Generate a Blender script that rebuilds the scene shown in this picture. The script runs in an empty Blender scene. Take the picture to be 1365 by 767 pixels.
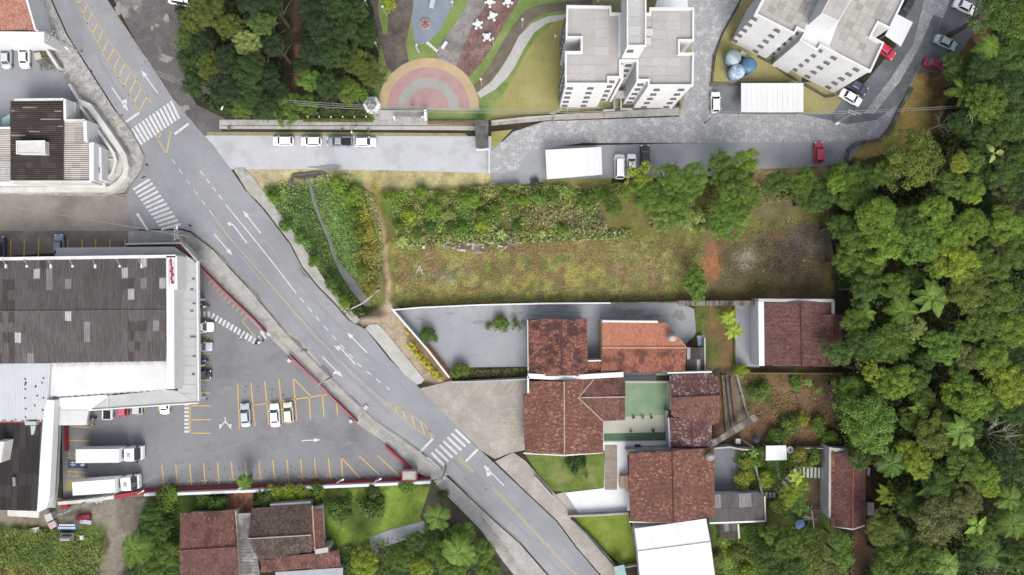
import bpy, math, random
import numpy as np
from mathutils import Vector, Matrix
from mathutils.geometry import tessellate_polygon
random.seed(7)
RNG = np.random.default_rng(11)
scene = bpy.context.scene
COL = scene.collection

# ---------------------------------------------------------------- camera, light
S, H = 0.14, 127.4                       # metres per photo pixel on the ground, camera height
cam_d = bpy.data.cameras.new('drone_camera'); cam = bpy.data.objects.new('drone_camera', cam_d); COL.objects.link(cam)
cam.location = (0, 0, H); cam.rotation_euler = (0, 0, 0)
cam_d.lens = 24.0; cam_d.sensor_width = 36.0; cam_d.clip_start = 1.0; cam_d.clip_end = 2000.0
scene.camera = cam
SUN_EL, SUN_AZ = math.radians(45), math.radians(168)   # elevation, azimuth clockwise from +Y
world = bpy.data.worlds.new('World'); scene.world = world; world.use_nodes = True
wn = world.node_tree.nodes; wl = world.node_tree.links
sky = wn.new('ShaderNodeTexSky'); sky.sky_type = 'NISHITA'; sky.sun_disc = False
sky.sun_elevation = SUN_EL; sky.sun_rotation = SUN_AZ; sky.dust_density = 4.0; sky.air_density = 1.0; sky.ozone_density = 0.6
bgn = wn['Background']; bgn.inputs['Strength'].default_value = 0.15
hs_ = wn.new('ShaderNodeHueSaturation'); hs_.inputs['Saturation'].default_value = 0.4      # grey overcast sky
wl.new(sky.outputs['Color'], hs_.inputs['Color']); wl.new(hs_.outputs['Color'], bgn.inputs['Color'])
sd = bpy.data.lights.new('sun', 'SUN'); sd.energy = 1.2; sd.angle = math.radians(35); sd.color = (1, 0.965, 0.91)
sun = bpy.data.objects.new('sun', sd); COL.objects.link(sun)
sdir = Vector((math.sin(SUN_AZ) * math.cos(SUN_EL), math.cos(SUN_AZ) * math.cos(SUN_EL), math.sin(SUN_EL)))
sun.rotation_euler = sdir.to_track_quat('Z', 'Y').to_euler()
scene.view_settings.view_transform = 'Standard'; scene.view_settings.look = 'None'
scene.view_settings.exposure = 1.12

# ---------------------------------------------------------------- helpers
def P(x, y, z=0.0):
    """ground-plan point: photo pixel seen at height z"""
    k = S * (H - z) / H
    return Vector(((x - 682.5) * k, (383.5 - y) * k, z))

K = 2.0
def lin(c):
    c = c / 255.0
    return c / 12.92 if c <= 0.04045 else ((c + 0.055) / 1.055) ** 2.4
def C(r, g, b, f=1.0):
    m_ = .3 * r + .6 * g + .1 * b; r, g, b = (v + (m_ - v) * .16 for v in (r, g, b))
    return tuple(min(0.82, lin(v) / K * f) for v in (r, g, b))

class MB:
    """collects polygons (world coordinates) for ONE mesh object"""
    def __init__(s): s.v = []; s.f = []; s.c = []
    def face(s, pts, col=None):
        n = len(s.v); s.v.extend([tuple(p) for p in pts]); s.f.append(tuple(range(n, n + len(pts)))); s.c.append(col)
    def poly(s, pts, col=None, flip=False):
        pts = [Vector(p) for p in pts]
        for t in tessellate_polygon([pts]):
            q = [pts[i] for i in t]
            nz = (q[1] - q[0]).cross(q[2] - q[0]).z
            if (nz < 0) != flip: q.reverse()
            s.face(q, col)
    def prism(s, pts, z0, z1, col=None, bottom=False):
        """pts: world xy (any z ignored); z1 may be a list of heights"""
        zt = z1 if isinstance(z1, (list, tuple)) else [z1] * len(pts)
        top = [Vector((p[0], p[1], z)) for p, z in zip(pts, zt)]; bot = [Vector((p[0], p[1], z0)) for p in pts]
        area = sum(top[i].x * top[(i + 1) % len(top)].y - top[(i + 1) % len(top)].x * top[i].y for i in range(len(top)))
        s.poly(top, col)
        if bottom: s.poly(bot, col, flip=True)
        n = len(pts)
        for i in range(n):
            j = (i + 1) % n
            q = [bot[i], bot[j], top[j], top[i]]
            if area < 0: q.reverse()
            s.face(q, col)
    def box(s, c, size, rz=0.0, col=None, M=None):
        hx, hy, hz = size[0] / 2, size[1] / 2, size[2] / 2
        cs, sn = math.cos(rz), math.sin(rz)
        vs = []
        for dz in (-hz, hz):
            for dx, dy in ((-hx, -hy), (hx, -hy), (hx, hy), (-hx, hy)):
                p = Vector((c[0] + dx * cs - dy * sn, c[1] + dx * sn + dy * cs, c[2] + dz))
                vs.append(M @ p if M else p)
        n = len(s.v); s.v.extend([tuple(v) for v in vs])
        for f in ((3, 2, 1, 0), (4, 5, 6, 7), (0, 1, 5, 4), (1, 2, 6, 5), (2, 3, 7, 6), (3, 0, 4, 7)):
            s.f.append(tuple(n + i for i in f)); s.c.append(col)
    def beam(s, a, b, w, h, col=None):
        a, b = Vector(a), Vector(b); d = (b - a); L = d.length
        if L < 1e-6: return
        d.normalize(); up = Vector((0, 0, 1)) if abs(d.z) < .95 else Vector((1, 0, 0))
        sx = d.cross(up).normalized() * (w / 2); uy = sx.cross(d).normalized() * (h / 2)
        r = [[p - sx - uy, p + sx - uy, p + sx + uy, p - sx + uy] for p in (a, b)]
        n = len(s.v); s.v.extend([tuple(q) for rr in r for q in rr])
        for f in ((0, 1, 5, 4), (1, 2, 6, 5), (2, 3, 7, 6), (3, 0, 4, 7), (3, 2, 1, 0), (4, 5, 6, 7)):
            s.f.append(tuple(n + i for i in f)); s.c.append(col)
    def tube(s, pts, r, seg=6, col=None, caps=True):
        pts = [Vector(p) for p in pts]; rs = r if isinstance(r, (list, tuple)) else [r] * len(pts)
        rings = []
        for i, p in enumerate(pts):
            d = (pts[min(i + 1, len(pts) - 1)] - pts[max(i - 1, 0)]).normalized()
            up = Vector((0, 0, 1)) if abs(d.z) < .9 else Vector((1, 0, 0))
            a = d.cross(up).normalized(); b = a.cross(d)
            n = len(s.v); rings.append(n)
            for k in range(seg):
                t = 2 * math.pi * k / seg
                s.v.append(tuple(p + (a * math.cos(t) + b * math.sin(t)) * rs[i]))
        for i in range(len(pts) - 1):
            for k in range(seg):
                k2 = (k + 1) % seg
                s.f.append((rings[i] + k, rings[i] + k2, rings[i + 1] + k2, rings[i + 1] + k)); s.c.append(col)
        if caps:
            s.f.append(tuple(rings[0] + k for k in reversed(range(seg)))); s.c.append(col)
            s.f.append(tuple(rings[-1] + k for k in range(seg))); s.c.append(col)
    def lathe(s, c, prof, seg=20, col=None):
        """prof: (radius, z) from bottom to top"""
        rings = []
        for r, z in prof:
            n = len(s.v); rings.append(n)
            for k in range(seg):
                t = 2 * math.pi * k / seg
                s.v.append((c[0] + r * math.cos(t), c[1] + r * math.sin(t), c[2] + z))
        for i in range(len(prof) - 1):
            for k in range(seg):
                k2 = (k + 1) % seg
                s.f.append((rings[i] + k, rings[i] + k2, rings[i + 1] + k2, rings[i + 1] + k)); s.c.append(col)
        s.f.append(tuple(rings[-1] + k for k in range(seg))); s.c.append(col)
        s.f.append(tuple(rings[0] + k for k in reversed(range(seg)))); s.c.append(col)
    def strip(s, pts, w, z0, z1, closed=False, col=None, off=0.0):
        """wall / kerb along a polyline (world xy)"""
        p = [Vector((q[0], q[1], 0)) for q in pts]; n = len(p); L, R = [], []
        for i in range(n):
            a = p[i - 1] if (closed or i > 0) else None
            b = p[(i + 1) % n] if (closed or i < n - 1) else None
            d1 = (p[i] - a).normalized() if a is not None else None
            d2 = (b - p[i]).normalized() if b is not None else None
            d = ((d1 or d2) + (d2 or d1)).normalized()
            nrm = Vector((-d.y, d.x, 0))
            ref = d1 or d2; n1 = Vector((-ref.y, ref.x, 0))
            k = 1 / max(0.35, nrm.dot(n1))
            L.append(p[i] + nrm * (w / 2 + off) * k); R.append(p[i] - nrm * (w / 2 - off) * k)
        rng = range(n) if closed else range(n - 1)
        for i in rng:
            j = (i + 1) % n
            l0, l1, r0, r1 = L[i], L[j], R[i], R[j]
            Z = lambda q, z: (q.x, q.y, z)
            s.face([Z(r0, z1), Z(r1, z1), Z(l1, z1), Z(l0, z1)], col)
            if z1 - z0 > 1e-4:
                s.face([Z(r0, z0), Z(r1, z0), Z(r1, z1), Z(r0, z1)], col)
                s.face([Z(l1, z0), Z(l0, z0), Z(l0, z1), Z(l1, z1)], col)
        if not closed and z1 - z0 > 1e-4:
            s.face([Z(L[0], z0), Z(R[0], z0), Z(R[0], z1), Z(L[0], z1)], col)
            s.face([Z(R[-1], z0), Z(L[-1], z0), Z(L[-1], z1), Z(R[-1], z1)], col)
    def mesh(s, name, origin=None, smooth=False):
        v = np.array(s.v, dtype=np.float32).reshape(-1, 3)
        if origin is not None: v = v - np.array(origin, dtype=np.float32)
        me = bpy.data.meshes.new(name); me.from_pydata(v.tolist(), [], s.f)
        if any(c is not None for c in s.c):
            at = me.attributes.new('Col', 'FLOAT_COLOR', 'FACE')
            a = np.ones((len(s.f), 4), dtype=np.float32)
            for i, c in enumerate(s.c):
                if c is not None: a[i, :3] = c[:3]
            at.data.foreach_set('color', a.ravel())
        if smooth: me.shade_smooth()
        return me

ROOT = {}
def org(parent):
    o = Vector((0, 0, 0))
    while parent is not None: o = o + parent.location; parent = parent.parent
    return o
def link(name, me, mat=None, parent=None, loc=None):
    o = bpy.data.objects.new(name, me); COL.objects.link(o); o.parent = parent
    if loc is not None: o.location = loc
    if mat is not None and me is not None:
        if len(me.materials) == 0: me.materials.append(mat)
    return o
def tag(o, label=None, cat=None, group=None, kind=None):
    if label: o['label'] = label
    if cat: o['category'] = cat
    if group: o['group'] = group
    if kind: o['kind'] = kind
    return o
def part(name, mb, mat, parent, smooth=False, label=None, kind=None):
    """mesh built in world coordinates, parented; its own origin = parent's origin"""
    o = link(name, mb.mesh(name, org(parent), smooth), mat, parent)
    return tag(o, label, None, None, kind)
def solo(name, mb, mat, label, cat, group=None, smooth=False, loc=(0, 0, 0)):
    o = link(name, mb.mesh(name, loc, smooth), mat, None, loc)
    return tag(o, label, cat, group)
def thing(name, label, cat, loc=(0, 0, 0), group=None, rz=0.0):
    o = bpy.data.objects.new(name, None); COL.objects.link(o); o.empty_display_size = 0.5
    o.location = loc; o.rotation_euler = (0, 0, rz)
    return tag(o, label, cat, group)
def setting(name, mb, mat, kind='structure'):
    o = link(name, mb.mesh(name), mat); o['kind'] = kind; return o
def copy_tree(o, parent=None):
    c = o.copy(); COL.objects.link(c); c.parent = parent
    for ch in [q for q in o.children]: copy_tree(ch, c)
    return c
def setmat(o, mat):
    if o.material_slots:
        o.material_slots[0].link = 'OBJECT'; o.material_slots[0].material = mat

def quads_mesh(name, V, k=4, col=None):
    """V: (N*k,3) array of separate polygons with k corners; col (N,3)"""
    V = np.asarray(V, dtype=np.float32); n = len(V) // k
    me = bpy.data.meshes.new(name)
    me.vertices.add(n * k); me.vertices.foreach_set('co', V.ravel())
    me.loops.add(n * k); me.loops.foreach_set('vertex_index', np.arange(n * k, dtype=np.int32))
    me.polygons.add(n); me.polygons.foreach_set('loop_start', np.arange(0, n * k, k, dtype=np.int32))
    me.polygons.foreach_set('loop_total', np.full(n, k, dtype=np.int32))
    if col is not None:
        at = me.attributes.new('Col', 'FLOAT_COLOR', 'FACE')
        a = np.ones((n, 4), dtype=np.float32); a[:, :3] = col
        at.data.foreach_set('color', a.ravel())
    me.update(calc_edges=True)
    return me

# ---------------------------------------------------------------- materials
MATS = {}
def mat(name, c1, c2=None, scale=0.6, rough=0.9, bump=0.0, bscale=8.0, c3=None, s3=0.12, t3=(0.5, 0.62), attr=False,
        fine=0.25, fscale=9.0, metal=0.0, spec=0.25, local=False, wave=None, aniso=None, transl=0.0, crack=0.0, stain=0.0):
    """procedural surface: c1-c2 mottled at `scale`, patches of c3 at s3, fine grain, optional per-face colour"""
    if name in MATS: return MATS[name]
    m = bpy.data.materials.new(name); m.use_nodes = True; nt = m.node_tree; N = nt.nodes; L = nt.links
    b = N['Principled BSDF']; b.inputs['Roughness'].default_value = rough; b.inputs['Metallic'].default_value = metal
    b.inputs['Specular IOR Level'].default_value = spec
    if local: src = N.new('ShaderNodeTexCoord').outputs['Object']
    else: src = N.new('ShaderNodeNewGeometry').outputs['Position']
    if aniso:
        mp = N.new('ShaderNodeMapping'); mp.inputs['Scale'].default_value = aniso; L.new(src, mp.inputs['Vector']); src2 = mp.outputs['Vector']
    else: src2 = src
    def noise(sc, det=5, rg=0.6, vec=src):
        n = N.new('ShaderNodeTexNoise'); n.inputs['Scale'].default_value = sc; n.inputs['Detail'].default_value = det
        n.inputs['Roughness'].default_value = rg; L.new(vec, n.inputs['Vector']); return n.outputs['Fac']
    def mix(fac, a, bb, mode='MIX'):
        x = N.new('ShaderNodeMix'); x.data_type = 'RGBA'; x.blend_type = mode
        if isinstance(fac, float): x.inputs[0].default_value = fac
        else: L.new(fac, x.inputs[0])
        for i, v in ((6, a), (7, bb)):
            if isinstance(v, tuple): x.inputs[i].default_value = (*v[:3], 1)
            else: L.new(v, x.inputs[i])
        return x.outputs[2]
    def ramp(v, lo, hi):
        r = N.new('ShaderNodeMapRange'); r.inputs['From Min'].default_value = lo; r.inputs['From Max'].default_value = hi
        L.new(v, r.inputs['Value']); return r.outputs['Result']
    c2 = c2 or tuple(v * 0.82 for v in c1)
    col = mix(ramp(noise(scale, 6, 0.65, src2), 0.35, 0.65), c1, c2)
    if c3: col = mix(ramp(noise(s3, 5, 0.6), *t3), col, c3)
    if attr:
        a = N.new('ShaderNodeAttribute'); a.attribute_name = 'Col'; col = mix(1.0, col, a.outputs['Color'], 'MULTIPLY')
    if fine:
        f = N.new('ShaderNodeMapRange'); f.inputs['From Min'].default_value = 0.3; f.inputs['From Max'].default_value = 0.7
        f.inputs['To Min'].default_value = 1 - fine; f.inputs['To Max'].default_value = 1 + fine * 0.8
        L.new(noise(fscale, 3, 0.7, src2), f.inputs['Value'])
        v = N.new('ShaderNodeVectorMath'); v.operation = 'SCALE'; L.new(col, v.inputs[0]); L.new(f.outputs['Result'], v.inputs['Scale'])
        col = v.outputs['Vector']
    if crack:     # wandering cracks
        w_ = N.new('ShaderNodeTexNoise'); w_.inputs['Scale'].default_value = .9; w_.inputs['Detail'].default_value = 4; L.new(src, w_.inputs['Vector'])
        ad = N.new('ShaderNodeVectorMath'); ad.operation = 'MULTIPLY_ADD'; L.new(w_.outputs['Color'], ad.inputs[0]); ad.inputs[1].default_value = (3.5, 3.5, 3.5); L.new(src, ad.inputs[2])
        vo = N.new('ShaderNodeTexVoronoi'); vo.feature = 'DISTANCE_TO_EDGE'; vo.inputs['Scale'].default_value = .11; L.new(ad.outputs[0], vo.inputs['Vector'])
        mr = N.new('ShaderNodeMapRange'); mr.inputs['From Min'].default_value = .002; mr.inputs['From Max'].default_value = .010; mr.inputs['To Min'].default_value = 1 - crack; mr.inputs['To Max'].default_value = 1; L.new(vo.outputs['Distance'], mr.inputs['Value'])
        v = N.new('ShaderNodeVectorMath'); v.operation = 'SCALE'; L.new(col, v.inputs[0]); L.new(mr.outputs['Result'], v.inputs['Scale']); col = v.outputs['Vector']
    if stain:     # soft blots of dirt
        mr = N.new('ShaderNodeMapRange'); mr.inputs['From Min'].default_value = .56; mr.inputs['From Max'].default_value = .78; mr.inputs['To Min'].default_value = 1; mr.inputs['To Max'].default_value = 1 - stain; L.new(noise(.45, 8, .72), mr.inputs['Value'])
        v = N.new('ShaderNodeVectorMath'); v.operation = 'SCALE'; L.new(col, v.inputs[0]); L.new(mr.outputs['Result'], v.inputs['Scale']); col = v.outputs['Vector']
    L.new(col, b.inputs['Base Color'])
    if bump:
        bp = N.new('ShaderNodeBump'); bp.inputs['Strength'].default_value = bump; bp.inputs['Distance'].default_value = 0.05
        L.new(noise(bscale, 4, 0.7), bp.inputs['Height']); L.new(bp.outputs['Normal'], b.inputs['Normal'])
    if transl:
        t = N.new('ShaderNodeBsdfTranslucent'); L.new(col, t.inputs['Color'])
        ms = N.new('ShaderNodeMixShader'); ms.inputs[0].default_value = transl
        L.new(b.outputs[0], ms.inputs[1]); L.new(t.outputs[0], ms.inputs[2]); L.new(ms.outputs[0], N['Material Output'].inputs['Surface'])
    MATS[name] = m; return m

white = mat('white_paint', C(246, 247, 248), C(236, 238, 240), 0.5, 0.6, fine=0.05)
white_dirty = mat('weathered_white_render', C(242, 241, 236), C(216, 213, 206), 0.35, 0.85, c3=C(160, 156, 148), s3=0.9, t3=(0.6, 0.85), fine=0.18)
white_roof = mat('white_roof_sheet', C(246, 247, 249), C(238, 240, 242), 0.5, 0.55, fine=0.04, fscale=3, aniso=(2.5, .3, 1), stain=.06)
rib_m = mat('roof_rib_grey', C(232, 235, 237), None, 1, .6, fine=.05)
line_white = mat('road_paint_white', C(240, 241, 240), C(215, 216, 216), 1.5, 0.7, fine=0.14, fscale=5)
line_yellow = mat('road_paint_yellow', C(224, 196, 124), C(206, 184, 128), 1.2, 0.7, fine=0.15, fscale=5)
line_yellow2 = mat('parking_paint_yellow', C(240, 198, 88), C(230, 190, 92), 1.2, 0.7, fine=0.15, fscale=5)
asphalt = mat('worn_asphalt', C(170, 173, 179), C(156, 159, 165), 0.16, 0.9, 0.25, 20, c3=C(146, 149, 155), s3=0.05, t3=(0.46, 0.7), fine=0.13, fscale=6, crack=0.11, stain=.18)
asphalt_lot = mat('parking_asphalt', C(140, 141, 146), C(150, 150, 155), 0.12, 0.9, 0.2, 20, c3=C(118, 118, 122), s3=0.09, t3=(0.55, 0.75), fine=0.12, fscale=6, crack=0.08, stain=.32)
asphalt_yard = mat('yard_asphalt', C(172, 176, 181), C(158, 163, 168), 0.15, 0.9, 0.2, 20, c3=C(125, 128, 132), s3=0.14, t3=(0.58, 0.78), fine=0.12, fscale=6, crack=0.10, stain=.3)
asphalt_dark = mat('dark_asphalt', C(140, 146, 150), C(120, 126, 130), 0.2, 0.9, 0.2, 20, c3=C(88, 92, 94), s3=0.13, t3=(0.5, 0.72), fine=0.14, fscale=6, crack=0.08, stain=.3)
cobble = mat('cobbled_street', C(190, 192, 195), C(164, 165, 168), 2.4, 0.9, 0.6, 5, c3=C(208, 210, 212), s3=0.7, t3=(0.5, 0.66), fine=0.34, fscale=4.5)
gravel_light = mat('pale_street_paving', C(208, 211, 216), C(198, 201, 206), 0.25, 0.9, 0.4, 6, c3=C(186, 188, 192), s3=0.25, t3=(0.52, 0.7), fine=0.12, fscale=4, crack=0.06, stain=.14)
concrete = mat('pavement_concrete', C(196, 193, 187), C(174, 170, 164), 0.5, 0.92, 0.2, 9, c3=C(134, 129, 122), s3=0.3, t3=(0.55, 0.75), fine=0.2, fscale=5, crack=0.11, stain=.3)
concrete_pale = mat('pale_concrete', C(206, 205, 200), C(184, 183, 178), 0.5, 0.92, 0.2, 9, fine=0.15, fscale=5, crack=0.08, stain=.2)
concrete_dark = mat('dark_weathered_concrete', C(120, 118, 112), C(84, 82, 78), 0.6, 0.95, 0.3, 8, c3=C(150, 148, 142), s3=0.8, t3=(0.55, 0.7), fine=0.25)
pave_speck = mat('speckled_old_pavement', C(198, 195, 190), C(158, 155, 150), 1.1, 0.92, 0.2, 9, c3=C(205, 202, 196), s3=0.5, t3=(0.5, 0.65), fine=0.3, fscale=4)
street_dirt = mat('dusty_concrete_street', C(172, 163, 154), C(158, 149, 140), 0.2, 0.95, 0.2, 9, c3=C(136, 128, 122), s3=0.10, t3=(0.48, 0.7), fine=0.14, fscale=3, crack=0.13, stain=.15)
parking_dirt = mat('worn_parking_strip', C(150, 138, 126), C(128, 118, 108), 0.35, 0.95, 0.2, 9, c3=C(170, 158, 146), s3=0.25, t3=(0.5, 0.75), fine=0.2, crack=0.11, stain=.3)
stone_side = mat('forecourt_concrete', C(184, 176, 168), C(168, 160, 152), 0.3, 0.95, 0.2, 9, c3=C(200, 194, 188), s3=0.2, t3=(0.5, 0.7), fine=0.2, fscale=4, crack=0.15, stain=.2)
dirt_yard = mat('damp_dirt_yard', C(124, 119, 118), C(100, 95, 95), 0.35, 0.95, 0.3, 6, c3=C(172, 167, 162), s3=0.2, t3=(0.56, 0.72), fine=0.25, fscale=3)
lawn_m = mat('bright_lawn', C(120, 144, 52), C(94, 120, 42), 0.5, 0.95, 0.6, 12, c3=C(148, 150, 84), s3=0.3, t3=(0.48, 0.7), fine=0.3, fscale=5, stain=.25)
lawn_dry = mat('dry_lawn', C(176, 168, 92), C(150, 148, 78), 0.12, 0.95, 0.4, 12, c3=C(190, 178, 122), s3=0.08, t3=(0.45, 0.7), fine=0.2, fscale=5, stain=.2)
lawn_park = mat('park_lawn', C(140, 162, 84), C(112, 142, 62), 0.25, 0.95, 0.5, 12, c3=C(160, 172, 104), s3=0.2, t3=(0.5, 0.75), fine=0.25, fscale=5)
kerb_m = mat('kerb_stone', C(176, 172, 164), C(140, 134, 126), 0.7, 0.9, fine=0.2)
glass_dark = mat('dark_glass', (0.03, 0.034, 0.04), (0.04, 0.044, 0.05), 1, 0.1, spec=0.6, fine=0)
tyre_m = mat('tyre_rubber', (0.015, 0.015, 0.016), None, 1, 0.8, fine=0)
chrome_m = mat('alloy_rim', (0.4, 0.4, 0.42), None, 1, 0.35, metal=0.8, fine=0)
lampw = mat('headlight_lens', (0.6, 0.62, 0.64), None, 1, 0.15, fine=0)
lampr = mat('tail_light_lens', (0.35, 0.01, 0.01), None, 1, 0.2, fine=0)
red_paint = mat('red_wall_paint', C(188, 56, 66), C(168, 56, 64), 0.8, 0.7, fine=0.15)
metal_grey = mat('galvanised_metal', C(176, 178, 178), C(150, 152, 154), 1.2, 0.5, fine=0.12)
pole_m = mat('concrete_pole', C(186, 182, 174), C(160, 156, 148), 1.2, 0.85, fine=0.15)
wood_m = mat('weathered_timber', C(128, 116, 100), C(92, 84, 74), 1.2, 0.9, fine=0.3)
attr_m = mat('tinted_pieces', (1, 1, 1), (0.9, 0.9, 0.9), 1.4, 0.88, attr=True, fine=0.18, fscale=7)
attr_soft = mat('tinted_sheets', (1, 1, 1), (0.93, 0.93, 0.93), 0.8, 0.8, attr=True, fine=0.12, fscale=4)
wire_m = mat('overhead_wire', C(170, 170, 168), None, 1, 0.6, fine=0)
# ---------------------------------------------------------------- ground sheet (one sheet, heights and soil/grass patches)
def sd_poly(X, Y, pts):
    """signed distance (px) to polygon, negative inside"""
    pts = np.array(pts, dtype=float); n = len(pts)
    d = np.full(X.shape, 1e9); inside = np.zeros(X.shape, bool)
    for i in range(n):
        a, b = pts[i], pts[(i + 1) % n]; e = b - a
        t = np.clip(((X - a[0]) * e[0] + (Y - a[1]) * e[1]) / max(1e-9, e @ e), 0, 1)
        d = np.minimum(d, np.hypot(X - a[0] - t * e[0], Y - a[1] - t * e[1]))
        c = (a[1] > Y) != (b[1] > Y)
        with np.errstate(divide='ignore', invalid='ignore'):
            xi = a[0] + (Y - a[1]) * e[0] / (e[1] if e[1] else 1e-9)
        inside ^= c & (X < xi)
    return np.where(inside, -d, d)
def sd_line(X, Y, pts):
    pts = np.array(pts, dtype=float); d = np.full(X.shape, 1e9)
    for a, b in zip(pts[:-1], pts[1:]):
        e = b - a; t = np.clip(((X - a[0]) * e[0] + (Y - a[1]) * e[1]) / max(1e-9, e @ e), 0, 1)
        d = np.minimum(d, np.hypot(X - a[0] - t * e[0], Y - a[1] - t * e[1]))
    return d
def vnoise(X, Y, sc, seed):
    """cheap smooth value noise"""
    r = np.random.default_rng(seed); g = r.random((64, 64))
    x, y = X / sc + 31.7, Y / sc + 17.3; xi, yi = np.floor(x).astype(int), np.floor(y).astype(int)
    fx, fy = x - xi, y - yi; fx = fx * fx * (3 - 2 * fx); fy = fy * fy * (3 - 2 * fy)
    G = lambda a, b: g[a % 64, b % 64]
    return (G(xi, yi) * (1 - fx) + G(xi + 1, yi) * fx) * (1 - fy) + (G(xi, yi + 1) * (1 - fx) + G(xi + 1, yi + 1) * fx) * fy - 0.5
STREAM = [(404, 232), (408, 243), (411, 257), (416, 275), (425, 298), (435, 320), (440, 340), (446, 352), (456, 366), (470, 386), (484, 404), (494, 420)]
xs = np.concatenate([[-900, -500, -250, -150], np.arange(-112, 112.01, 0.45), [150, 250, 500, 900]])
ys = np.concatenate([[-900, -500, -250, -120], np.arange(-66, 66.01, 0.45), [120, 250, 500, 900]])
GX, GY = np.meshgrid(xs, ys)
PX, PY = GX / S + 682.5, 383.5 - GY / S
def ditch_depth(px, py):
    d = sd_line(px, py, STREAM)
    inner = 1 - np.clip((d - 4) / 24, 0, 1); inner = inner * inner * (3 - 2 * inner)
    lim = np.clip((py - 231) / 3, 0, 1) * np.clip((424 - py) / 16, 0, 1)
    return -2.6 * inner * lim
GZ = ditch_depth(PX, PY)
warp = vnoise(PX, PY, 9, 1) * 7 + vnoise(PX, PY, 3.5, 2) * 4
base = np.zeros(PX.shape + (3,)); base[:] = [lin(v) for v in (64, 60, 44)]
def paint(kind, pts, col, feather=5, amt=1.0, rough=1.0):
    global base
    d = (sd_poly(PX, PY, pts) if kind == 'p' else sd_line(PX, PY, pts[1:]) - pts[0]) + warp * rough
    a = np.clip(0.5 - d / (2 * feather), 0, 1)[..., None] * amt
    base = base * (1 - a) + np.array([lin(v) for v in col]) * a
def blob(x, y, rx, ry, col, feather=6, amt=1.0):
    global base
    d = (np.hypot((PX - x) / rx, (PY - y) / ry) - 1) * min(rx, ry) + warp
    a = np.clip(0.5 - d / (2 * feather), 0, 1)[..., None] * amt
    base = base * (1 - a) + np.array([lin(v) for v in col]) * a
paint('p', [(650, 150), (760, 0), (600, -20), (480, -20), (230, -20), (230, 180), (500, 180)], (70, 72, 46), 6)
paint('p', [(240, -10), (520, -10), (510, 150), (260, 150)], (62, 58, 42), 6)
paint('l', [2.5, (396, -10), (394, 40)], (104, 88, 66), 5); paint('l', [3.5, (397, 62), (400, 80), (396, 112)], (170, 126, 92), 4)
paint('l', [3, (378, -10), (382, 60), (378, 130)], (88, 78, 52), 5)
paint('p', [(745, -30), (930, -30), (930, 152), (745, 150)], (158, 154, 112), 3)
# stream land
paint('p', [(326, 222), (660, 226), (660, 256), (330, 262)], (196, 186, 134), 3)
paint('p', [(316, 224), (386, 224), (372, 262), (352, 268)], (206, 190, 150), 3)
paint('p', [(352, 250), (440, 240), (500, 250), (515, 420), (480, 424), (400, 345)], (100, 122, 62), 6)
blob(470, 270, 25, 30, (110, 146, 44), 8); blob(370, 262, 18, 16, (116, 140, 50), 6)
blob(500, 300, 14, 50, (160, 142, 56), 8); blob(495, 380, 14, 35, (140, 130, 60), 8)
blob(452, 310, 16, 55, (92, 136, 62), 8); blob(405, 300, 14, 45, (94, 134, 66), 8)
# vacant lot
paint('p', [(505, 252), (1110, 235), (1110, 402), (520, 408)], (122, 122, 58), 5)
paint('p', [(515, 320), (900, 318), (900, 402), (525, 405)], (138, 134, 66), 8)
blob(560, 280, 45, 28, (112, 146, 52), 10); blob(640, 290, 40, 25, (98, 128, 52), 10)
blob(730, 265, 60, 16, (108, 128, 60), 10); blob(745, 290, 45, 14, (150, 136, 100), 10)
blob(590, 335, 60, 8, (150, 150, 74), 6); blob(545, 370, 30, 26, (120, 110, 68), 10)
blob(720, 330, 70, 18, (112, 100, 56), 12); blob(640, 385, 70, 18, (160, 154, 72), 10); blob(740, 375, 60, 25, (154, 150, 70), 12)
blob(850, 360, 45, 32, (142, 132, 84), 12); blob(880, 330, 40, 14, (122, 122, 58), 10); blob(600, 365, 24, 12, (150, 144, 128), 8)
blob(560, 390, 30, 12, (146, 142, 68), 8); blob(690, 355, 40, 12, (118, 108, 62), 10); blob(900, 385, 30, 14, (140, 128, 78), 10)
paint('p', [(938, 318), (1100, 300), (1098, 400), (940, 398)], (108, 98, 70), 10)
blob(1058, 340, 42, 34, (76, 64, 56), 12); blob(1080, 320, 25, 18, (104, 98, 92), 10); blob(1010, 385, 40, 14, (118, 112, 58), 8)
blob(995, 345, 14, 12, (160, 150, 132), 8); blob(950, 350, 11, 28, (168, 112, 76), 4); blob(1040, 395, 30, 6, (150, 120, 90), 5)
blob(1030, 275, 28, 22, (120, 112, 76), 8); blob(775, 290, 24, 16, (104, 104, 96), 8)
paint('l', [3.2, (488, 246), (500, 275), (509, 300), (513, 340), (519, 378), (516, 410), (508, 428)], (186, 160, 124), 2.5, 1, .4)
paint('p', [(478, 428), (520, 402), (535, 410), (600, 500), (590, 512), (560, 505), (500, 440)], (184, 166, 142), 3)
# right strip: lawns by the apartment street
paint('p', [(1215, 95), (1250, 92), (1262, 110), (1250, 200), (1120, 215), (1128, 190), (1165, 186), (1200, 130)], (176, 152, 84), 4)
paint('p', [(1250, 60), (1330, -10), (1320, 60), (1270, 105), (1240, 170), (1235, 95)], (124, 98, 60), 6)
paint('p', [(1010, 225), (1100, 218), (1120, 240), (1000, 250)], (170, 150, 100), 4)
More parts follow.
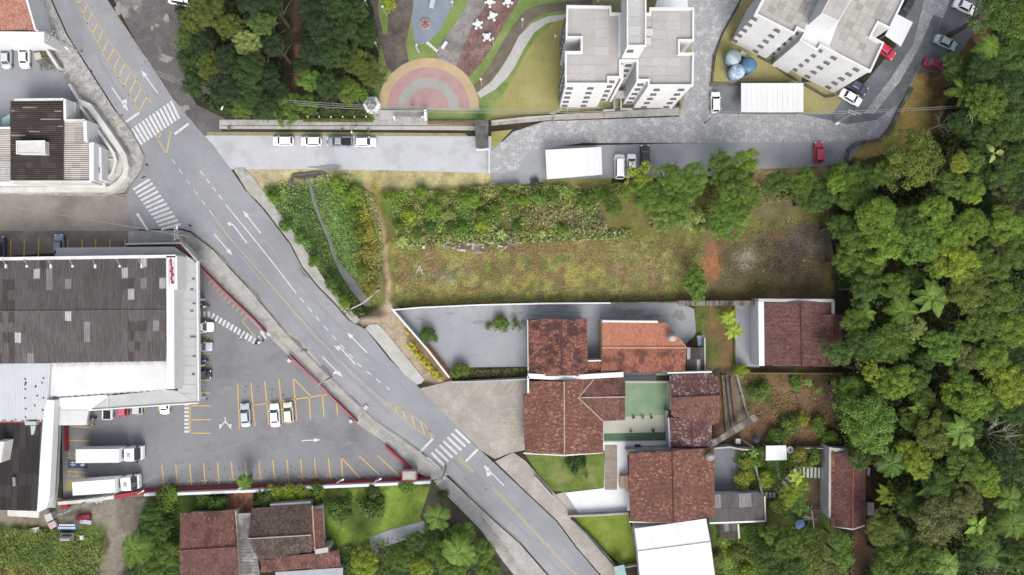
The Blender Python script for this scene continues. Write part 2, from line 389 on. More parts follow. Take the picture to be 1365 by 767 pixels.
# house gardens
paint('p', [(936, 405), (985, 405), (985, 492), (938, 492)], (128, 104, 66), 4)
blob(948, 470, 10, 18, (96, 110, 48), 5); blob(960, 420, 14, 12, (120, 120, 60), 5)
paint('p', [(915, 412), (940, 408), (940, 470), (925, 470), (922, 440)], (104, 124, 48), 3)
paint('p', [(955, 496), (1118, 492), (1118, 600), (950, 600)], (122, 92, 66), 5)
blob(1010, 522, 22, 18, (96, 112, 52), 8); blob(1065, 520, 30, 22, (136, 108, 78), 8); blob(1070, 555, 34, 18, (130, 104, 74), 8); blob(1110, 520, 14, 25, (92, 78, 64), 6)
paint('p', [(972, 498), (985, 498), (995, 560), (962, 575)], (132, 122, 106), 4)
paint('p', [(988, 594), (1108, 596), (1106, 700), (1030, 700), (1000, 655)], (84, 104, 42), 4)
blob(1035, 630, 14, 22, (96, 128, 48), 5)
paint('p', [(1072, 640), (1096, 640), (1096, 692), (1072, 690)], (104, 90, 66), 3)
paint('p', [(1140, 600), (1185, 600), (1190, 690), (1145, 770), (1110, 770), (1140, 700)], (92, 66, 50), 6)
paint('p', [(950, 696), (1110, 700), (1130, 780), (950, 780)], (94, 118, 44), 5)
blob(973, 725, 10, 30, (128, 160, 56), 5); blob(1090, 735, 30, 30, (104, 116, 54), 8); blob(1030, 700, 12, 10, (110, 110, 50), 5)
paint('p', [(536, 436), (548, 434), (602, 502), (590, 508), (566, 497)], (150, 122, 88), 2)
paint('p', [(600, 488), (706, 488), (706, 502), (610, 504)], (96, 92, 58), 2)
# bottom left
paint('p', [(-10, 700), (140, 704), (150, 780), (-10, 780)], (104, 118, 52), 5)
paint('p', [(70, 668), (205, 662), (190, 700), (168, 725), (160, 780), (130, 780), (145, 720), (140, 700), (60, 690)], (142, 134, 120), 4)
paint('p', [(-10, 676), (75, 678), (75, 700), (-10, 696)], (142, 130, 116), 3)
blob(60, 735, 50, 20, (92, 112, 46), 10); blob(20, 762, 30, 8, (128, 118, 60), 6); blob(122, 720, 14, 18, (104, 126, 50), 6)
paint('p', [(195, 664), (300, 660), (300, 780), (180, 780)], (72, 96, 38), 5)
paint('p', [(425, 650), (575, 645), (600, 700), (600, 780), (460, 780), (430, 730)], (74, 88, 40), 5)
paint('p', [(435, 652), (590, 648), (582, 700), (540, 712), (455, 728), (432, 705)], (134, 160, 56), 5)
blob(480, 685, 26, 20, (88, 110, 44), 8)
base = base * (1 + 0.40 * vnoise(PX, PY, 16, 7)[..., None] + 0.34 * vnoise(PX, PY, 6, 5)[..., None] + 0.30 * vnoise(PX, PY, 2.8, 6)[..., None])
lotw = (np.clip((PX - 520) / 8, 0, 1) * np.clip((935 - PX) / 8, 0, 1) * np.clip((PY - 316) / 5, 0, 1) * np.clip((402 - PY) / 4, 0, 1))[..., None]
for sc_, sd_, c_, a_ in ((15, 31, (166, 160, 92), .8), (12, 32, (122, 138, 58), .9), (9, 33, (128, 98, 72), .8), (6, 34, (100, 104, 54), .7), (8, 35, (150, 122, 84), .4)):
    w_ = np.clip(vnoise(PX, PY, sc_, sd_) * 5 - .4, 0, 1)[..., None] * lotw * a_; base = base * (1 - w_) + np.array([lin(v) for v in c_]) * w_
wt = np.clip(vnoise(PX, PY, 11, 8) * 3, 0, 1)[..., None] * (np.clip((PX - 505) / 10, 0, 1) * np.clip((1100 - PX) / 10, 0, 1) * np.clip((PY - 250) / 8, 0, 1) * np.clip((402 - PY) / 8, 0, 1))[..., None] * .5
base = base * (1 - wt) + np.array([lin(v) for v in (132, 108, 78)]) * wt
m_ = (base @ np.array([.25, .65, .1]))[..., None]; base = (base + (m_ - base) * .06) / K
nx, ny = len(xs), len(ys)
gv = np.stack([GX, GY, GZ], -1).reshape(-1, 3)
ii, jj = np.meshgrid(np.arange(nx - 1), np.arange(ny - 1)); a0 = (jj * nx + ii).ravel()
F = np.stack([a0, a0 + 1, a0 + nx + 1, a0 + nx], 1)
me = bpy.data.meshes.new('ground'); me.vertices.add(len(gv)); me.vertices.foreach_set('co', gv.astype(np.float32).ravel())
me.loops.add(F.size); me.loops.foreach_set('vertex_index', F.astype(np.int32).ravel())
me.polygons.add(len(F)); me.polygons.foreach_set('loop_start', np.arange(0, F.size, 4, dtype=np.int32)); me.polygons.foreach_set('loop_total', np.full(len(F), 4, dtype=np.int32))
at = me.attributes.new('Col', 'FLOAT_COLOR', 'POINT'); cc = np.ones((len(gv), 4), dtype=np.float32); cc[:, :3] = np.clip(base.reshape(-1, 3), 0, .8); at.data.foreach_set('color', cc.ravel())
me.update(calc_edges=True); me.shade_smooth()
ground_m = mat('soil_and_turf', (1.12, 1.12, 1.12), (0.86, 0.86, 0.84), 1.6, 0.97, 0.8, 6, attr=True, fine=0.4, fscale=5)
g = link('ground', me, ground_m); g['kind'] = 'structure'

# ---------------------------------------------------------------- flat sheets
_lvl = [0.012]
def sheet(name, pts, m, lift=None, z=None):
    if z is None:
        _lvl[0] += 0.004; z = _lvl[0]
    mb = MB(); mb.poly([Vector((*P(*p).xy, z)) for p in pts])
    return setting(name, mb, m)
def slab(name, pts, m, h=0.13):
    mb = MB(); mb.prism([P(*p) for p in pts], 0.0, h); _lvl[0] += 0.0
    return setting(name, mb, m)

ROAD_L = [(40, -60), (70, 0), (91, 47), (121, 94), (156, 149), (177, 175), (193, 208), (190, 228), (176, 246), (168, 262), (172, 285), (181, 306), (243, 305), (256, 309), (287, 333), (308, 357), (330, 380), (386, 448), (433, 495), (475, 536), (500, 560), (545, 590), (569, 607), (595, 630), (626, 661), (662, 695), (694, 723), (735, 770), (790, 835)]
ROAD_R = [(110, -60), (143, 0), (172, 44), (206, 94), (229, 130), (260, 167), (285, 195), (308, 226), (326, 253), (352, 281), (386, 326), (402, 357), (422, 382), (443, 403), (464, 427), (488, 440), (519, 479), (556, 514), (574, 534), (602, 562), (629, 590), (657, 616), (696, 653), (741, 695), (766, 729), (797, 765), (860, 835)]
sheet('side_street', [(-60, 258), (140, 262), (168, 258), (176, 262), (186, 312), (160, 312), (-60, 312)], street_dirt)
sheet('roadside_parking', [(-60, 308), (171, 308), (171, 331), (-60, 346)], parking_dirt)
sheet('north_yard', [(-60, 40), (66, 56), (74, 72), (96, 112), (108, 133), (112, 175), (-60, 175)], asphalt_yard)
sheet('dirt_yard', [(120, -60), (250, -60), (246, 60), (250, 120), (262, 140), (300, 158), (292, 186), (268, 190), (240, 170), (210, 110)], dirt_yard)
sheet('street', [(250, 186), (275, 181), (640, 182), (655, 182), (655, 231), (500, 227), (420, 226), (310, 226), (300, 240), (270, 200)], gravel_light)
sheet('condominium_parking', [(655, 186), (700, 196), (1150, 186), (1150, 192), (1132, 214), (1100, 222), (1010, 226), (940, 236), (806, 238), (725, 243), (656, 250)], asphalt_yard)
sheet('condominium_yard', [(944, 112), (1075, 112), (1135, 132), (1195, 60), (1210, -30), (1340, -60), (1332, -20), (1322, 10), (1290, 55), (1262, 97), (1214, 95), (1195, 130), (1170, 160), (944, 158)], asphalt_dark)
sheet('cobbled_street', [(895, -40), (1005, -40), (983, 6), (962, 45), (951, 75), (947, 152), (1090, 153), (1150, 153), (1185, 108), (1217, 60), (1232, 0), (1240, -30), (1276, -30), (1262, 12), (1236, 70), (1212, 118), (1192, 158), (1172, 184), (1140, 190), (775, 191), (705, 202), (690, 226), (676, 231), (652, 230), (652, 205), (660, 198), (684, 176), (726, 162), (905, 156), (925, 80)], cobble)
sheet('damp_asphalt_patch', [(1070, 153), (1108, 150), (1165, 152), (1200, 108), (1226, 62), (1244, 20), (1256, 24), (1240, 62), (1214, 112), (1196, 140), (1168, 160), (1130, 166)], asphalt_dark)
sheet('parking_lot', [(262, 350), (262, 345), (270, 345), (360, 444), (388, 474), (478, 563), (515, 594), (556, 630), (556, 640), (85, 668), (82, 560), (118, 540), (262, 530)], asphalt_lot)
sheet('road', ROAD_L + ROAD_R[::-1], asphalt)
sheet('resurfaced_patch', [(632, 625), (655, 650), (640, 662), (617, 638)], mat('resurfaced_asphalt', C(160, 161, 166), C(152, 153, 158), .3, .9))
sheet('gated_yard', [(528, 413), (640, 406), (810, 404), (905, 404), (925, 412), (928, 445), (915, 458), (914, 500), (705, 503), (705, 489), (612, 490), (602, 500)], asphalt_yard)
sheet('forecourt', [(560, 518), (600, 508), (705, 502), (700, 600), (680, 604), (660, 612), (640, 600), (602, 562), (574, 534)], stone_side)
sheet('lot_apron', [(352, 442), (392, 444), (440, 500), (500, 558), (600, 632), (585, 640), (478, 566), (384, 474)], concrete)

# pavements with a kerb step
slab('pavement', [(41, -60), (68, 0), (89, 47), (119, 94), (154, 149), (175, 175), (192, 208), (189, 227), (175, 245), (166, 257), (140, 262), (-60, 258), (-60, 248), (140, 251), (168, 240), (172, 215), (160, 193), (128, 145), (104, 132), (64, 57), (44, 40), (20, -60)], pave_speck)
slab('pavement', [(171, 309), (182, 308), (243, 307), (255, 311), (286, 335), (307, 359), (329, 382), (348, 405), (386, 450), (350, 443), (300, 389), (262, 350), (237, 327), (171, 326)], concrete)
slab('pavement', [(386, 450), (433, 497), (475, 538), (500, 562), (545, 592), (568, 609), (594, 632), (578, 640), (560, 632), (515, 593), (478, 562), (388, 472), (362, 447)], concrete)
slab('pavement', [(594, 634), (625, 663), (661, 697), (693, 725), (734, 772), (788, 835), (740, 835), (704, 790), (672, 750), (640, 705), (600, 665), (578, 641)], concrete)
slab('pavement', [(311, 225), (328, 252), (354, 280), (388, 325), (404, 356), (424, 381), (445, 402), (466, 426), (474, 432), (480, 426), (474, 421), (458, 403), (436, 378), (418, 350), (398, 318), (366, 274), (340, 240), (326, 224)], concrete)
slab('pavement', [(487, 438), (492, 433), (503, 432), (512, 440), (566, 506), (562, 511), (556, 513), (540, 500), (520, 477), (505, 458)], concrete_pale)
slab('pavement', [(660, 615), (684, 603), (700, 614), (737, 655), (757, 680), (763, 692), (790, 722), (820, 757), (880, 835), (862, 835), (799, 764), (768, 728), (743, 694), (698, 652)], stone_side)
slab('pavement', [(293, 160), (640, 161), (640, 174), (293, 172)], concrete_pale)
slab('grass_verge', [(276, 176), (500, 177), (620, 178), (624, 182), (276, 181)], mat('verge_grass', C(168, 164, 128), C(146, 144, 108), .6, .95, .4, 10, fine=.25), 0.09)
mb = MB()
mb.strip([P(*p) for p in [(156, 150), (177, 176), (193, 208), (190, 228), (176, 246), (168, 258)]], 0.15, 0.0, 0.16)
mb.strip([P(*p) for p in ROAD_R[:6]], 0.18, 0.0, 0.13)
mb.strip([P(*p) for p in ROAD_R[7:16]], 0.16, 0.0, 0.15)
mb.strip([P(*p) for p in ROAD_R[21:26]], 0.16, 0.0, 0.15)
mb.strip([P(*p) for p in ROAD_L[13:27]], 0.16, 0.0, 0.15)
setting('kerb', mb, kerb_m)
# pavement slabs joint along the park front
mb = MB(); mb.box((*(P(466, 168).xy), 0.14), (48.0, 0.12, 0.02)); setting('drain_channel', mb, concrete_dark)
for k in range(34):
    mb = MB(); x = 295 + k * 10.15
    mb.prism([P(x, 160.6), P(x + 9.9, 160.6), P(x + 9.9, 167.2), P(x, 167.2)], 0.13, 0.137 + random.random() * .006)
    if k == 0: pv = setting('park_front_pavement', MB(), None)
    o = link('paving_slab', mb.mesh('paving_slab'), random.choice([concrete_pale, concrete_pale, concrete]), pv)

# stream
mb = MB(); wv = [1.6, 1.9, 2.0, 2.0, 2.0, 2.2, 2.2, 2.8, 5.0, 6.0, 5.0, 3.0]; Lp, Rp = [], []
for i, p in enumerate(STREAM):
    a, b = STREAM[max(0, i - 1)], STREAM[min(len(STREAM) - 1, i + 1)]; d = Vector((b[0] - a[0], b[1] - a[1])).normalized()
    Lp.append((p[0] - d.y * wv[i], p[1] + d.x * wv[i])); Rp.append((p[0] + d.y * wv[i], p[1] - d.x * wv[i]))
mb.poly([P(*p, 0) + Vector((0, 0, -2.50)) for p in Lp + Rp[::-1]])
water_m = mat('murky_stream_water', C(142, 144, 138), C(126, 130, 122), 0.6, 0.25, 0.1, 4, spec=0.5, fine=0.08)
setting('stream_water', mb, water_m)

ROAD_TOP = _lvl[0]; _lvl[0] = 0.02
# park: plaza rings, paths, playground floor
pc = (571, 145)
def arc_poly(r, n=40):
    return [(pc[0] + r * math.cos(math.pi * k / n), pc[1] - r * math.sin(math.pi * k / n)) for k in range(n + 1)]
sheet('park_lawn', [(488, -30), (760, -30), (757, 160), (486, 160)], lawn_park)
sheet('dry_lawn', [(742, 26), (757, 26), (757, 147), (655, 163), (654, 152), (668, 130), (684, 104), (697, 78), (714, 52)], lawn_dry)
sheet('dark_park_path', [(482, -30), (503, -30), (505, 20), (511, 46), (516, 47), (519, 0), (519, -30), (555, -30), (551, 10), (541, 60), (545, 82), (525, 100), (516, 92), (509, 66), (496, 30)], mat('dark_gravel_path', C(128, 116, 108), C(100, 90, 84), 0.7, 0.95, 0.4, 8, c3=C(86, 78, 72), s3=0.3, t3=(0.5, 0.7), fine=0.3, fscale=4))
sheet('playground_floor', [(554, -30), (612, -30), (602, 10), (588, 38), (572, 56), (562, 60), (552, 55), (549, 30), (551, 5)], mat('blue_grey_play_surface', C(146, 158, 174), C(136, 146, 160), 0.3, 0.9, fine=0.1))
sheet('gravel_path', [(634, -30), (668, -30), (646, 10), (628, 38), (618, 68), (610, 92), (596, 86), (580, 80), (585, 62), (603, 38), (620, 12)], mat('grey_gravel_path', C(168, 164, 162), C(140, 134, 132), 0.8, 0.95, 0.4, 8, c3=C(118, 112, 110), s3=0.25, t3=(0.5, 0.7), fine=0.3, fscale=4))
sheet('red_gravel_garden', [(664, -30), (704, -30), (688, 8), (672, 34), (656, 62), (640, 88), (624, 104), (608, 90), (616, 66), (628, 38), (644, 12)], mat('reddish_gravel', C(150, 118, 112), C(118, 88, 84), 0.9, 0.95, 0.5, 8, c3=C(172, 136, 130), s3=0.35, t3=(0.5, 0.7), fine=0.4, fscale=4))
sheet('brown_path', [(790, -2), (790, 14), (750, 15), (726, 18), (706, 30), (694, 48), (676, 78), (658, 104), (644, 120), (630, 130), (627, 118), (638, 108), (655, 84), (668, 60), (684, 34), (700, 14), (722, 6), (750, 3)], mat('brown_path', C(132, 122, 104), C(112, 102, 88), 0.5, 0.95, fine=0.2))
sheet('white_path', [(790, 16), (790, 26), (748, 27), (728, 32), (712, 44), (698, 66), (686, 90), (676, 104), (660, 120), (640, 131), (636, 124), (654, 110), (668, 92), (680, 72), (692, 48), (708, 32), (730, 22)], mat('white_path_slabs', C(206, 204, 200), C(190, 188, 184), 0.6, 0.9, fine=0.15, fscale=3))
pink = mat('pink_plaza_paving', C(198, 158, 156), C(186, 146, 144), 0.4, 0.9, fine=0.12); gy = mat('grey_plaza_paving', C(178, 178, 172), C(168, 168, 162), 0.4, 0.9, fine=0.1)
ye = mat('ochre_plaza_paving', C(212, 184, 142), C(196, 170, 128), 0.3, 0.9, fine=0.1)
for nm, r, m in (('ochre_plaza_ring', 67.5, ye), ('pink_plaza_ring', 55, pink), ('grey_plaza_ring', 41, gy), ('pink_plaza_centre', 27.5, pink)):
    sheet(nm, arc_poly(r), m)
sheet('plaza_step', [(503, 145), (640, 145), (640, 147), (503, 147)], gy)
sheet('entrance_paving', [(500, 147), (567, 147), (567, 161), (500, 161)], concrete_pale)
sheet('grass_strip', [(655, 176), (683, 173), (660, 197), (655, 196)], lawn_dry)
sheet('grass_strip', [(1003, -30), (985, 6), (964, 45), (954, 75), (950, 109), (1068, 112), (1070, 60), (1010, 40)], lawn_dry)
sheet('grass_strip', [(1070, 110), (1118, 108), (1130, 122), (1110, 152), (1070, 152)], lawn_dry)
sheet('grass_strip', [(725, 240), (815, 238), (815, 249), (722, 251)], lawn_dry)
sheet('driveway_path', [(945, 110), (1052, 108), (1052, 112), (945, 116)], mat('brown_path', C(132, 122, 104)))
sheet('apron', [(754, 143), (905, 142), (905, 154), (728, 161), (655, 168), (655, 163), (757, 152)], concrete)
sheet('lawn', [(757, 146), (815, 143), (815, 148), (757, 153)], lawn_dry)

# house plots
_lvl[0] = 0.02
wp = mat('white_painted_paving', C(246, 248, 250), C(232, 236, 240), 0.3, 0.7, fine=0.05)
sheet('white_paving', [(804, 589), (895, 586), (951, 590), (951, 604), (836, 606), (840, 681), (771, 684), (753, 657), (804, 651)], wp)
sheet('blue_grey_paving', [(892, 585), (960, 585), (952, 600), (900, 603), (880, 600)], mat('pale_blue_paving', C(190, 196, 206), C(176, 182, 192), 0.4, 0.8, fine=0.1))
sheet('driveway', [(753, 656), (771, 684), (757, 686), (737, 660)], concrete)
sheet('lawn', [(700, 606), (806, 601), (805, 650), (753, 656), (736, 654), (716, 630)], lawn_m)
sheet('lawn', [(762, 689), (838, 684), (849, 748), (828, 752), (800, 732)], mat('vivid_lawn', C(134, 160, 40), C(112, 140, 36), 0.5, 0.95, 0.6, 12, c3=C(150, 160, 72), s3=.3, t3=(.48, .7), fine=.25, fscale=5, stain=.2))
green = mat('green_court_paint', C(140, 170, 134), C(126, 158, 120), 0.4, 0.85, c3=C(150, 172, 140), s3=.25, fine=0.1, crack=.1, stain=.2)
beige = mat('beige_court', C(200, 200, 182), C(188, 188, 170), 0.3, 0.85, fine=0.08)
sheet('beige_court', [(803, 508), (894, 508), (894, 588), (803, 590)], beige)
sheet('green_court', [(832, 511), (889, 511), (889, 553), (832, 556)], green)
sheet('green_strip', [(805, 578), (892, 576), (892, 587), (805, 588)], mat('dull_green_paint', C(92, 126, 92), C(82, 112, 84), 0.3, 0.9, fine=0.15))
sheet('backyard_paving', [(951, 594), (976, 594), (979, 658), (951, 660)], mat('slate_blue_paving', C(134, 140, 146), C(120, 126, 132), 0.4, 0.9, fine=0.15))
sheet('backyard_paving', [(975, 596), (990, 596), (993, 628), (999, 657), (979, 658)], mat('mauve_paving', C(166, 158, 166), C(152, 144, 152), 0.5, 0.9, fine=0.12))
sheet('side_yard', [(979, 406), (1012, 404), (1012, 490), (980, 488)], asphalt_yard)
sheet('brick_patio', [(300, 655), (337, 652), (338, 686), (300, 684)], mat('patio_bed', C(150, 96, 74), None, 1, 0.95))
sheet('paved_drive', [(493, 716), (520, 706), (566, 694), (566, 712), (520, 726), (500, 740), (493, 730)], asphalt_yard)
sheet('garden_path', [(1030, 598), (1033, 598), (1041, 640), (1038, 640)], concrete_pale)
sheet('muddy_passage', [(60, 664), (90, 664), (90, 672), (60, 676)], concrete_dark)
sheet('verge', [(575, 645), (600, 667), (640, 705), (680, 760), (640, 770), (560, 690)], mat('dark_bare_soil', C(92, 86, 74), C(78, 74, 62), 0.6, 0.97, fine=0.3))  # bare soil in a dark grey-brown tone, mottled by noise

# ---------------------------------------------------------------- road markings (flat paint, parts of the road or the lot)
road_o = bpy.data.objects['road']; lot_o = bpy.data.objects['parking_lot']; park_o = bpy.data.objects['roadside_parking']; fore_o = bpy.data.objects['forecourt']
ZM = ROAD_TOP + 0.006
def mark(name, pts, m, par, z=0.0):
    mb = MB(); mb.poly([Vector((*P(*p).xy, ZM + z)) for p in pts]); return link(name, mb.mesh(name), m, par)
def line(name, pts, w, m, par, z=0.0):
    mb = MB(); mb.strip([P(*p) for p in pts], w * S, ZM + z, ZM + z); return link(name, mb.mesh(name), m, par)
def lerp(a, b, t): return (a[0] + (b[0] - a[0]) * t, a[1] + (b[1] - a[1]) * t)
def zebra(a0, a1, b0, b1, n, w, m, par, name='crosswalk_stripe', taper=0):
    """stripes whose ends run a0->a1 and b0->b1"""
    for k in range(n):
        t = k / (n - 1); line(name, [lerp(a0, a1, t), lerp(b0, b1, t)], w, m, par)
zebra((176, 171.5), (228, 135), (189.5, 193), (239, 158.5), 12, 3.3, line_white, road_o)
zebra((178, 253), (215, 306), (200, 239), (241, 299), 12, 3.2, line_white, road_o)
for k in range(8):
    t = k / 7; line('crosswalk_stripe', [lerp((570, 609), (607, 572.5), t), lerp((586, 625), (626.5, 590.5), t)], 3.2, line_white, road_o)
line('stop_line', [(168, 163), (186, 150.5)], 3, line_white, road_o)
line('stop_line', [(233, 179), (252, 165)], 3, line_white, road_o)
line('stop_line', [(183, 285), (197.5, 307.5)], 3, line_white, road_o)
line('stop_line', [(556, 607), (577, 585)], 3, line_white, road_o)
line('stop_line', [(621, 615), (637, 599)], 3, line_white, road_o)
# hatched median, north
z1_ = lambda a: [(x / 3.834, y / 3.834) for x, y in a]
line('median_line', z1_([(368, -60), (395, 0), (425, 75), (470, 165), (525, 270), (610, 405), (712, 570)]), 1.1, line_yellow, road_o)
line('median_line', z1_([(400, -60), (432, 0), (455, 40), (555, 205), (670, 368), (775, 525)]), 1.1, line_yellow, road_o)
for a, b in zip([(403, 28), (425, 75), (445, 125), (475, 170), (500, 220), (525, 268), (552, 312), (580, 357), (605, 400), (630, 445), (657, 487), (685, 527), (712, 567)], [(420, -15), (445, 30), (470, 72), (500, 120), (525, 162), (555, 205), (585, 247), (613, 290), (640, 327), (670, 370), (697, 407), (725, 450), (755, 490)]): line('median_bar', z1_([a, b]), 2.1, line_yellow, road_o)
line('median_line', [(208, 180), (222, 206)], 1.6, line_yellow, road_o); line('median_line', [(228, 175), (222, 206)], 2.0, line_yellow, road_o); line('median_bar', [(211, 186), (215, 178)], 1.6, line_yellow, road_o)
# centre lines
def dashes(pts, w, m, on, off, name='lane_dash', z=0):
    segs = []; tot = 0; on_px, off_px = on, off
    for a, b in zip(pts[:-1], pts[1:]): tot += math.dist(a, b)
    def at(d):
        for a, b in zip(pts[:-1], pts[1:]):
            l = math.dist(a, b)
            if d <= l: return lerp(a, b, d / l)
            d -= l
        return pts[-1]
    d = 0
    while d < tot:
        line(name, [at(d), at(min(tot, d + on_px))], w, m, road_o, z); d += on_px + off_px
dashes([(229, 212), (256, 250), (284, 287)], 0.9, line_white, 8, 9)
line('centre_line', [(284, 287), (305, 316), (345, 361), (420, 447), (470, 498), (516, 540)], 1.1, line_yellow, road_o)
dashes([(267, 228), (300, 271)], 1.2, line_white, 7.5, 6)
line('lane_line', [(301, 273), (330, 308), (362, 348), (395, 391)], 1.3, line_white, road_o)
dashes([(400, 397), (440, 444), (480, 488), (520, 520)], 1.2, line_white, 8, 8.5)
line('median_line', [(516, 535), (542, 549), (562, 562), (580, 583)], 1.1, line_yellow, road_o)
line('median_line', [(518, 538), (536, 558), (556, 573), (575, 585)], 1.1, line_yellow, road_o)
for a, b in (((527, 541), (529, 549)), ((537, 546), (540, 559)), ((548, 553), (553, 570)), ((560, 561), (566, 579)), ((572, 572), (576, 584))): line('median_bar', [a, b], 2.0, line_yellow, road_o)
line('centre_line', [(612, 608), (632, 629)], 1.2, line_yellow, road_o); line('centre_line', [(610, 611), (630, 629)], 1.2, line_yellow, road_o)
line('centre_line', [(656, 650), (686, 682), (716, 714), (742, 741), (772, 772), (800, 805)], 1.0, line_yellow, road_o)
line('centre_line', [(657.5, 648.5), (687.5, 680.5), (717.5, 712.5), (743.5, 739.5), (773.5, 770.5), (801, 803)], 0.7, line_yellow, road_o)
def arrow(tail, head, par, m=line_white, w=1.5, hl=9.5, hw=6, branch=0, name='lane_arrow'):
    """straight arrow, optional turn branch (+1 left of travel, -1 right)"""
    t, h = Vector(tail), Vector(head); d = (h - t).normalized(); n = Vector((d.y, -d.x))
    nk = h - d * hl
    pts = [t - n * w / 2, nk - n * w / 2, nk - n * hw / 2, h, nk + n * hw / 2, nk + n * w / 2, t + n * w / 2]
    o = mark(name, [tuple(p) for p in pts], m, par)
    if branch:
        s = nk - d * 4.5 if branch in (1, -1) else h
        b = n * branch; q = s - d * 3
        pts = [q, q + d * 3, s + b * 3.0 + d * 3.2, s + b * 3.2 + d * 6.0, s + b * 7.5 - d * 0.5, s + b * 1.8 - d * 2.4, s + b * 2.4 - d * 0.6]
        mark('turn_arrow_head', [tuple(p) for p in pts], m, par, 0.003)
arrow((210.5, 124.5), (188.5, 94), road_o)
arrow((149, 116.5), (171.5, 148.5), road_o, branch=1)
arrow((347.5, 311), (324, 281), road_o)
arrow((285, 311.5), (310, 340.5), road_o)
arrow((489.5, 470.5), (462.5, 443), road_o)
arrow((429.5, 475.5), (457, 503), road_o)
def bent(tail, knee, tip, par):
    line('lane_arrow', [tail, knee], 1.6, line_white, par)
    k, t = Vector(knee), Vector(tip); d = (t - k).normalized(); n = Vector((d.y, -d.x))
    mid = k + d * 3.5
    mark('turn_arrow_head', [tuple(p) for p in (k + n * .9, mid + n * .9, mid + n * 3.4, t, mid - n * 3.4, mid - n * .9, k - n * .9)], line_white, par, 0.003)
bent((329.5, 324.5), (311, 300), (303, 297.5), road_o)
bent((474, 486), (456, 466), (445, 461), road_o)
arrow((672, 647.5), (644.5, 620), road_o, branch=1)
# parking lot paint
L2 = lambda *p, w=1.35: line('parking_line', list(p), w, line_yellow2, lot_o)
for a, b in (((278, 379), (286, 369)), ((283, 384), (294, 373)), ((288, 390), (298, 380)), ((293, 395), (304, 383)), ((298, 400), (308, 389)), ((304, 405), (314, 394)), ((309, 410), (319, 400)), ((315, 415), (325, 405)), ((320, 420), (330, 411)), ((323, 428), (334.5, 417)), ((323, 428), (340.5, 449))): L2(a, b, w=.9)
for k in range(13):
    x = 216 + k * 18.5; y = 619.5 - k * 0.75
    L2((x, y), (x + 2.4, y + 28)); L2((x - 3, y + 23.6), (x + 6, y + 23.2), w=1)
L2((455, 610), (456.5, 636)); L2((455, 610), (480, 637)); L2((479, 608), (506, 633)); L2((503, 607), (532, 634))
for x, y0, x1, y1 in ((317, 512.5, 319.5, 572), (334.7, 510, 340, 568), (353, 508, 358.7, 566.5), (372, 505, 377, 564), (391, 504, 396, 561), (412, 529, 414, 559), (430, 527, 432, 556), (448.6, 536.5, 450, 554)): L2((x, y0), (x1, y1))
L2((337, 540.5), (437, 526)); L2((391, 504), (415, 529))
for y in (471.5, 489, 507, 524): L2((262, y), (281, y))
for y in (541, 559.5, 577.5): L2((253, y), (281.5, y))
L2((253.5, 536), (253.5, 578))
for y in (447.5, 453.5): L2((262, y), (281, y), w=.9)
L2((281, 447), (281, 454), w=.9); L2((266, 453), (271, 448), w=.9); L2((274, 453), (279, 448), w=.9)
for y in (424, 427): L2((262, y), (280, y), w=.9)
L2((267, 427), (272, 424), w=.9); L2((275, 427), (279, 424), w=.9)
for x, y in ((193, 541), (211, 540), (228, 539)): L2((x, y), (x, y + 7))
L2((91, 587), (120, 588)); L2((94, 568.5), (121, 570))
for a, b in (((90, 604), (104, 605)), ((90, 610), (104, 611)), ((91, 604), (97, 611)), ((98, 604), (104, 611)), ((89, 628), (117, 630)), ((89, 634), (117, 636)), ((117, 630), (117, 636)), ((90, 628), (96, 635)), ((101, 629), (107, 636)), ((110, 629), (116, 636))): L2(a, b, w=1)
mark('accessible_bay_paint', [(91, 613.5), (117, 613.5), (117, 624.5), (91, 624.5)], mat('blue_bay_paint', C(84, 98, 140), None, 1, 0.8), lot_o)
for px_, pts in ((0, [(94, 616), (101, 616), (101, 617.4), (94, 617.4)]), (0, [(94, 619), (101, 619), (101, 620.4), (94, 620.4)]), (0, [(96.5, 615), (98, 615), (98, 621.6), (96.5, 621.6)]), (0, [(105, 616), (110, 616), (110, 617.6), (105, 617.6)]), (0, [(107, 619.5), (113, 616.5), (114, 620.5), (109, 622)])):
    mark('bay_symbol', pts, line_white, lot_o, 0.004)
mark('yellow_bay_paint', [(89, 639.5), (99, 639.5), (99, 654.5), (89, 654.5)], mat('dull_yellow_bay', C(184, 168, 84), None, 1, 0.8), lot_o)
for k in range(3): mark('crosswalk_stripe', [(265 + k * 6, 415.5), (268.5 + k * 6, 415.5), (268.5 + k * 6, 424.5), (265 + k * 6, 424.5)], line_white, lot_o)
for k in range(12):
    cx, cy = 284 + k * 5.0, 421.8 + k * 2.95
    line('crosswalk_stripe', [(cx - 1.8, cy + 3.7), (cx + 1.8, cy - 3.7)], 3.3, line_white, lot_o)
for k in range(3): line('crosswalk_stripe', [(344.5 + k * 5.1, 448 - k * 3.2), (349.5 + k * 5.1, 454.5 - k * 3.2)], 3.2, line_white, lot_o)
for k in range(8): mark('crosswalk_stripe', [(246, 537.5 + k * 5.2), (252, 537.5 + k * 5.2), (252, 540.7 + k * 5.2), (246, 540.7 + k * 5.2)], line_white, lot_o)
arrow((402, 587.6), (427.5, 586.4), lot_o, w=1.3, hl=9, hw=5.5)
line('lane_arrow', [(300.5, 556), (300.5, 564)], 1.5, line_white, lot_o)
for s in (-1, 1):
    line('lane_arrow', [(300.5, 562), (300.5 + s * 5.5, 568)], 1.6, line_white, lot_o, 0.003)
    mark('turn_arrow_head', [(300.5 + s * 3, 566.5), (300.5 + s * 8.5, 565.5), (300.5 + s * 7.5, 572.5)], line_white, lot_o, 0.006)
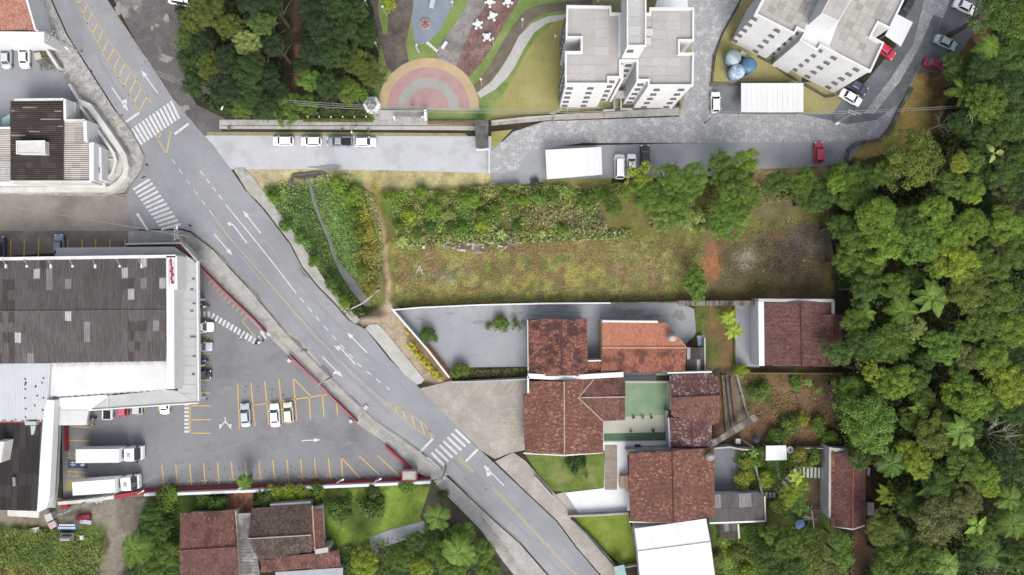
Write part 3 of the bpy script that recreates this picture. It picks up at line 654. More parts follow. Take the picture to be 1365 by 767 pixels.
for x in (15, 33, 52, 91, 110, 128, 147, 167):
    line('parking_line', [(x, 319), (x - 0.5, 343)], 1.6, line_yellow2, park_o)
pale_y = mat('faded_yellow_paint', C(212, 198, 158), C(196, 184, 150), 1, 0.85)
for a, b in (((612, 511), (606, 522)), ((637, 511), (622, 531)), ((662, 510), (650, 524)), ((687, 509), (676, 523)), ((693, 510), (684, 524)), ((700, 511), (692, 525)), ((676, 525), (695, 526)), ((676, 544.5), (695, 544.5)), ((657, 564), (696, 562)), ((657, 564), (675, 590)), ((664, 563), (690, 592)), ((672, 562), (698, 586)), ((682, 562), (698, 576)), ((696, 563), (676, 590)), ((690, 563), (670, 584)), ((680, 563), (664, 577)), ((698, 570), (684, 592)), ((672, 563), (660, 570))):
    line('parking_line', [a, b], 0.9, pale_y, fore_o)
wt_m = mat('wheel_polished_asphalt', C(161, 163, 168), C(152, 154, 160), .2, .85, fine=.12)
for pts in ([(88, -10), (112, 40), (140, 92), (172, 146)], [(98, -10), (123, 42), (149, 90), (180, 140)], [(300, 300), (340, 350), (410, 432), (460, 483), (530, 548)], [(288, 300), (330, 352), (400, 434), (450, 487), (520, 553)], [(330, 292), (372, 344), (430, 412), (490, 474), (560, 536)], [(600, 610), (640, 650), (700, 712), (760, 777)], [(640, 610), (690, 658), (740, 712), (790, 770)]):
    line('wheel_track', pts, 3.6, wt_m, road_o, -.0035)
oil = mat('oil_stain', C(112, 112, 115), C(96, 96, 98), 2, .6, fine=.2)
for k in range(46):
    if k < 26: x, y = 225 + (k % 13) * 18.5 + random.uniform(-3, 3), random.uniform(622, 642)
    elif k < 38: x, y = random.choice([326, 344, 362, 381, 401, 421]) + random.uniform(-3, 3), random.uniform(515, 545)
    else: x, y = random.uniform(265, 280), random.choice([462, 481, 499, 515, 532, 550])
    r_ = random.uniform(.5, 1.5); mark('oil_stain', [(x + r_ * random.uniform(.5, 1.2) * math.cos(t_ * .785), y + r_ * random.uniform(.7, 1.6) * math.sin(t_ * .785)) for t_ in range(8)], oil, lot_o, -.002)
def blotch(x, y, rx, ry, m, par, z=-.002, n=22):
    ph = random.random() * 6; pts = [(x + rx * (1 + .28 * math.sin(3 * t + ph) + random.uniform(-.22, .22)) * math.cos(t), y + ry * (1 + .28 * math.sin(2 * t + ph) + random.uniform(-.25, .25)) * math.sin(t)) for t in [i * 2 * math.pi / n for i in range(n)]]
    mark('damp_stain', pts, m, par, z)
dm = mat('damp_paving_stain', C(156, 161, 166), C(142, 147, 152), 1.5, .8, fine=.2, fscale=5); ms_ = mat('mossy_stain', C(140, 146, 132), C(152, 157, 150), 1.5, .95, fine=.3); dk_ = mat('dark_dirt_stain', C(150, 149, 149), C(176, 176, 177), 1.5, .95, fine=.3, fscale=4)
O_ = bpy.data.objects; gy_, st_, cp_, dy_ = O_['gated_yard'], O_['street'], O_['condominium_parking'], O_['dirt_yard']
for a in ((708, 421, 30, 1.2), (745, 416, 22, 1), (765, 424, 24, 1.6), (640, 430, 12, 3), (600, 418, 8, 1.5), (870, 440, 10, 8), (560, 425, 7, 2)): blotch(*a, dm, gy_)
for a in ((840, 417, 14, 5), (868, 422, 12, 3), (905, 420, 9, 6), (690, 418, 8, 1)): blotch(*a, ms_, gy_)
for a in ((438, 223, 20, 3),): blotch(*a, dk_ if a[0] < 320 else dm, st_)
pud = mat('pale_puddle', C(172, 168, 162), C(150, 146, 140), 1.2, .5, fine=.2)
for a in ((222, 25, 4, 5), (181, 10, 3, 4), (209, 34, 3, 3), (221, 78, 8, 6), (158, 12, 4, 7), (203, 38, 2, 3), (246, 145, 6, 5)): blotch(*a, pud, dy_)
for a in ((330, 495, 6, 2), (344, 474, 5, 2), (465, 590, 4, 2), (148, 590, 14, 8), (300, 520, 16, 6), (200, 600, 20, 7)): blotch(*a, mat('pale_wear', C(154, 154, 157), C(142, 142, 146), 1, .9, fine=.2), lot_o, -.0025)
# drain covers, tar patches
for k, (x, y, w_, h_) in enumerate(((122, 95, 3, 4), (163, 154, 3, 3), (196, 220, 4, 4), (253.5, 301, 4, 4), (407, 467, 5, 5), (163, 183, 4, 5), (648, 652, 3, 2))):
    mark('drain_cover', [(x - w_ / 2, y - h_ / 2), (x + w_ / 2, y - h_ / 2 + 1), (x + w_ / 2, y + h_ / 2), (x - w_ / 2, y + h_ / 2 - 1)], mat('cast_iron_cover', (0.05, 0.05, 0.055), None, 1, 0.6), road_o)
tar = mat('patched_tar', C(136, 136, 138), C(126, 126, 128), 0.5, 0.9)
for pts in ([(386, 447), (400, 455), (404, 464), (398, 469), (390, 462)], [(423, 490), (431, 486), (438, 492), (443, 505), (436, 505)], [(460, 523), (470, 528), (482, 540), (480, 544), (466, 532)], [(330, 380), (345, 392), (349, 402), (338, 394)], [(288, 334), (300, 344), (307, 356), (296, 348)], [(395, 348), (404, 362), (414, 372), (404, 368)]):
    mark('tar_patch', pts, tar, road_o, -0.003)
# ---------------------------------------------------------------- roofs and walls
wall_white = mat('white_render_wall', C(242, 243, 243), C(230, 231, 232), 0.4, 0.85, fine=0.06)
wall_grey = mat('grey_wall', C(176, 176, 172), C(150, 150, 146), 0.5, 0.9, fine=0.15)
slab_grey = mat('roof_concrete', C(196, 193, 188), C(184, 180, 175), 0.4, 0.92, fine=0.15)
frame_m = mat('window_frame', C(120, 122, 124), None, 1, 0.6, fine=0)
win_glass = mat('window_glass', (0.10, 0.105, 0.11), (0.2, 0.205, 0.21), 0.8, 0.2, spec=0.6, fine=0)

DS = lambda c, a=.32: tuple(v + ((.3 * c[0] + .6 * c[1] + .1 * c[2]) - v) * a for v in c)
TILE = {  # per style: main colours, lichen colour, share, stain colour
 'dark':   ([(132, 80, 68), (122, 74, 64), (142, 88, 74)], (176, 140, 126), 0.07, (80, 50, 46), 0.5),
 'speck':  ([(142, 84, 68), (130, 76, 62), (152, 92, 74)], (204, 160, 130), 0.13, (104, 64, 54), 0.3),
 'maroon': ([(122, 76, 70), (110, 68, 64), (132, 84, 76)], (150, 108, 104), 0.04, (88, 48, 48), 0.3),
 'mottle': ([(146, 82, 66), (120, 66, 56), (168, 98, 78)], (184, 130, 110), 0.05, (74, 48, 46), 0.75),
 'orange': ([(224, 130, 94), (216, 122, 86), (230, 138, 100)], (160, 90, 70), 0.03, (200, 112, 82), 0.12),
 'orange2': ([(168, 92, 66), (150, 80, 60), (178, 100, 72)], (110, 66, 54), 0.10, (92, 56, 48), 0.7),
 'lichen': ([(124, 78, 76), (108, 64, 62), (132, 84, 80)], (206, 186, 184), 0.24, (84, 50, 52), 0.35),
 'salmon': ([(206, 134, 108), (194, 122, 98), (214, 146, 120)], (176, 108, 88), 0.15, (184, 112, 90), 0.3),
 'black':  ([(98, 76, 70), (84, 66, 62), (108, 86, 78)], (136, 118, 108), 0.06, (62, 50, 48), 0.5),
}
def tile_cols(style, X, Y, n):
    mains, lich, share, stain, amt = TILE[style]
    m = np.array([[lin(v) / K * 1.32 for v in c] for c in map(DS, mains)]); c = m[RNG.integers(0, 3, n)]
    st = np.array([lin(v) / K * 1.1 for v in DS(stain)]); li = np.array([lin(v) / K * 1.1 for v in lich])
    s = vnoise(X * 7, Y * 7, 9, 21) + 0.6 * vnoise(X * 7, Y * 7, 3.5, 22)
    a = np.clip((s + 0.05) * 3.0, 0, 1)[:, None] * amt; c = c * (1 - a) + st * a
    pl = share * np.clip(1 + 3 * vnoise(X * 7, Y * 7, 12, 23), 0.1, 3)
    k = RNG.random(n) < pl; mixv = RNG.uniform(.1, .75, n)[:, None]
    c = np.where(k[:, None], c * (1 - mixv) + li * mixv, c)
    return c * RNG.uniform(0.92, 1.08, (n, 1))
def in_poly(X, Y, pts):
    inside = np.zeros(X.shape, bool); n = len(pts)
    for i in range(n):
        a, b = pts[i], pts[(i + 1) % n]; c = (a[1] > Y) != (b[1] > Y)
        xi = a[0] + (Y - a[1]) * (b[0] - a[0]) / ((b[1] - a[1]) or 1e-9); inside ^= c & (X < xi)
    return inside
under_m = mat('roof_underside', C(96, 62, 54), None, 1, 0.95)
def tiled_slope(parent, pts, style, tw=0.23, tl=0.34, name='roof_slope'):
    """pts: (px, py, z) of one roof plane; slab under, real overlapping barrel tiles on top"""
    W = [P(*p) for p in pts]; n = len(W)
    nr = Vector((0, 0, 0))
    for i in range(n):
        a, b = W[i], W[(i + 1) % n]; nr += a.cross(b)
    if nr.z < 0: nr = -nr
    nr.normalize()
    g = Vector((-nr.x, -nr.y, 0))
    g = g.normalized() * -1 if g.length > 1e-4 else Vector((0, 1, 0))     # downhill
    up = -g; side = Vector((-up.y, up.x, 0)); slope = math.hypot(nr.x, nr.y) / nr.z; p0 = W[0]
    zat = lambda q: p0.z - (nr.x * (q[0] - p0.x) + nr.y * (q[1] - p0.y)) / nr.z
    mb = MB(); top = [Vector((w.x, w.y, zat(w) - .03)) for w in W]; bot = [t - Vector((0, 0, .12)) for t in top]
    mb.poly(top); mb.poly(bot, flip=True)
    area = sum(top[i].x * top[(i + 1) % n].y - top[(i + 1) % n].x * top[i].y for i in range(n))
    for i in range(n):
        j = (i + 1) % n; q = [bot[i], bot[j], top[j], top[i]]
        if area < 0: q.reverse()
        mb.face(q)
    sl = part(name, mb, under_m, parent)
    U = [w.dot(side) for w in W]; V = [w.dot(up) for w in W]
    us = np.arange(min(U) + tw / 2, max(U), tw); vs = np.arange(min(V) + tl / 2, max(V) + tl / 2, tl)
    uu, vv = np.meshgrid(us, vs); uu = uu.ravel(); vv = vv.ravel() 
    X = uu * side.x + vv * up.x; Y = uu * side.y + vv * up.y
    k = in_poly(X, Y, [(w.x, w.y) for w in W]); X, Y = X[k], Y[k]; n = len(X)
    jit = RNG.normal(0, .008, n)
    def pt(du, dv, dz):
        x = X + side.x * (du + jit) + up.x * dv; y = Y + side.y * (du + jit) + up.y * dv
        z = p0.z - (nr.x * (x - p0.x) + nr.y * (y - p0.y)) / nr.z + dz
        return np.stack([x, y, z], -1)
    h = tw / 2; l = tl / 2
    Ll, Ml, Rl = pt(-h, -l - .02, .035), pt(0, -l - .02, .115), pt(h, -l - .02, .035)
    Lu, Mu, Ru = pt(-h, l, -.012), pt(0, l, .065), pt(h, l, -.012)
    Bl = pt(0, -l - .02, 0.0)
    q = np.concatenate([np.stack([Ll, Ml, Mu, Lu], 1), np.stack([Ml, Rl, Ru, Mu], 1), np.stack([Ll, Bl, Rl, Ml], 1)], 1).reshape(-1, 3) if False else np.stack([Ll, Ml, Mu, Lu, Ml, Rl, Ru, Mu, Ll, Bl, Rl, Ml], 1).reshape(-1, 3)
    c = np.repeat(tile_cols(style, X, Y, n), 3, 0)
    o_ = np.array(org(parent)); me = quads_mesh('roof_tiles', q - o_, 4, c)
    t = link('roof_tiles', me, attr_m, sl); t['kind'] = 'stuff'
    return sl
def ridge(parent, a, b, m, r=0.13, name='ridge_cap'):
    A, B = P(*a), P(*b); L = (B - A).length; k = max(2, int(L / 0.45)); mb = MB()
    for i in range(k):
        p, q = A.lerp(B, i / k), A.lerp(B, (i + .96) / k); z = Vector((0, 0, .07 + random.uniform(0, .02)))
        mb.tube([p + z, q + z + Vector((0, 0, .02))], [r, r * 1.12], 6)
    return part(name, mb, m, parent)
def house_walls(parent, pts, h, m=wall_white, inset=0.45, name='wall'):
    """pts px at roof height h; walls set back under the eaves"""
    W = [P(x, y, h) for x, y in pts]; c = sum(W, Vector()) / len(W); Q = []
    for w in W:
        d = (c - w); d.z = 0; Q.append(w + d.normalized() * inset * 1.3)
    mb = MB(); mb.prism(Q, 0, h - 0.1); return part(name, mb, m, parent)
def place(pts):
    xs_ = [p[0] for p in pts]; ys_ = [p[1] for p in pts]; return P(sum(xs_) / len(xs_), sum(ys_) / len(ys_), 0)
ridge_red = mat('ridge_tile_red', C(150, 92, 76), C(120, 72, 60), 1, 0.9); ridge_pale = mat('ridge_mortar_pale', C(206, 188, 170), C(176, 154, 138), 1, 0.9)
ridge_dark = mat('ridge_tile_dark', C(116, 78, 70), C(90, 62, 58), 1, 0.9); ridge_orange = mat('ridge_tile_orange', C(226, 176, 140), C(206, 150, 116), 1, 0.9)
win_m = MB(); win_m.box((0, 0, 0), (1.3, .10, 1.1))
def window_mesh(w=.95, h=.62):
    f = MB()
    for s in (-1, 1): f.box((s * (w / 2 - .04), 0, 0), (.08, .12, h)); f.box((0, 0, s * (h / 2 - .04)), (w - .164, .115, .08))
    f.box((0, 0.0, 0), (.06, .10, h - .17)); f.box((0, -.10, -h / 2 - .06), (w + .15, .26, .05))
    g = MB(); g.box((0, .01, 0), (w - .17, .03, h - .17)); return f.mesh('window'), g.mesh('pane')
WF, WG = window_mesh(); WF.materials.append(frame_m); WG.materials.append(win_glass)
WF2, WG2 = window_mesh(.7, .6); WF2.materials.append(frame_m); WG2.materials.append(win_glass)
def window_at(parent, p, nrm, small=False):
    """p on the wall, nrm outward"""
    o = bpy.data.objects.new('window', WF2 if small else WF); COL.objects.link(o); o.parent = parent
    o.location = Vector(p) + Vector(nrm) * .02 - org(parent); o.rotation_euler = (0, 0, math.atan2(nrm[1], nrm[0]) + math.pi / 2)
    g = bpy.data.objects.new('pane', WG2 if small else WG); COL.objects.link(g); g.parent = o
    return o
def facade(parent, A, B, zs, fr, small=False):
    A, B = Vector(A), Vector(B); d = (B - A); n = Vector((d.y, -d.x, 0)).normalized()
    for z in zs:
        for f in fr:
            p = A + d * f; window_at(parent, (p.x, p.y, z), n, small)

# houses: outline px at eave height, list of planes, ridges
hs = []
def house(name, label, outline, h, slopes, ridges, wall=wall_white, style='dark', group='tiled houses', rm=ridge_red, inset=.45, extra=None, cat='house'):
    t = thing(name, label, cat, place(outline), group)
    house_walls(t, outline, h, wall, inset)
    for s in slopes:
        st = style
        if isinstance(s[0], str): st, s = s[0], s[1]
        tiled_slope(t, s, st)
    for r in ridges: ridge(t, *r[:2], r[2] if len(r) > 2 else rm)
    if extra: extra(t)
    hs.append(t); return t
def band(parent, pts, w, z0, z1, m=white, name='parapet', closed=False):
    mb = MB(); mb.strip([P(x, y, z1) for x, y in pts], w, z0, z1, closed); return part(name, mb, m, parent)
def win_row(parent, a, b, h, z, fr, small=False):
    facade(parent, P(*a, h).xy.to_3d(), P(*b, h).xy.to_3d(), [z], fr, small)

house('tiled_house', 'house with mottled dark red tile roof at the end of the grey gated yard', [(704, 426), (782, 426), (782, 500), (704, 501)], 3.3,
      [('mottle', [(704, 426, 3.3), (748.5, 426, 4.6), (748.5, 501, 4.6), (705, 501, 3.3)]), ('mottle', [(748.5, 426, 4.6), (781, 426, 3.6), (783, 482, 3.6), (783, 501, 3.6), (748.5, 501, 4.6)]),
       ('orange2', [(783, 483, 3.3), (802, 483, 3.2), (802, 500, 2.9), (783, 500, 3.0)])],
      [((748.5, 426, 4.6), (748.5, 501, 4.6), ridge_dark)],
      extra=lambda t: (band(t, [(703.4, 427), (704, 501)], .12, 3.0, 3.42), band(t, [(784, 481.5), (801, 481)], .25, 0, 3.5)))
house('tiled_house', 'house with a bright orange north roof slope and cut off corner', [(804, 431), (886, 431), (914, 463), (912, 495), (804, 497)], 3.4,
      [('orange', [(803, 430, 3.4), (887.5, 431, 3.4), (915, 463.5, 4.6), (803, 463.5, 4.6)]), ('orange2', [(803, 463.5, 4.6), (915, 463.5, 4.6), (913, 495, 3.5), (803, 497, 3.5)])],
      [((803, 463.5, 4.6), (915, 463.5, 4.6), ridge_orange), ((887.5, 431, 3.42), (915, 463.5, 4.6), ridge_orange)],
      extra=lambda t: (band(t, [(803, 428.6), (877, 429.2)], .35, 0, 3.6), band(t, [(802.4, 430), (802.4, 497)], .15, 0, 3.5, ridge_orange), band(t, [(832, 497.5), (912, 496.5)], .3, 2.6, 2.9, glass_dark, 'gutter_and_eave_shade')))  # last band: near-black strip standing in for the shade under the south eave
def hb_extra(t):
    band(t, [(704, 501.5), (755, 504), (831, 499.5)], .9, 0, 4.0, white, 'parapet'); band(t, [(704, 502), (704, 524)], .3, 0, 4.0)
    band(t, [(698, 604.5), (752, 607.5), (804, 603.5)], .22, 3.0, 3.42, white, 'eave_trim'); band(t, [(752, 509), (752.5, 606)], .2, 4.5, 4.86, ridge_pale, 'ridge_mortar')
house('tiled_house', 'largest L shaped house with speckled brown tiles and pale ridge lines beside the forecourt', [(699, 510), (804, 508), (832, 505), (832, 558), (804, 560), (804, 602), (752, 604), (701, 602)], 3.3,
      [('speck', [(705, 508, 3.3), (752, 508, 4.7), (752, 606, 4.7), (700, 604, 3.3), (697.5, 526, 3.3), (705, 525, 3.35)]),
       ('speck', [(752, 508, 4.7), (791, 506, 3.7), (771, 530, 4.2), (803.5, 561, 3.45), (804, 603, 3.45), (752, 606, 4.7)]),
       ('dark', [(791, 506, 3.7), (833, 503, 3.6), (833, 529, 4.25), (771, 530, 4.25)]), ('dark', [(771, 530, 4.25), (833, 529, 4.25), (833, 560, 3.4), (803.5, 561, 3.45)])],
      [((771, 530, 4.3), (833, 529, 4.3), ridge_pale), ((791, 506, 3.75), (771, 530, 4.25), ridge_pale), ((771, 530, 4.25), (803.5, 561, 3.5), ridge_pale)], extra=hb_extra, inset=.5)
house('tiled_house', 'house with whitish lichen on its upper maroon tiles east of the green court', [(895, 500), (955, 502), (957, 560), (895, 552)], 3.4,
      [('lichen', [(894, 498, 3.5), (949, 497, 3.5), (958, 506, 3.7), (960, 527, 4.6), (895, 530, 4.6)]), ('dark', [(895, 530, 4.6), (960, 527, 4.6), (958, 564, 3.4), (947, 566, 3.35), (895, 554, 3.6)])],
      [((895, 530, 4.65), (960, 527, 4.65), ridge_dark)], extra=lambda t: band(t, [(890, 497.4), (949, 496)], .25, 0, 3.7))
house('tiled_annex', 'small lower tiled annex with pale streaked roof south of the lichen covered house', [(893, 557), (947, 554), (948, 594), (896, 596)], 2.8,
      [('lichen', [(892, 557, 2.8), (922, 555, 3.4), (923, 597, 3.4), (894, 597, 2.8)]), ('lichen', [(922, 555, 3.4), (948, 553, 2.9), (949, 594, 2.9), (923, 597, 3.4)])],
      [((922, 555, 3.45), (923, 597, 3.45), ridge_dark)], style='lichen', extra=lambda t: band(t, [(891, 557), (893, 597)], .25, 0, 2.9, mat('pale_blue_wall', C(186, 190, 206))))
house('tiled_house', 'big square house with speckled reddish tiles beside white paving and the grey sheet shed', [(840, 606), (950, 602), (950, 688), (898, 694), (842, 693)], 3.3,
      [('speck', [(838, 604, 3.3), (896, 601, 4.7), (898, 697, 4.7), (840, 695, 3.3)]), ('speck', [(896, 601, 4.7), (952, 597, 3.3), (952, 688, 3.3), (898, 697, 4.7)])],
      [((896, 602, 4.75), (898, 697, 4.75), ridge_dark)], inset=.55,
      extra=lambda t: (band(t, [(839, 696), (898, 698), (942, 693)], .2, 2.9, 3.36, white, 'eave_trim'), band(t, [(836.5, 602), (896, 600), (938, 599)], .5, 0, 2.9, wall_grey, 'back_wall')))
def he_extra(t):
    band(t, [(1014.5, 401), (1015.5, 488)], 1.0, 0, 4.2, white, 'parapet'); band(t, [(1011, 400.5), (1111, 401)], .55, 0, 4.4, concrete_pale, 'back_parapet'); band(t, [(1111, 401), (1111, 419)], .45, 0, 4.4, concrete_pale, 'side_parapet')
house('tiled_house', 'dark maroon house at the forest edge with a white parapet along its west side', [(1020, 406), (1106, 406), (1108, 486), (1022, 486)], 3.6,
      [('maroon', [(1018, 404, 3.7), (1067, 403, 4.9), (1069, 488, 4.9), (1020, 487, 3.7)]), ('maroon', [(1067, 403, 4.9), (1107, 403, 3.9), (1110, 489, 3.9), (1069, 488, 4.9)])],
      [((1067, 403, 4.95), (1069, 488, 4.95), ridge_dark)], extra=he_extra)
house('tiled_annex', 'narrow reddish tiled annex attached to the forest side of the maroon house', [(1094, 422), (1121, 422), (1118, 486), (1096, 488)], 3.0,
      [('dark', [(1092, 420, 4.3), (1110, 420, 4.6), (1108, 489, 4.6), (1093, 489, 4.3)]), ('maroon', [(1110, 420, 4.6), (1125, 420, 3.9), (1119, 488, 3.9), (1108, 489, 4.6)])],
      [((1110, 420, 4.65), (1108, 489, 4.65), ridge_red)])
def hg_extra(t):
    band(t, [(1107, 596.5), (1106, 690)], .45, 0, 3.5, concrete_pale, 'white_side_wall'); band(t, [(1107, 599.5), (1137, 602)], .7, 0, 3.4, concrete_pale, 'back_wall')
    band(t, [(1111, 702), (1137, 706), (1153, 701)], .2, 2.9, 3.3, white, 'eave_trim')
house('tiled_house', 'long narrow house with dark roof and bright red ridge among the trees', [(1110, 605), (1150, 605), (1150, 698), (1110, 700)], 3.1,
      [('maroon', [(1108, 603, 3.2), (1137, 603, 4.3), (1136, 705, 4.3), (1108, 701, 3.2)]), ('maroon', [(1137, 603, 4.3), (1153, 604, 3.4), (1153, 699, 3.4), (1136, 705, 4.3)]), ('orange2', [(1107.5, 603, 3.45), (1112, 603, 3.55), (1112, 702, 3.55), (1107.5, 701, 3.45)])],
      [((1137, 603, 4.35), (1136, 705, 4.35), mat('bright_red_ridge', C(190, 92, 78)))], extra=hg_extra)
house('tiled_house', 'dark red tiled house at the bottom edge west of the grey sheet roof', [(244, 686), (312, 682), (316, 790), (241, 790)], 3.3,
      [('dark', [(241, 685, 3.3), (312, 680, 3.3), (315, 729, 4.6), (239, 734, 4.6)]), ('maroon', [(239, 734, 4.6), (315, 729, 4.6), (320, 790, 3.3), (241, 790, 3.3)])],
      [((239, 734, 4.65), (315, 729, 4.65), ridge_red)], extra=lambda t: band(t, [(314, 681), (319, 775)], .2, 0, 3.6, ridge_pale, 'side_parapet'))
house('tiled_house', 'blackened tile roof house with pale ridge line south of the parking wall', [(338, 680), (428, 676), (432, 730), (340, 745)], 3.3,
      [('black', [(335, 678, 3.4), (416, 673, 3.4), (415, 713, 4.6), (331, 718, 4.6)]), ('black', [(331, 718, 4.6), (415, 713, 4.6), (420, 734, 3.9), (345, 747, 3.4)]), ('dark', [(417, 680, 3.8), (429, 678, 3.6), (433, 731, 3.6), (420, 734, 3.8)]),
       ('dark', [(347, 747, 3.2), (451, 733, 3.2), (455, 755, 2.7), (348, 763, 2.7)])],
      [((331, 718, 4.65), (415, 713, 4.65), ridge_pale), ((416.5, 674, 3.9), (420, 734, 3.9), ridge_orange)],
      extra=lambda t: (band(t, [(360, 675), (414, 671.5)], .8, 0, 3.2, wall_grey, 'concrete_ledge'), band(t, [(420, 736), (437, 733)], .9, 0, 3.9, concrete_pale, 'concrete_ledge')))
house('tiled_house', 'salmon tiled house with wide white parapet in the top left corner', [(-40, -40), (20, -40), (44, 40), (-40, 42)], 4.2,
      [('salmon', [(-40, -40, 5.2), (26, -40, 4.6), (46, 40, 4.2), (-40, 42, 4.4)])], [],
      extra=lambda t: (band(t, [(-40, 49), (59, 50)], 2.0, 0, 4.3, white, 'parapet'), band(t, [(24, -40), (47, 40)], .35, 0, 4.9, white, 'parapet')))
mb = MB(); mb.prism([P(28, -40, 3.0), P(36, -40, 3.0), P(52, 35, 3.0), P(47, 38, 3.0)], 0, 3.0); part('side_terrace', mb, mat('pale_blue_sheet', C(206, 212, 216)), hs[-1])

# low dark flat canopy between the orange house and the green court
def roofbox(name, label, pts, h, m, t=0.18, cat='roof', posts=True, ribs=None, group=None, post_m=metal_grey, z=None):
    """flat sheet roof on posts"""
    th = thing(name, label, cat, place(pts), group); W = [P(x, y, h) for x, y in pts]
    if z: W = [P(x, y, zz) for (x, y), zz in zip(pts, z)]
    mb = MB(); mb.prism(W, h - t, [w.z for w in W], bottom=True); part('roof_sheet', mb, m, th)
    if posts:
        c = sum(W, Vector()) / len(W)
        for w in W:
            q = w.lerp(c, .07); mb = MB(); mb.box((q.x, q.y, (h - t) / 2), (.14, .14, h - t)); part('post', mb, post_m, th)
    if ribs:
        a, b, n = ribs; a0, a1, b0, b1 = W[a[0]], W[a[1]], W[b[0]], W[b[1]]
        mb = MB()
        for i in range(1, n):
            p, q = a0.lerp(a1, i / n), b0.lerp(b1, i / n); u = Vector((0, 0, .025)); mb.beam(p + u, q + u, .05, .03)
        part('standing_ribs', mb, m, th, kind='stuff')
    return th
roofbox('carport', 'wide white flat carport roof below the rotated apartment block', [(988, 111), (1071, 111), (1071, 149.5), (988, 149.5)], 2.8, white_roof, cat='carport', ribs=((0, 1), (3, 2), 12), group='white carports')
roofbox('carport', 'white carport roof on the south side of the cobbled street', [(727, 200), (801.5, 196), (803, 233), (729, 239)], 2.8, white_roof, cat='carport', ribs=((0, 1), (3, 2), 8), group='white carports')
roofbox('carport', 'tilted white carport roof attached to the east notch of the rotated apartment block', [(1196, 19), (1217, 30), (1201, 62), (1180, 47)], 3.0, white_roof, cat='carport', group='white carports')
roofbox('carport', 'slanting white carport roof behind the cross shaped apartment block', [(876, 0), (884, -20), (915, -20), (917, 10), (913, 13), (872, 13)], 3.0, white_roof, cat='carport', group='white carports')
roofbox('garden_canopy', 'small square white canopy on the back garden lawn', [(1021, 594.5), (1048, 594), (1049, 613.5), (1021, 614)], 2.3, white, cat='canopy')
roofbox('flat_canopy', 'dark sheet canopy over the north end of the green court', [(832, 499), (875, 499), (875, 507.5), (832, 508)], 2.6, mat('dark_canopy_sheet', C(84, 88, 94)), cat='canopy')
roofbox('balcony_canopy', 'grey sheet roof joining the two dark tiled houses at the bottom', [(314, 685), (334, 684), (350, 790), (320, 790)], 2.9, mat('old_fibre_cement', C(142, 140, 138), C(110, 108, 106), 0.6, 0.95, c3=C(170, 168, 164), s3=0.5), cat='roof', ribs=((0, 3), (1, 2), 24))
roofbox('awning', 'translucent turquoise awning at the bottom corner of the vivid lawn', [(818, 756), (832, 753), (838, 780), (824, 785)], 2.5, mat('turquoise_sheet', C(170, 202, 198)), cat='awning')
roofbox('lean_to', 'blue grey lean to roof at the bottom of the blackened tile house', [(367, 763), (457, 757), (457, 790), (370, 790)], 2.6, mat('blue_grey_sheet', C(186, 194, 206)), cat='roof')
mb = MB()
wr = thing('warehouse', 'white gabled metal roof beside the vivid lawn at the bottom', 'warehouse', P(900, 740), None)
for nm, q in (('roof_slope', [(846, 705, 4.0), (899, 697.5, 4.0), (941, 691.5, 4.0), (947, 723, 4.3), (850, 735.5, 4.3)]), ('roof_slope', [(850, 735.5, 4.3), (947, 723, 4.3), (953, 769, 4.0), (856, 800, 4.0)])):
    W = [P(*p) for p in q]; mb = MB(); n_ = len(W); c_ = [w + Vector((0, 0, -.15)) for w in W]; mb.poly(W); mb.poly(c_, flip=True)
    for i in range(n_): mb.face([W[i], c_[i], c_[(i + 1) % n_], W[(i + 1) % n_]])
    o = part(nm, mb, white_roof, wr)
    mb = MB(); up_ = Vector((0, 0, .03)); a0, a1, b0, b1 = (W[0], W[2], W[4], W[3]) if len(W) == 5 else (W[0], W[1], W[3], W[2])
    for i in range(0, 6): mb.beam(a0.lerp(a1, i / 5) + up_, b0.lerp(b1, i / 5) + up_, .04, .015)
    r_ = link('roof_ribs', mb.mesh('roof_ribs', org(o)), white_roof, o); r_['kind'] = 'stuff'
mb = MB(); mb.prism([P(848, 707, 4), P(940, 694, 4), P(951, 767, 4), P(858, 798, 4)], 0, 3.9); part('wall', mb, wall_white, wr)
mb = MB(); mb.tube([P(850, 735.5, 4.33), P(947, 723, 4.33)], .14, 6); part('ridge_cap', mb, white, wr)

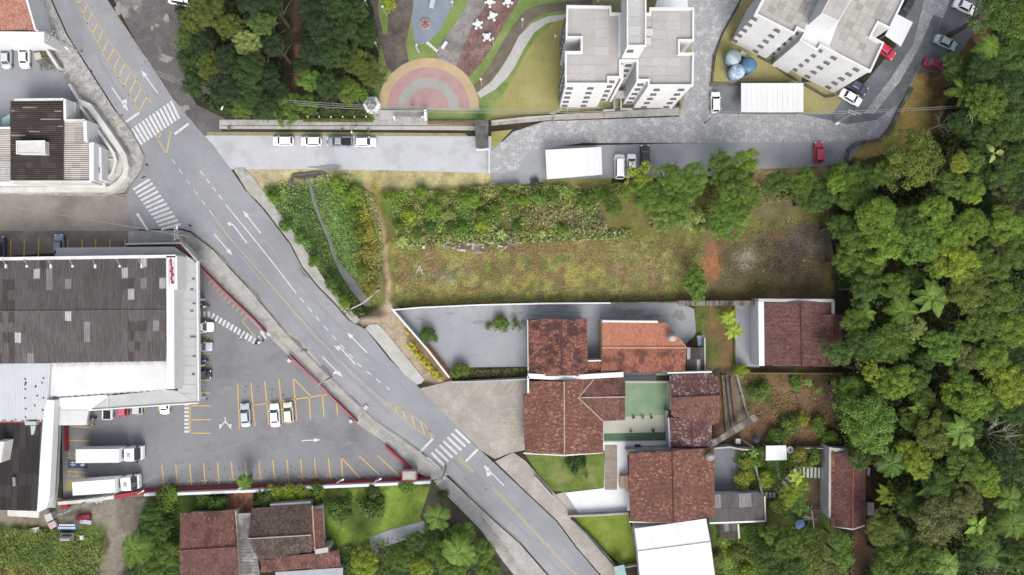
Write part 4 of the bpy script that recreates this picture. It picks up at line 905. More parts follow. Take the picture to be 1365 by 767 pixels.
# corrugated sheets: shared mesh, one object per sheet
def corrugated(L, W_, waves, amp=.035, t=.0):
    mb = MB(); n = waves * 4
    for i in range(n):
        y0, y1 = -W_ / 2 + W_ * i / n, -W_ / 2 + W_ * (i + 1) / n
        z0, z1 = amp * math.cos(2 * math.pi * waves * i / n), amp * math.cos(2 * math.pi * waves * (i + 1) / n)
        mb.face([(-L / 2, y0, z0), (L / 2, y0, z0), (L / 2, y1, z1), (-L / 2, y1, z1)])
    return mb.mesh('roof_sheet')
def sheets(parent, quad, nu, nv, mats_w, waves=6, over=.08, along='v', name='roof_sheet', tone=None, amp=.035):
    """quad (px,py,z) TL,TR,BR,BL ; sheets in nu columns, nv rows; corrugation runs along v (down)"""
    TL, TR, BR, BL = [P(*q) for q in quad]
    at = lambda u, v: (TL.lerp(TR, u)).lerp(BL.lerp(BR, u), v)
    c = at(.5, .5); wu = (at(1, .5) - at(0, .5)); wv = (at(.5, 1) - at(.5, 0)); lu, lv = wu.length / nu, wv.length / nv
    U, V = wu.normalized(), wv.normalized(); N_ = U.cross(V)
    if N_.z < 0: N_ = -N_
    if along == 'v': me = corrugated(lv + over * 2, lu * 1.0, waves, amp)
    else: me = corrugated(lu + over * 2, lv * 1.0, waves, amp)
    me.materials.append(mats_w[0][0])
    for j in range(nv):
        for i in range(nu):
            o = bpy.data.objects.new(name, me); COL.objects.link(o); o.parent = parent
            ax = V if along == 'v' else U; ay = N_.cross(ax)
            tilt = ax + N_ * random.uniform(-.004, .004)
            M = Matrix((tilt.normalized(), ay, N_)).transposed().to_4x4()
            # v runs downhill: lift lower edge so rows overlap like real sheets
            p = at((i + .5) / nu, (j + .5) / nv) - org(parent) + N_ * (.012 * ((i + j) % 2) + (.02 * (nv - j) if along == 'v' else 0.02 * (i % 2)) * .4)
            M.translation = p; o.matrix_local = M
            mm = tone(i, j) if tone else random.choices([m for m, w in mats_w], [w for m, w in mats_w])[0]
            setmat(o, mm)
fc = lambda n, a, b: mat(n, C(*a), C(*b), 1.4, 0.95, fine=0.3, fscale=3, aniso=(3.0, .14, 1), stain=.15)
FC = [fc('fibre_sheet_grey', (120, 115, 115), (96, 91, 91)), fc('fibre_sheet_mid', (114, 109, 108), (92, 87, 87)), fc('fibre_sheet_dark', (98, 90, 86), (76, 70, 68)), fc('fibre_sheet_light', (158, 154, 154), (138, 134, 135)), fc('fibre_sheet_pale', (206, 204, 204), (186, 184, 184)), fc('fibre_sheet_brown', (110, 102, 96), (90, 82, 78))]

sh = thing('sheet_roof_shed', 'old grey fibre cement shed roof between the big house and the garden', 'shed', P(982, 676))
sheets(sh, [(944, 660, 3.0), (1017, 658, 3.0), (1018, 677, 2.8), (945, 679, 2.8)], 9, 1, [(FC[0], 3), (FC[1], 3), (FC[3], 2)], 5)
sheets(sh, [(945, 679, 2.85), (1018, 677, 2.85), (1019, 694, 2.6), (946, 696.5, 2.6)], 9, 1, [(FC[0], 3), (FC[1], 3), (FC[3], 1)], 5)
mb = MB(); mb.prism([P(947, 662, 3), P(1016, 660, 3), P(1017, 692, 2.6), P(948, 695, 2.6)], 0, 2.45); part('wall', mb, wall_white, sh)
band(sh, [(946, 697.8), (1019, 695)], .3, 2.3, 2.65, white, 'gutter_and_eave_shade')
band(sh, [(1019.5, 662), (1020.5, 696)], .25, 0, 2.4, white_dirty, 'side_wall')
sh2 = thing('lean_to_shed', 'small dark patched shed attached below the grey sheet roof', 'shed', P(970, 708))
sheets(sh2, [(959, 698, 2.2), (983, 698, 2.2), (984, 718, 2.0), (961, 718, 2.0)], 4, 2, [(FC[2], 2), (FC[1], 2), (FC[3], 1)], 4)
mb = MB(); mb.prism([P(961, 699, 2), P(982, 699, 2), P(983, 717, 2), P(962, 717, 2)], 0, 1.95); part('wall', mb, wall_grey, sh2)
band(sh2, [(984, 699), (985.5, 718)], .3, 0, 2.3, white_dirty, 'side_wall')
for nm, lab, q, n_ in (('rear_lean_to', 'patched dark sheet lean to behind the orange roofed house', [(916, 464, 2.6), (938, 464, 2.6), (938, 494, 2.4), (915, 494, 2.4)], 5),):
    s_ = thing(nm, lab, 'shed', P(927, 478)); sheets(s_, q, n_, 2, [(FC[2], 4), (FC[4], 1), (FC[1], 2)], 4)
    mb = MB(); mb.prism([P(918, 466, 2.4), P(936, 466, 2.4), P(936, 492, 2.4), P(918, 492, 2.4)], 0, 2.3); part('wall', mb, wall_grey, s_)
band(s_, [(939.5, 450), (940, 495)], .25, 0, 2.2, concrete_pale, 'side_wall')
for lab, a, b, w_ in (('long weathered grey plank roof strip running diagonally above the annex', (938, 599), (1008, 556), 9), ):
    s_ = thing('plank_roof', lab, 'shed', P(975, 578)); A, B = P(*a, 2.2), P(*b, 2.2); d = (B - A).normalized(); n = Vector((-d.y, d.x, 0))
    for k in range(12):
        p, q = A.lerp(B, k / 12), A.lerp(B, (k + .97) / 12); ww = (w_ * S) * (.8 + .25 * (k / 12)) * .5
        mb = MB(); mb.prism([p + n * ww, p - n * ww, q - n * ww, q + n * ww], 2.1, 2.2 + random.uniform(0, .03), bottom=True); part('plank', mb, random.choice([wood_m, mat('bleached_timber', C(160, 156, 144), C(128, 122, 112), 1.2, .9), concrete_dark]), s_)
    for p in (A.lerp(B, .1), A.lerp(B, .9)):
        mb = MB(); mb.box((p.x, p.y, 1.05), (.12, .12, 2.1)); part('post', mb, wood_m, s_)
# weathered boards lying side by side in the back yard
for k, (a, b, w, lab) in enumerate((((962, 500), (968, 578), 3.5, 'dark timber beam leaning along the lichen house wall'), ((967, 500), (975, 572), 3, 'grey beam second from the lichen house wall'), ((973, 503), (980, 566), 3, 'reddish beam in the middle of the timber pile'), ((981, 500), (997, 560), 3, 'pale beam at the east side of the timber pile'))):
    mb = MB(); mb.beam(P(*a) + Vector((0, 0, .5)), P(*b) + Vector((0, 0, .5)), w * S, .3)
    solo('timber_beam', mb, [wood_m, concrete_dark, mat('reddish_timber', C(140, 100, 86)), mat('bleached_timber', C(160, 156, 144))][k], lab, 'beam', 'beams in the narrow yard')
# boardwalk / slatted roof by the lot wall
bw = thing('slatted_pergola', 'long narrow grey plank roof beside the maroon house wall', 'pergola', P(956, 405))
for k in range(52):
    x = 904 + k * 2; mb = MB(); W = [P(x + .1, 401, 2.3), P(x + 1.7, 401, 2.3), P(x + 1.7, 408, 2.3), P(x + .1, 408, 2.3)]
    mb.prism(W, 2.2, 2.3 + random.uniform(0, .03), bottom=True); part('slat', mb, random.choice([wood_m, mat('bleached_timber', C(160, 156, 144))]), bw)
for x in (906, 955, 1004):
    mb = MB(); mb.box((*P(x, 404.5, 2.2).xy, 1.1), (.12, .12, 2.2)); part('post', mb, wood_m, bw)
mb = MB(); mb.beam(P(904, 402, 2.15), P(1008, 402, 2.15), .1, .1); mb.beam(P(904, 407, 2.15), P(1008, 407, 2.15), .1, .1); part('rail', mb, wood_m, bw)

# north-west corner building with brown corrugated roof
nw = thing('corner_building', 'building with dark brown corrugated roof and white terrace on the street corner', 'building', P(70, 190))
nwo = [(14, 133), (84, 133), (100, 136), (100, 158), (118, 160), (120, 186), (132, 190), (132, 236), (120, 242), (14, 243)]
mb = MB(); mb.prism([P(x, y, 4.6) for x, y in [(15, 134), (84, 134), (86, 160), (117, 161), (118, 241), (15, 242)]], 0, 4.5); part('wall', mb, wall_white, nw)
BR = [mat('brown_sheet', C(84, 74, 70), C(68, 58, 55), 0.5, .9, fine=.25, aniso=(.3, 3, 1)), mat('brown_sheet_worn', C(100, 90, 84), C(78, 68, 64), .5, .9, fine=.25, aniso=(.3, 3, 1)), mat('sheet_patch_grey', C(168, 158, 152), C(140, 130, 124), .5, .9)]
sheets(nw, [(14.5, 135, 4.9), (84.5, 135, 4.9), (84, 241.5, 4.9), (14.5, 241.5, 4.9)], 7, 13, [(BR[0], 9), (BR[1], 3)], 3, along='u', amp=.09)
PS = [mat('pale_sheet', C(204, 198, 190), C(188, 182, 174), .5, .9, fine=.15, aniso=(.3, 3, 1)), mat('pale_sheet_grey', C(190, 184, 178), C(172, 166, 160), .5, .9, fine=.15, aniso=(.3, 3, 1))]
sheets(nw, [(86, 163, 4.6), (112, 163, 4.6), (112, 192, 4.6), (86, 192, 4.6)], 2, 4, [(PS[0], 1), (PS[1], 1)], 3, along='u', amp=.07)
sheets(nw, [(83.5, 192, 4.7), (119, 192, 4.7), (119, 240.5, 4.7), (83.5, 240.5, 4.7)], 3, 6, [(PS[0], 1), (PS[1], 1)], 3, along='u', amp=.07)
band(nw, [(19, 133.2), (85, 132.4)], .4, 0, 5.1, white_dirty); band(nw, [(86, 132), (86.5, 160)], .45, 0, 5.1, white); band(nw, [(86, 160.5), (113, 160.5)], .4, 0, 5.0, white_dirty)
band(nw, [(113, 161), (114, 188)], .6, 0, 5.0, white); band(nw, [(122, 190), (122, 241)], .8, 0, 5.1, white); band(nw, [(14, 242.5), (122, 242.5)], .45, 0, 5.0, white_dirty)
for (a, b, c_, d) in ((27, 162.5, 81.5, 159), ): pass
for (x0, x1, y) in ((73, 82, 148.5), (54, 81, 159.2), (77, 84, 168.5), (39, 53, 175.5), (15, 34, 180.5), (30, 50, 143.5), (15, 20, 148)):
    mb = MB(); mb.prism([P(x0, y - .8, 5.0), P(x1, y - .8, 5.0), P(x1, y + .8, 5.0), P(x0, y + .8, 5.0)], 4.97, 5.02, bottom=True); part('repair_strip', mb, BR[2], nw)
mb = MB(); mb.prism([P(22, 188.5, 6.2), P(59, 188, 6.2), P(59.5, 205.5, 6.2), P(22, 205, 6.2)], 4.8, 6.2); tank = part('rooftop_box', mb, white_dirty, nw); band(nw, [(22, 188.5), (59, 188), (59.5, 205.5), (22, 205)], .18, 6.2, 6.35, white, 'box_rim', closed=True)
mb = MB(); mb.prism([P(87, 134, 2.8), P(101, 137, 2.8), P(101, 158, 2.8), P(87, 158, 2.8)], 0, 2.8); part('side_room', mb, mat('pale_blue_sheet', C(206, 212, 216)), nw)
mb = MB(); mb.prism([P(115, 162, 2.6), P(122, 164, 2.6), P(125, 180, 2.6), P(129, 183, 2.6), P(129, 187, 2.6), P(115, 187, 2.6)], 2.5, 2.6, bottom=True); part('glass_awning', mb, mat('pale_green_glass', C(176, 210, 198), None, 1, .3, fine=.05), nw)
mb = MB(); mb.prism([P(123, 191, 3.6), P(135, 197, 3.6), P(136, 240, 3.6), P(123, 242, 3.6)], 0, 3.6); part('front_room', mb, wall_white, nw)
mb = MB(); mb.prism([P(128, 223, 3.7), P(133, 223, 3.7), P(133, 231, 3.7), P(128, 231, 3.7)], 3.6, 3.68); part('skylight', mb, win_glass, nw)
window_at(nw, P(95, 146, 2.8) - Vector((0, .0, .2)), (0, -1, 0), True)
mb = MB(); mb.prism([P(*p) for p in [(103, 136), (118, 142), (138, 168), (156, 195), (165, 208), (168, 222), (166, 234), (158, 244), (146, 252), (100, 252), (-40, 252), (-40, 240), (134, 240), (134, 200), (122, 180), (104, 160)]], 0, 1.0); part('terrace', mb, mat('terrace_floor', C(222, 220, 212), C(206, 203, 195), .5, .85, c3=C(190, 186, 176), s3=.3), nw)
TW = [(103, 135), (118, 141), (138, 168), (156, 194), (165, 208), (168, 222), (166, 234), (158, 244), (146, 252), (100, 252.5), (40, 253), (-40, 253)]
band(nw, TW, 1.0, 0, 1.5, white_dirty, 'terrace_wall'); band(nw, [(104, 138), (133, 178), (151, 204), (154, 214), (150, 230), (139, 243)], .5, 1.0, 1.7, white_dirty, 'inner_terrace_wall'); band(nw, [(-40, 246), (60, 246), (120, 246.5), (140, 247)], .7, 1.0, 1.7, white, 'inner_terrace_wall')
band(nw, [(134, 212.5), (152, 212.5)], .2, 1.0, 1.4, white_dirty, 'terrace_divider')
for k in range(7):
    p = lerp((166.5, 229), (160, 243), k / 6); mb = MB(); q = P(*p, 0.15); mb.box((q.x, q.y, .35), (.35, .25, .5)); solo('kerb_block', mb, white_dirty, ['northernmost', 'second from the north', 'third from the north', 'middle', 'third from the south', 'second from the south', 'southernmost'][k] + ' white block at the foot of the curved terrace wall', 'block', 'white blocks beside the curved wall')
wl_ = thing('annex_building', 'pale grey corrugated roof at the left edge beside the brown roof', 'building', P(0, 210))
sheets(wl_, [(-30, 171, 4.2), (14, 171, 4.2), (14, 242, 4.2), (-30, 242, 4.2)], 3, 8, [(PS[0], 1), (PS[1], 1), (FC[4], 1)], 3, along='u', amp=.05)
mb = MB(); mb.prism([P(-30, 172, 4.1), P(13, 172, 4.1), P(13, 241, 4.1), P(-30, 241, 4.1)], 0, 4.0); part('wall', mb, wall_white, wl_); band(wl_, [(-30, 170.5), (14, 170.5)], .3, 0, 4.4, white)
roofbox('glass_lean_to', 'pale green sheet canopy left of the brown corrugated roof', [(3, 158), (13, 152), (13, 170), (2, 170)], 2.6, mat('pale_green_glass', C(176, 210, 198)), cat='canopy')

# supermarket
sm = thing('supermarket', 'supermarket with long grey patched corrugated roof and white facade band', 'supermarket', P(100, 450))
mb = MB(); mb.prism([P(x, y, 7) for x, y in [(-60, 346), (228, 343), (230, 519), (64, 530), (60, 556), (-60, 556)]], 0, 6.0); part('wall', mb, wall_white, sm)
def sm_tone(i, j):
    r = random.random(); h_ = vnoise(np.array([i * 1.0]), np.array([j * 1.0]), 3.0, 77)[0]
    return FC[2] if (h_ > .14 and r < .4) else FC[4] if r > .985 else FC[3] if r > .95 else FC[5] if r < .06 else FC[0] if h_ > -.1 else FC[1]
sheets(sm, [(-30, 345, 6.6), (221.5, 342, 6.6), (221, 413, 7.6), (-30, 415, 7.6)], 30, 5, [(FC[0], 1)], 3, tone=sm_tone, amp=.07)
sheets(sm, [(-30, 416, 7.6), (221, 414, 7.6), (221.5, 481, 6.6), (-30, 485, 6.6)], 30, 5, [(FC[0], 1)], 3, tone=sm_tone, amp=.07)
mb = MB(); mb.tube([P(-30, 415.5, 7.62), P(221, 413.5, 7.62)], .13, 6); part('ridge_cap', mb, FC[1], sm)
band(sm, [(-60, 346), (234, 341.5)], .5, 5, 8.0, white, 'facade_band'); 
mb = MB(); mb.prism([P(x, y, 8.0) for x, y in [(221.5, 341.5), (236, 341.5), (236.5, 386), (232, 386), (232.5, 519), (222.5, 519)]], 0, 8.0); part('facade_tower', mb, white, sm)
# red lettering panel on the facade top edge (illegible smear of red and blue-grey letters in the photo)
sg = MB()
for k, (y0, y1, x0, x1) in enumerate(((345, 350, 226.3, 228.8), (350, 356, 226.8, 229.2), (356, 360, 227.2, 230.4), (360, 364, 226.4, 229.8), (364, 369, 227.6, 231), (369, 374, 227, 229.6), (374, 379, 228, 230.8))):
    sg.prism([P(x0, y0, 8.12), P(x1, y0 + .7, 8.12), P(x1, y1, 8.12), P(x0, y1 - .7, 8.12)], 8.0, 8.12)
part('sign_lettering', sg, mat('sign_red', C(206, 44, 66)), sm)
sg = MB(); sg.prism([P(225, 347, 8.04), P(225.7, 347, 8.04), P(225.7, 379, 8.04), P(225, 379, 8.04)], 8.0, 8.04); sg.prism([P(231.6, 348, 8.04), P(232.2, 348, 8.04), P(232.2, 379, 8.04), P(231.6, 379, 8.04)], 8, 8.04); part('sign_line', sg, mat('sign_grey_blue', C(120, 130, 150)), sm)
canopy_m = mat('canopy_membrane', C(208, 209, 209), C(198, 199, 199), .3, .85, c3=C(186, 188, 188), s3=.12, t3=(.5, .8), fine=.06)
def canopy(pts, h, m=canopy_m, t=.35, name='canopy', z0=None):
    mb = MB(); mb.prism([P(x, y, h) for x, y in pts], h - t if z0 is None else z0, h, bottom=True); return part(name, mb, m, sm)
canopy([(74.5, 330.5), (222, 329), (232, 329), (262, 351), (262.5, 536), (237, 521), (236.5, 387), (236.3, 340), (75, 342.5)], 4.6)
canopy([(222, 520), (237, 521.5), (264, 537), (120, 546.5), (142, 528)], 4.6)
canopy([(62, 532), (141, 526.5), (144, 528.5), (120, 546.3), (117.5, 546.3), (84, 546.5), (73, 534)], 5.2, white, name='white_canopy')
canopy([(73, 534.5), (84, 547), (117.5, 547), (114, 567), (71, 567)], 5.0, white, name='white_canopy')
canopy([(114.8, 547), (119, 546.8), (117, 567), (113.5, 567)], 4.2, mat('glass_blue_grey', C(176, 190, 190)), name='canopy_edge')
mb = MB()
for k in range(34): p = 73.5 + k * 1.28; mb.beam(P(p, 547, 5.03), P(p - .6, 566, 5.03), .07, .05)
part('canopy_ribs', mb, white, sm, kind='stuff')
band(sm, [(262.8, 348), (264.2, 535)], .3, 4.1, 4.85, white, 'canopy_rim'); band(sm, [(168, 325.5), (241, 324), (262.5, 347.5)], .28, 2.5, 4.6, concrete_pale, 'canopy_rim'); band(sm, [(264, 537.5), (118, 547.2)], .22, 4.1, 4.8, white, 'canopy_rim')
band(sm, [(142.5, 528), (143, 542)], .15, 4.6, 4.9, white, 'canopy_rim')
mb = MB(); mb.prism([P(192, 338.5, 4.75), P(234, 338.8, 4.75), P(234, 339.8, 4.75), P(192, 339.6, 4.75)], 4.6, 4.75); part('canopy_vent', mb, frame_m, sm)
mb = MB(); mb.prism([P(236.8, 388, 4.9), P(240, 388, 4.9), P(240.5, 519, 4.9), P(237, 518, 4.9)], 4.6, 4.9); part('canopy_gutter', mb, mat('gutter_grey', C(176, 178, 178)), sm)
for k, (x, y) in enumerate(((256, 415), (256, 449), (259, 449), (259, 405), (259, 475), (258, 499), (237, 470), (258, 372), (256, 386))):
    mb = MB(); q = P(x, y, 4.6); mb.box((q.x, q.y, 4.65), (.5, .25, .14)); part('canopy_fixing', mb, frame_m, sm)
mb = MB()
for k in range(15): mb.beam(P(240, 350 + k * 12.5, 4.62), P(262, 350.5 + k * 12.5, 4.62), .03, .03)
part('canopy_seam', mb, mat('seam_grey', C(188, 190, 190)), sm)
for x, y in ((244, 360), (262, 400), (262, 445), (262, 490), (262, 534), (200, 540), (150, 545)):
    mb = MB(); q = P(x - 3, y, 4.2); mb.box((q.x, q.y, 2.1), (.3, .3, 4.2)); part('canopy_column', mb, white, sm)
WSm = [mat('white_sheet', C(218, 221, 224), C(204, 207, 211), .4, .7, fine=.05, aniso=(2, .3, 1)), mat('white_sheet_worn', C(206, 208, 211), C(188, 191, 194), .6, .75, fine=.1, aniso=(3, .2, 1))]
sheets(sm, [(67, 484, 6.0), (222, 481.5, 6.0), (222, 519, 5.6), (64, 530.5, 5.6)], 18, 3, [(WSm[0], 1), (WSm[1], 2)], 5, amp=.03)
wr2 = canopy([(-60, 485.5), (67.5, 484.5), (61.5, 562), (-60, 562)], 6.4, mat('white_metal_roof', C(222, 228, 234), C(214, 220, 227), .3, .6, fine=.04), name='white_roof')
mb = MB()
for k in range(46): p = -40 + k * 2.35; mb.beam(P(p, 486, 6.43), P(p - .9, 561.5, 6.43), .05, .04)
part('white_roof_ribs', mb, WSm[0], sm, kind='stuff')
mb = MB()
for k in range(16):
    q = P(random.choice([47, 50, 57, 34]) + random.uniform(-1, 1), random.uniform(492, 558), 6.45); mb.box((q.x, q.y, 6.45), (.22, .3, .06), random.uniform(0, 1))
for k in range(14):
    q = P(random.uniform(0, 60), 561 + random.uniform(-1, .5), 6.45); mb.box((q.x, q.y, 6.45), (.4, .12, .06), random.uniform(-.3, .3))
part('roof_debris', mb, mat('leaf_debris', C(110, 90, 84)), sm, kind='stuff')
canopy([(-60, 562.3), (59, 562.3), (59, 564), (-60, 564)], 6.2, red_paint, name='red_edge', t=.8)
DK = [mat('dark_sheet', C(66, 62, 62), C(54, 50, 50), .6, .9, fine=.2, aniso=(3, .3, 1)), mat('dark_sheet_grey', C(80, 76, 76), C(64, 60, 61), .6, .9, fine=.2, aniso=(3, .3, 1))]
sheets(sm, [(-10, 565, 5.8), (55, 565, 5.8), (49, 681, 5.4), (-10, 679, 5.4)], 7, 7, [(DK[0], 2), (DK[1], 2)], 6, amp=.05)
canopy([(57, 563), (62, 533), (72.5, 534), (70, 590), (66, 665), (62, 678), (49.5, 684), (53, 620)], 6.6, white, name='facade_band_west', z0=5.2)
mb = MB(); mb.prism([P(x, y, 5.2) for x, y in [(-60, 564), (52, 564), (46, 680), (-60, 680)]], 0, 5.2); part('wall', mb, wall_white, sm)
canopy([(71, 567.5), (80, 567.5), (78, 610), (77, 642), (73, 677), (64, 677), (68, 640)], 4.4, mat('grey_metal_canopy', C(186, 190, 190), C(172, 176, 176), .5, .8), name='side_canopy')
canopy([(10, 678), (52, 679), (51, 690.5), (10, 688)], 2.8, white_dirty, name='rear_awning')
mb = MB(); mb.prism([P(40, 568, 6.2), P(47, 568, 6.2), P(43.5, 580, 6.2), P(41, 580, 6.2)], 5.8, 6.1); mb.prism([P(33, 562, 6.7), P(48, 562, 6.7), P(48, 567, 6.7), P(33, 567, 6.7)], 5.8, 6.7); part('roof_duct', mb, WSm[1], sm)
mb = MB(); mb.prism([P(16.5, 636.5, 5.95), P(20, 636.5, 5.95), P(20.5, 648.5, 5.95), P(17, 648.5, 5.95)], 5.7, 5.95); part('skylight_strip', mb, FC[3], sm)
mb = MB(); mb.prism([P(-6, 589, 8), P(6, 589, 8), P(1, 617, 8), P(-6, 617, 8)], 5.8, 8); part('roof_unit', mb, white_dirty, sm)
for k, (x, x2) in enumerate(((3, 8), (32, 36), (63, 68), (92, 97), (123, 127), (155, 160), (184, 189))):
    f = thing('floodlight', f'roof edge floodlight on a slanting arm, {["nearest the left edge", "second from the left edge", "third from the left edge", "in the middle of the facade band", "fifth from the left", "second from the facade tower", "nearest the facade tower"][k]}', 'floodlight', P(x, 345.5, 8.0), 'floodlights along the supermarket roof edge')
    mb = MB(); mb.tube([P(x, 345.5, 8.0), P(x2, 354.5, 9.2)], .05, 5); part('arm', mb, white, f)
    q = P(x2, 354.5, 9.2); mb = MB(); mb.box((q.x, q.y - .1, 9.2), (.28, .65 if k % 2 == 0 else .4, .3)); part('lamp_head', mb, white, f)
# red wall round the parking lot
def low_wall(label, pts, w, h, m, name='boundary_wall', group='red and white walls round the parking lot', top=None, cat='wall'):
    c = place(pts); t = thing(name, label, cat, c, group)
    mb = MB(); mb.strip([P(*p) for p in pts], w, 0, h); part('wall_body', mb, m, t)
    if top: mb = MB(); mb.strip([P(x, y) for x, y in pts], w + .04, h, h + .06); part('coping', mb, top, t)
    return t
low_wall('red low wall along the pavement north of the car park entrance', [(237, 326), (262, 349), (300, 388), (340, 426), (356, 443)], .26, .9, red_paint, top=mat('red_coping', C(206, 112, 120)))
low_wall('red low wall along the pavement south of the car park entrance', [(388, 474), (430, 515), (477, 562)], .26, .9, red_paint, top=mat('red_coping', C(206, 112, 120)))
low_wall('short red wall at the south tip of the car park', [(515, 594), (535, 612), (553, 628)], .4, .9, red_paint)
low_wall('white wall topped line below the long row of parking bays', [(198, 656.5), (240, 655.5), (340, 651.5), (440, 646), (535, 642), (575, 640)], .5, 1.6, white)
low_wall('red planter edge in front of the long row of parking bays', [(196, 652.5), (240, 651), (340, 647.5), (440, 643), (553, 637.5), (574, 637)], .55, .5, red_paint, name='planter_edge')
low_wall('white rounded wall end behind the lower truck', [(84, 668), (120, 665), (158, 660)], .6, 1.5, white_dirty)
low_wall('red wall segment between the lower truck and the planter', [(158, 660), (196, 654)], .7, 1.3, red_paint)
low_wall('red upright wall beside the stalls by the market entrance', [(90.5, 568), (91, 600)], .4, .9, red_paint)
mb = MB(); mb.prism([P(536, 628, 2.2), P(555, 628, 2.2), P(555, 641, 2.2), P(536, 641, 2.2)], 0, 2.2); kb = solo('guard_booth', mb, concrete, 'small square concrete roofed booth at the south corner of the car park', 'booth')
mb = MB(); mb.strip([P(536, 628, 2.2), P(555, 628, 2.2), P(555, 641, 2.2), P(536, 641, 2.2)], .15, 2.2, 2.3, True); part('roof_rim', mb, red_paint, kb)
mb = MB(); mb.box((0, 0, 1.0), (.8, .04, 1.9)); o = link('door', mb.mesh('door'), frame_m, kb, P(545, 641.2, 0))

# ---------------------------------------------------------------- apartments
def slabs(parent, poly_px, z, ang, w, l, pal, name='roof_slabs'):
    mb = MB(); mb.poly([P(x, y, z) + Vector((0, 0, .03)) for x, y in poly_px]); part('roof_deck', mb, slab_grey, parent)
    W = [P(x, y, z) for x, y in poly_px]; ca, sa = math.cos(ang), math.sin(ang)
    pts = [(p.x * ca + p.y * sa, -p.x * sa + p.y * ca) for p in W]; us = np.arange(min(p[0] for p in pts), max(p[0] for p in pts), w); vs = np.arange(min(p[1] for p in pts), max(p[1] for p in pts), l)
    mb = MB(); wp_ = [(p.x, p.y) for p in W]
    for u in us:
        for v in vs:
            ok = all(in_poly(np.array([cu * ca - cv * sa]), np.array([cu * sa + cv * ca]), wp_)[0] for cu, cv in ((u, v), (u + w, v), (u, v + l), (u + w, v + l)))
            if not ok: continue
            zt = z + .05 + random.uniform(0, .012); kf = random.uniform(.97, 1.03); c = [v_ * kf for v_ in C(*random.choice(pal))]
            q = [(u + .02, v + .02), (u + w - .02, v + .02), (u + w - .02, v + l - .02), (u + .02, v + l - .02)]
            mb.prism([Vector((a * ca - b * sa, a * sa + b * ca, 0)) for a, b in q], z, zt + .01, c)
    return part(name, mb, attr_soft, parent, kind='stuff')
ap = thing('apartment_block', 'cross shaped white apartment block with pale flat roofs beside the park', 'apartment block', P(838, 80), 'white apartment blocks')
Z1 = 14.3
O1 = [(756, 10), (813, 11), (813, 20), (825, 20), (845, 20), (866, 20), (866, 13), (923, 13), (923, 55), (904, 55), (904, 73), (923, 73), (922, 115), (864, 115), (864, 108), (849, 108), (849, 82), (826, 82), (826, 104), (810, 104), (810, 113), (754, 113), (754, 71), (775, 71), (775, 51), (755, 51)]
mb = MB(); mb.prism([P(x, y, Z1) for x, y in O1], 0, Z1); body = part('wall', mb, wall_white, ap)
mb = MB(); mb.strip([P(x, y, Z1) for x, y in O1], .32, Z1, Z1 + .55, True, off=0.0); part('parapet', mb, wall_white, ap)
pal1 = [(200, 196, 192), (197, 193, 188), (204, 200, 195), (195, 191, 187)]
slabs(ap, [(757.5, 12), (811, 12), (824, 22), (824, 102), (808, 103), (808, 111), (756, 111), (756, 73), (777, 73), (777, 49), (757, 49)], Z1, 0, 2.3, 1.5, pal1)
slabs(ap, [(851, 22), (868, 22), (868, 15), (921, 15), (921, 53), (902, 53), (902, 75), (921, 75), (920, 113), (866, 113), (866, 106), (851, 106)], Z1, 0, 2.3, 1.5, pal1)
mb = MB(); mb.prism([P(x, y, 20.4) for x, y in [(836, -30), (860, -30), (860, 62), (836, 62)]], Z1 - .1, 20.4); tw = part('stair_tower', mb, wall_white, ap)
mb = MB(); mb.strip([P(x, y, 20.4) for x, y in [(836, -30), (860, -30), (860, 62), (836, 62)]], .25, 20.4, 20.8, True); part('tower_parapet', mb, wall_white, ap)
slabs(ap, [(837.5, -28), (858.5, -28), (858.5, 60.5), (837.5, 60.5)], 20.4, 0, 1.9, 1.5, [(204, 202, 200), (196, 195, 192)])
for x0, y0, x1, y1 in ((861, 38, 870, 48), (861, 50, 868, 59)):
    mb = MB(); mb.prism([P(x0, y0, Z1 + .4), P(x1, y0, Z1 + .4), P(x1, y1, Z1 + .4), P(x0, y1, Z1 + .4)], Z1, Z1 + .4); part('roof_hatch', mb, mat('hatch_cream', C(224, 222, 214)), ap)
zs5 = [1.6 + 2.75 * k for k in range(5)]
w3 = lambda x, y, z=Z1: P(x, y, z).xy.to_3d()
facade(ap, w3(754, 113), w3(810, 113), zs5, [.12, .62]); facade(ap, w3(810, 104), w3(826, 104), zs5, [.45]); facade(ap, w3(849, 108), w3(864, 108), zs5, [.5]); facade(ap, w3(864, 115), w3(922, 115), zs5, [.25, .82])
facade(ap, w3(826, 82), w3(849, 82), zs5, [.62]); window_at(ap, (P(843, 62, 20.4).x, P(843, 62, 20.4).y, 18.6), (0, -1, 0))
facade(ap, w3(754, 71), w3(754, 113), zs5, [.3, .75]); facade(ap, w3(755, 10), w3(755, 51), zs5, [.3, .75])
for k, A in enumerate(((756, 10), (823, 104), (922, 115))): pass
mb = MB(); mb.prism([P(820, 121, 3), P(834, 121, 3), P(834, 131, 3), P(820, 131, 3)], 2.75, 3, bottom=True); part('entrance_canopy', mb, concrete_pale, ap)
mb = MB(); a = P(831, 105, Z1); mb.prism([w3(828, 85), w3(832, 85), w3(832, 105), w3(828, 105)], 0, Z1 - .6); part('stair_fin', mb, wall_white, ap)
for pts in ([(818, 133), (818, 148), (803, 149)], [(827, 133), (827, 147), (842, 147)]):
    mb = MB(); mb.strip([P(*p) for p in pts], .3, 0, .9); part('entrance_wall', mb, concrete_pale, ap)
low_wall('stepped dark retaining wall south of the cross shaped apartment block', [(757, 151), (815, 149), (850, 146), (905, 143), (905, 130)], .25, .6, concrete_dark, group='garden walls', name='retaining_wall')

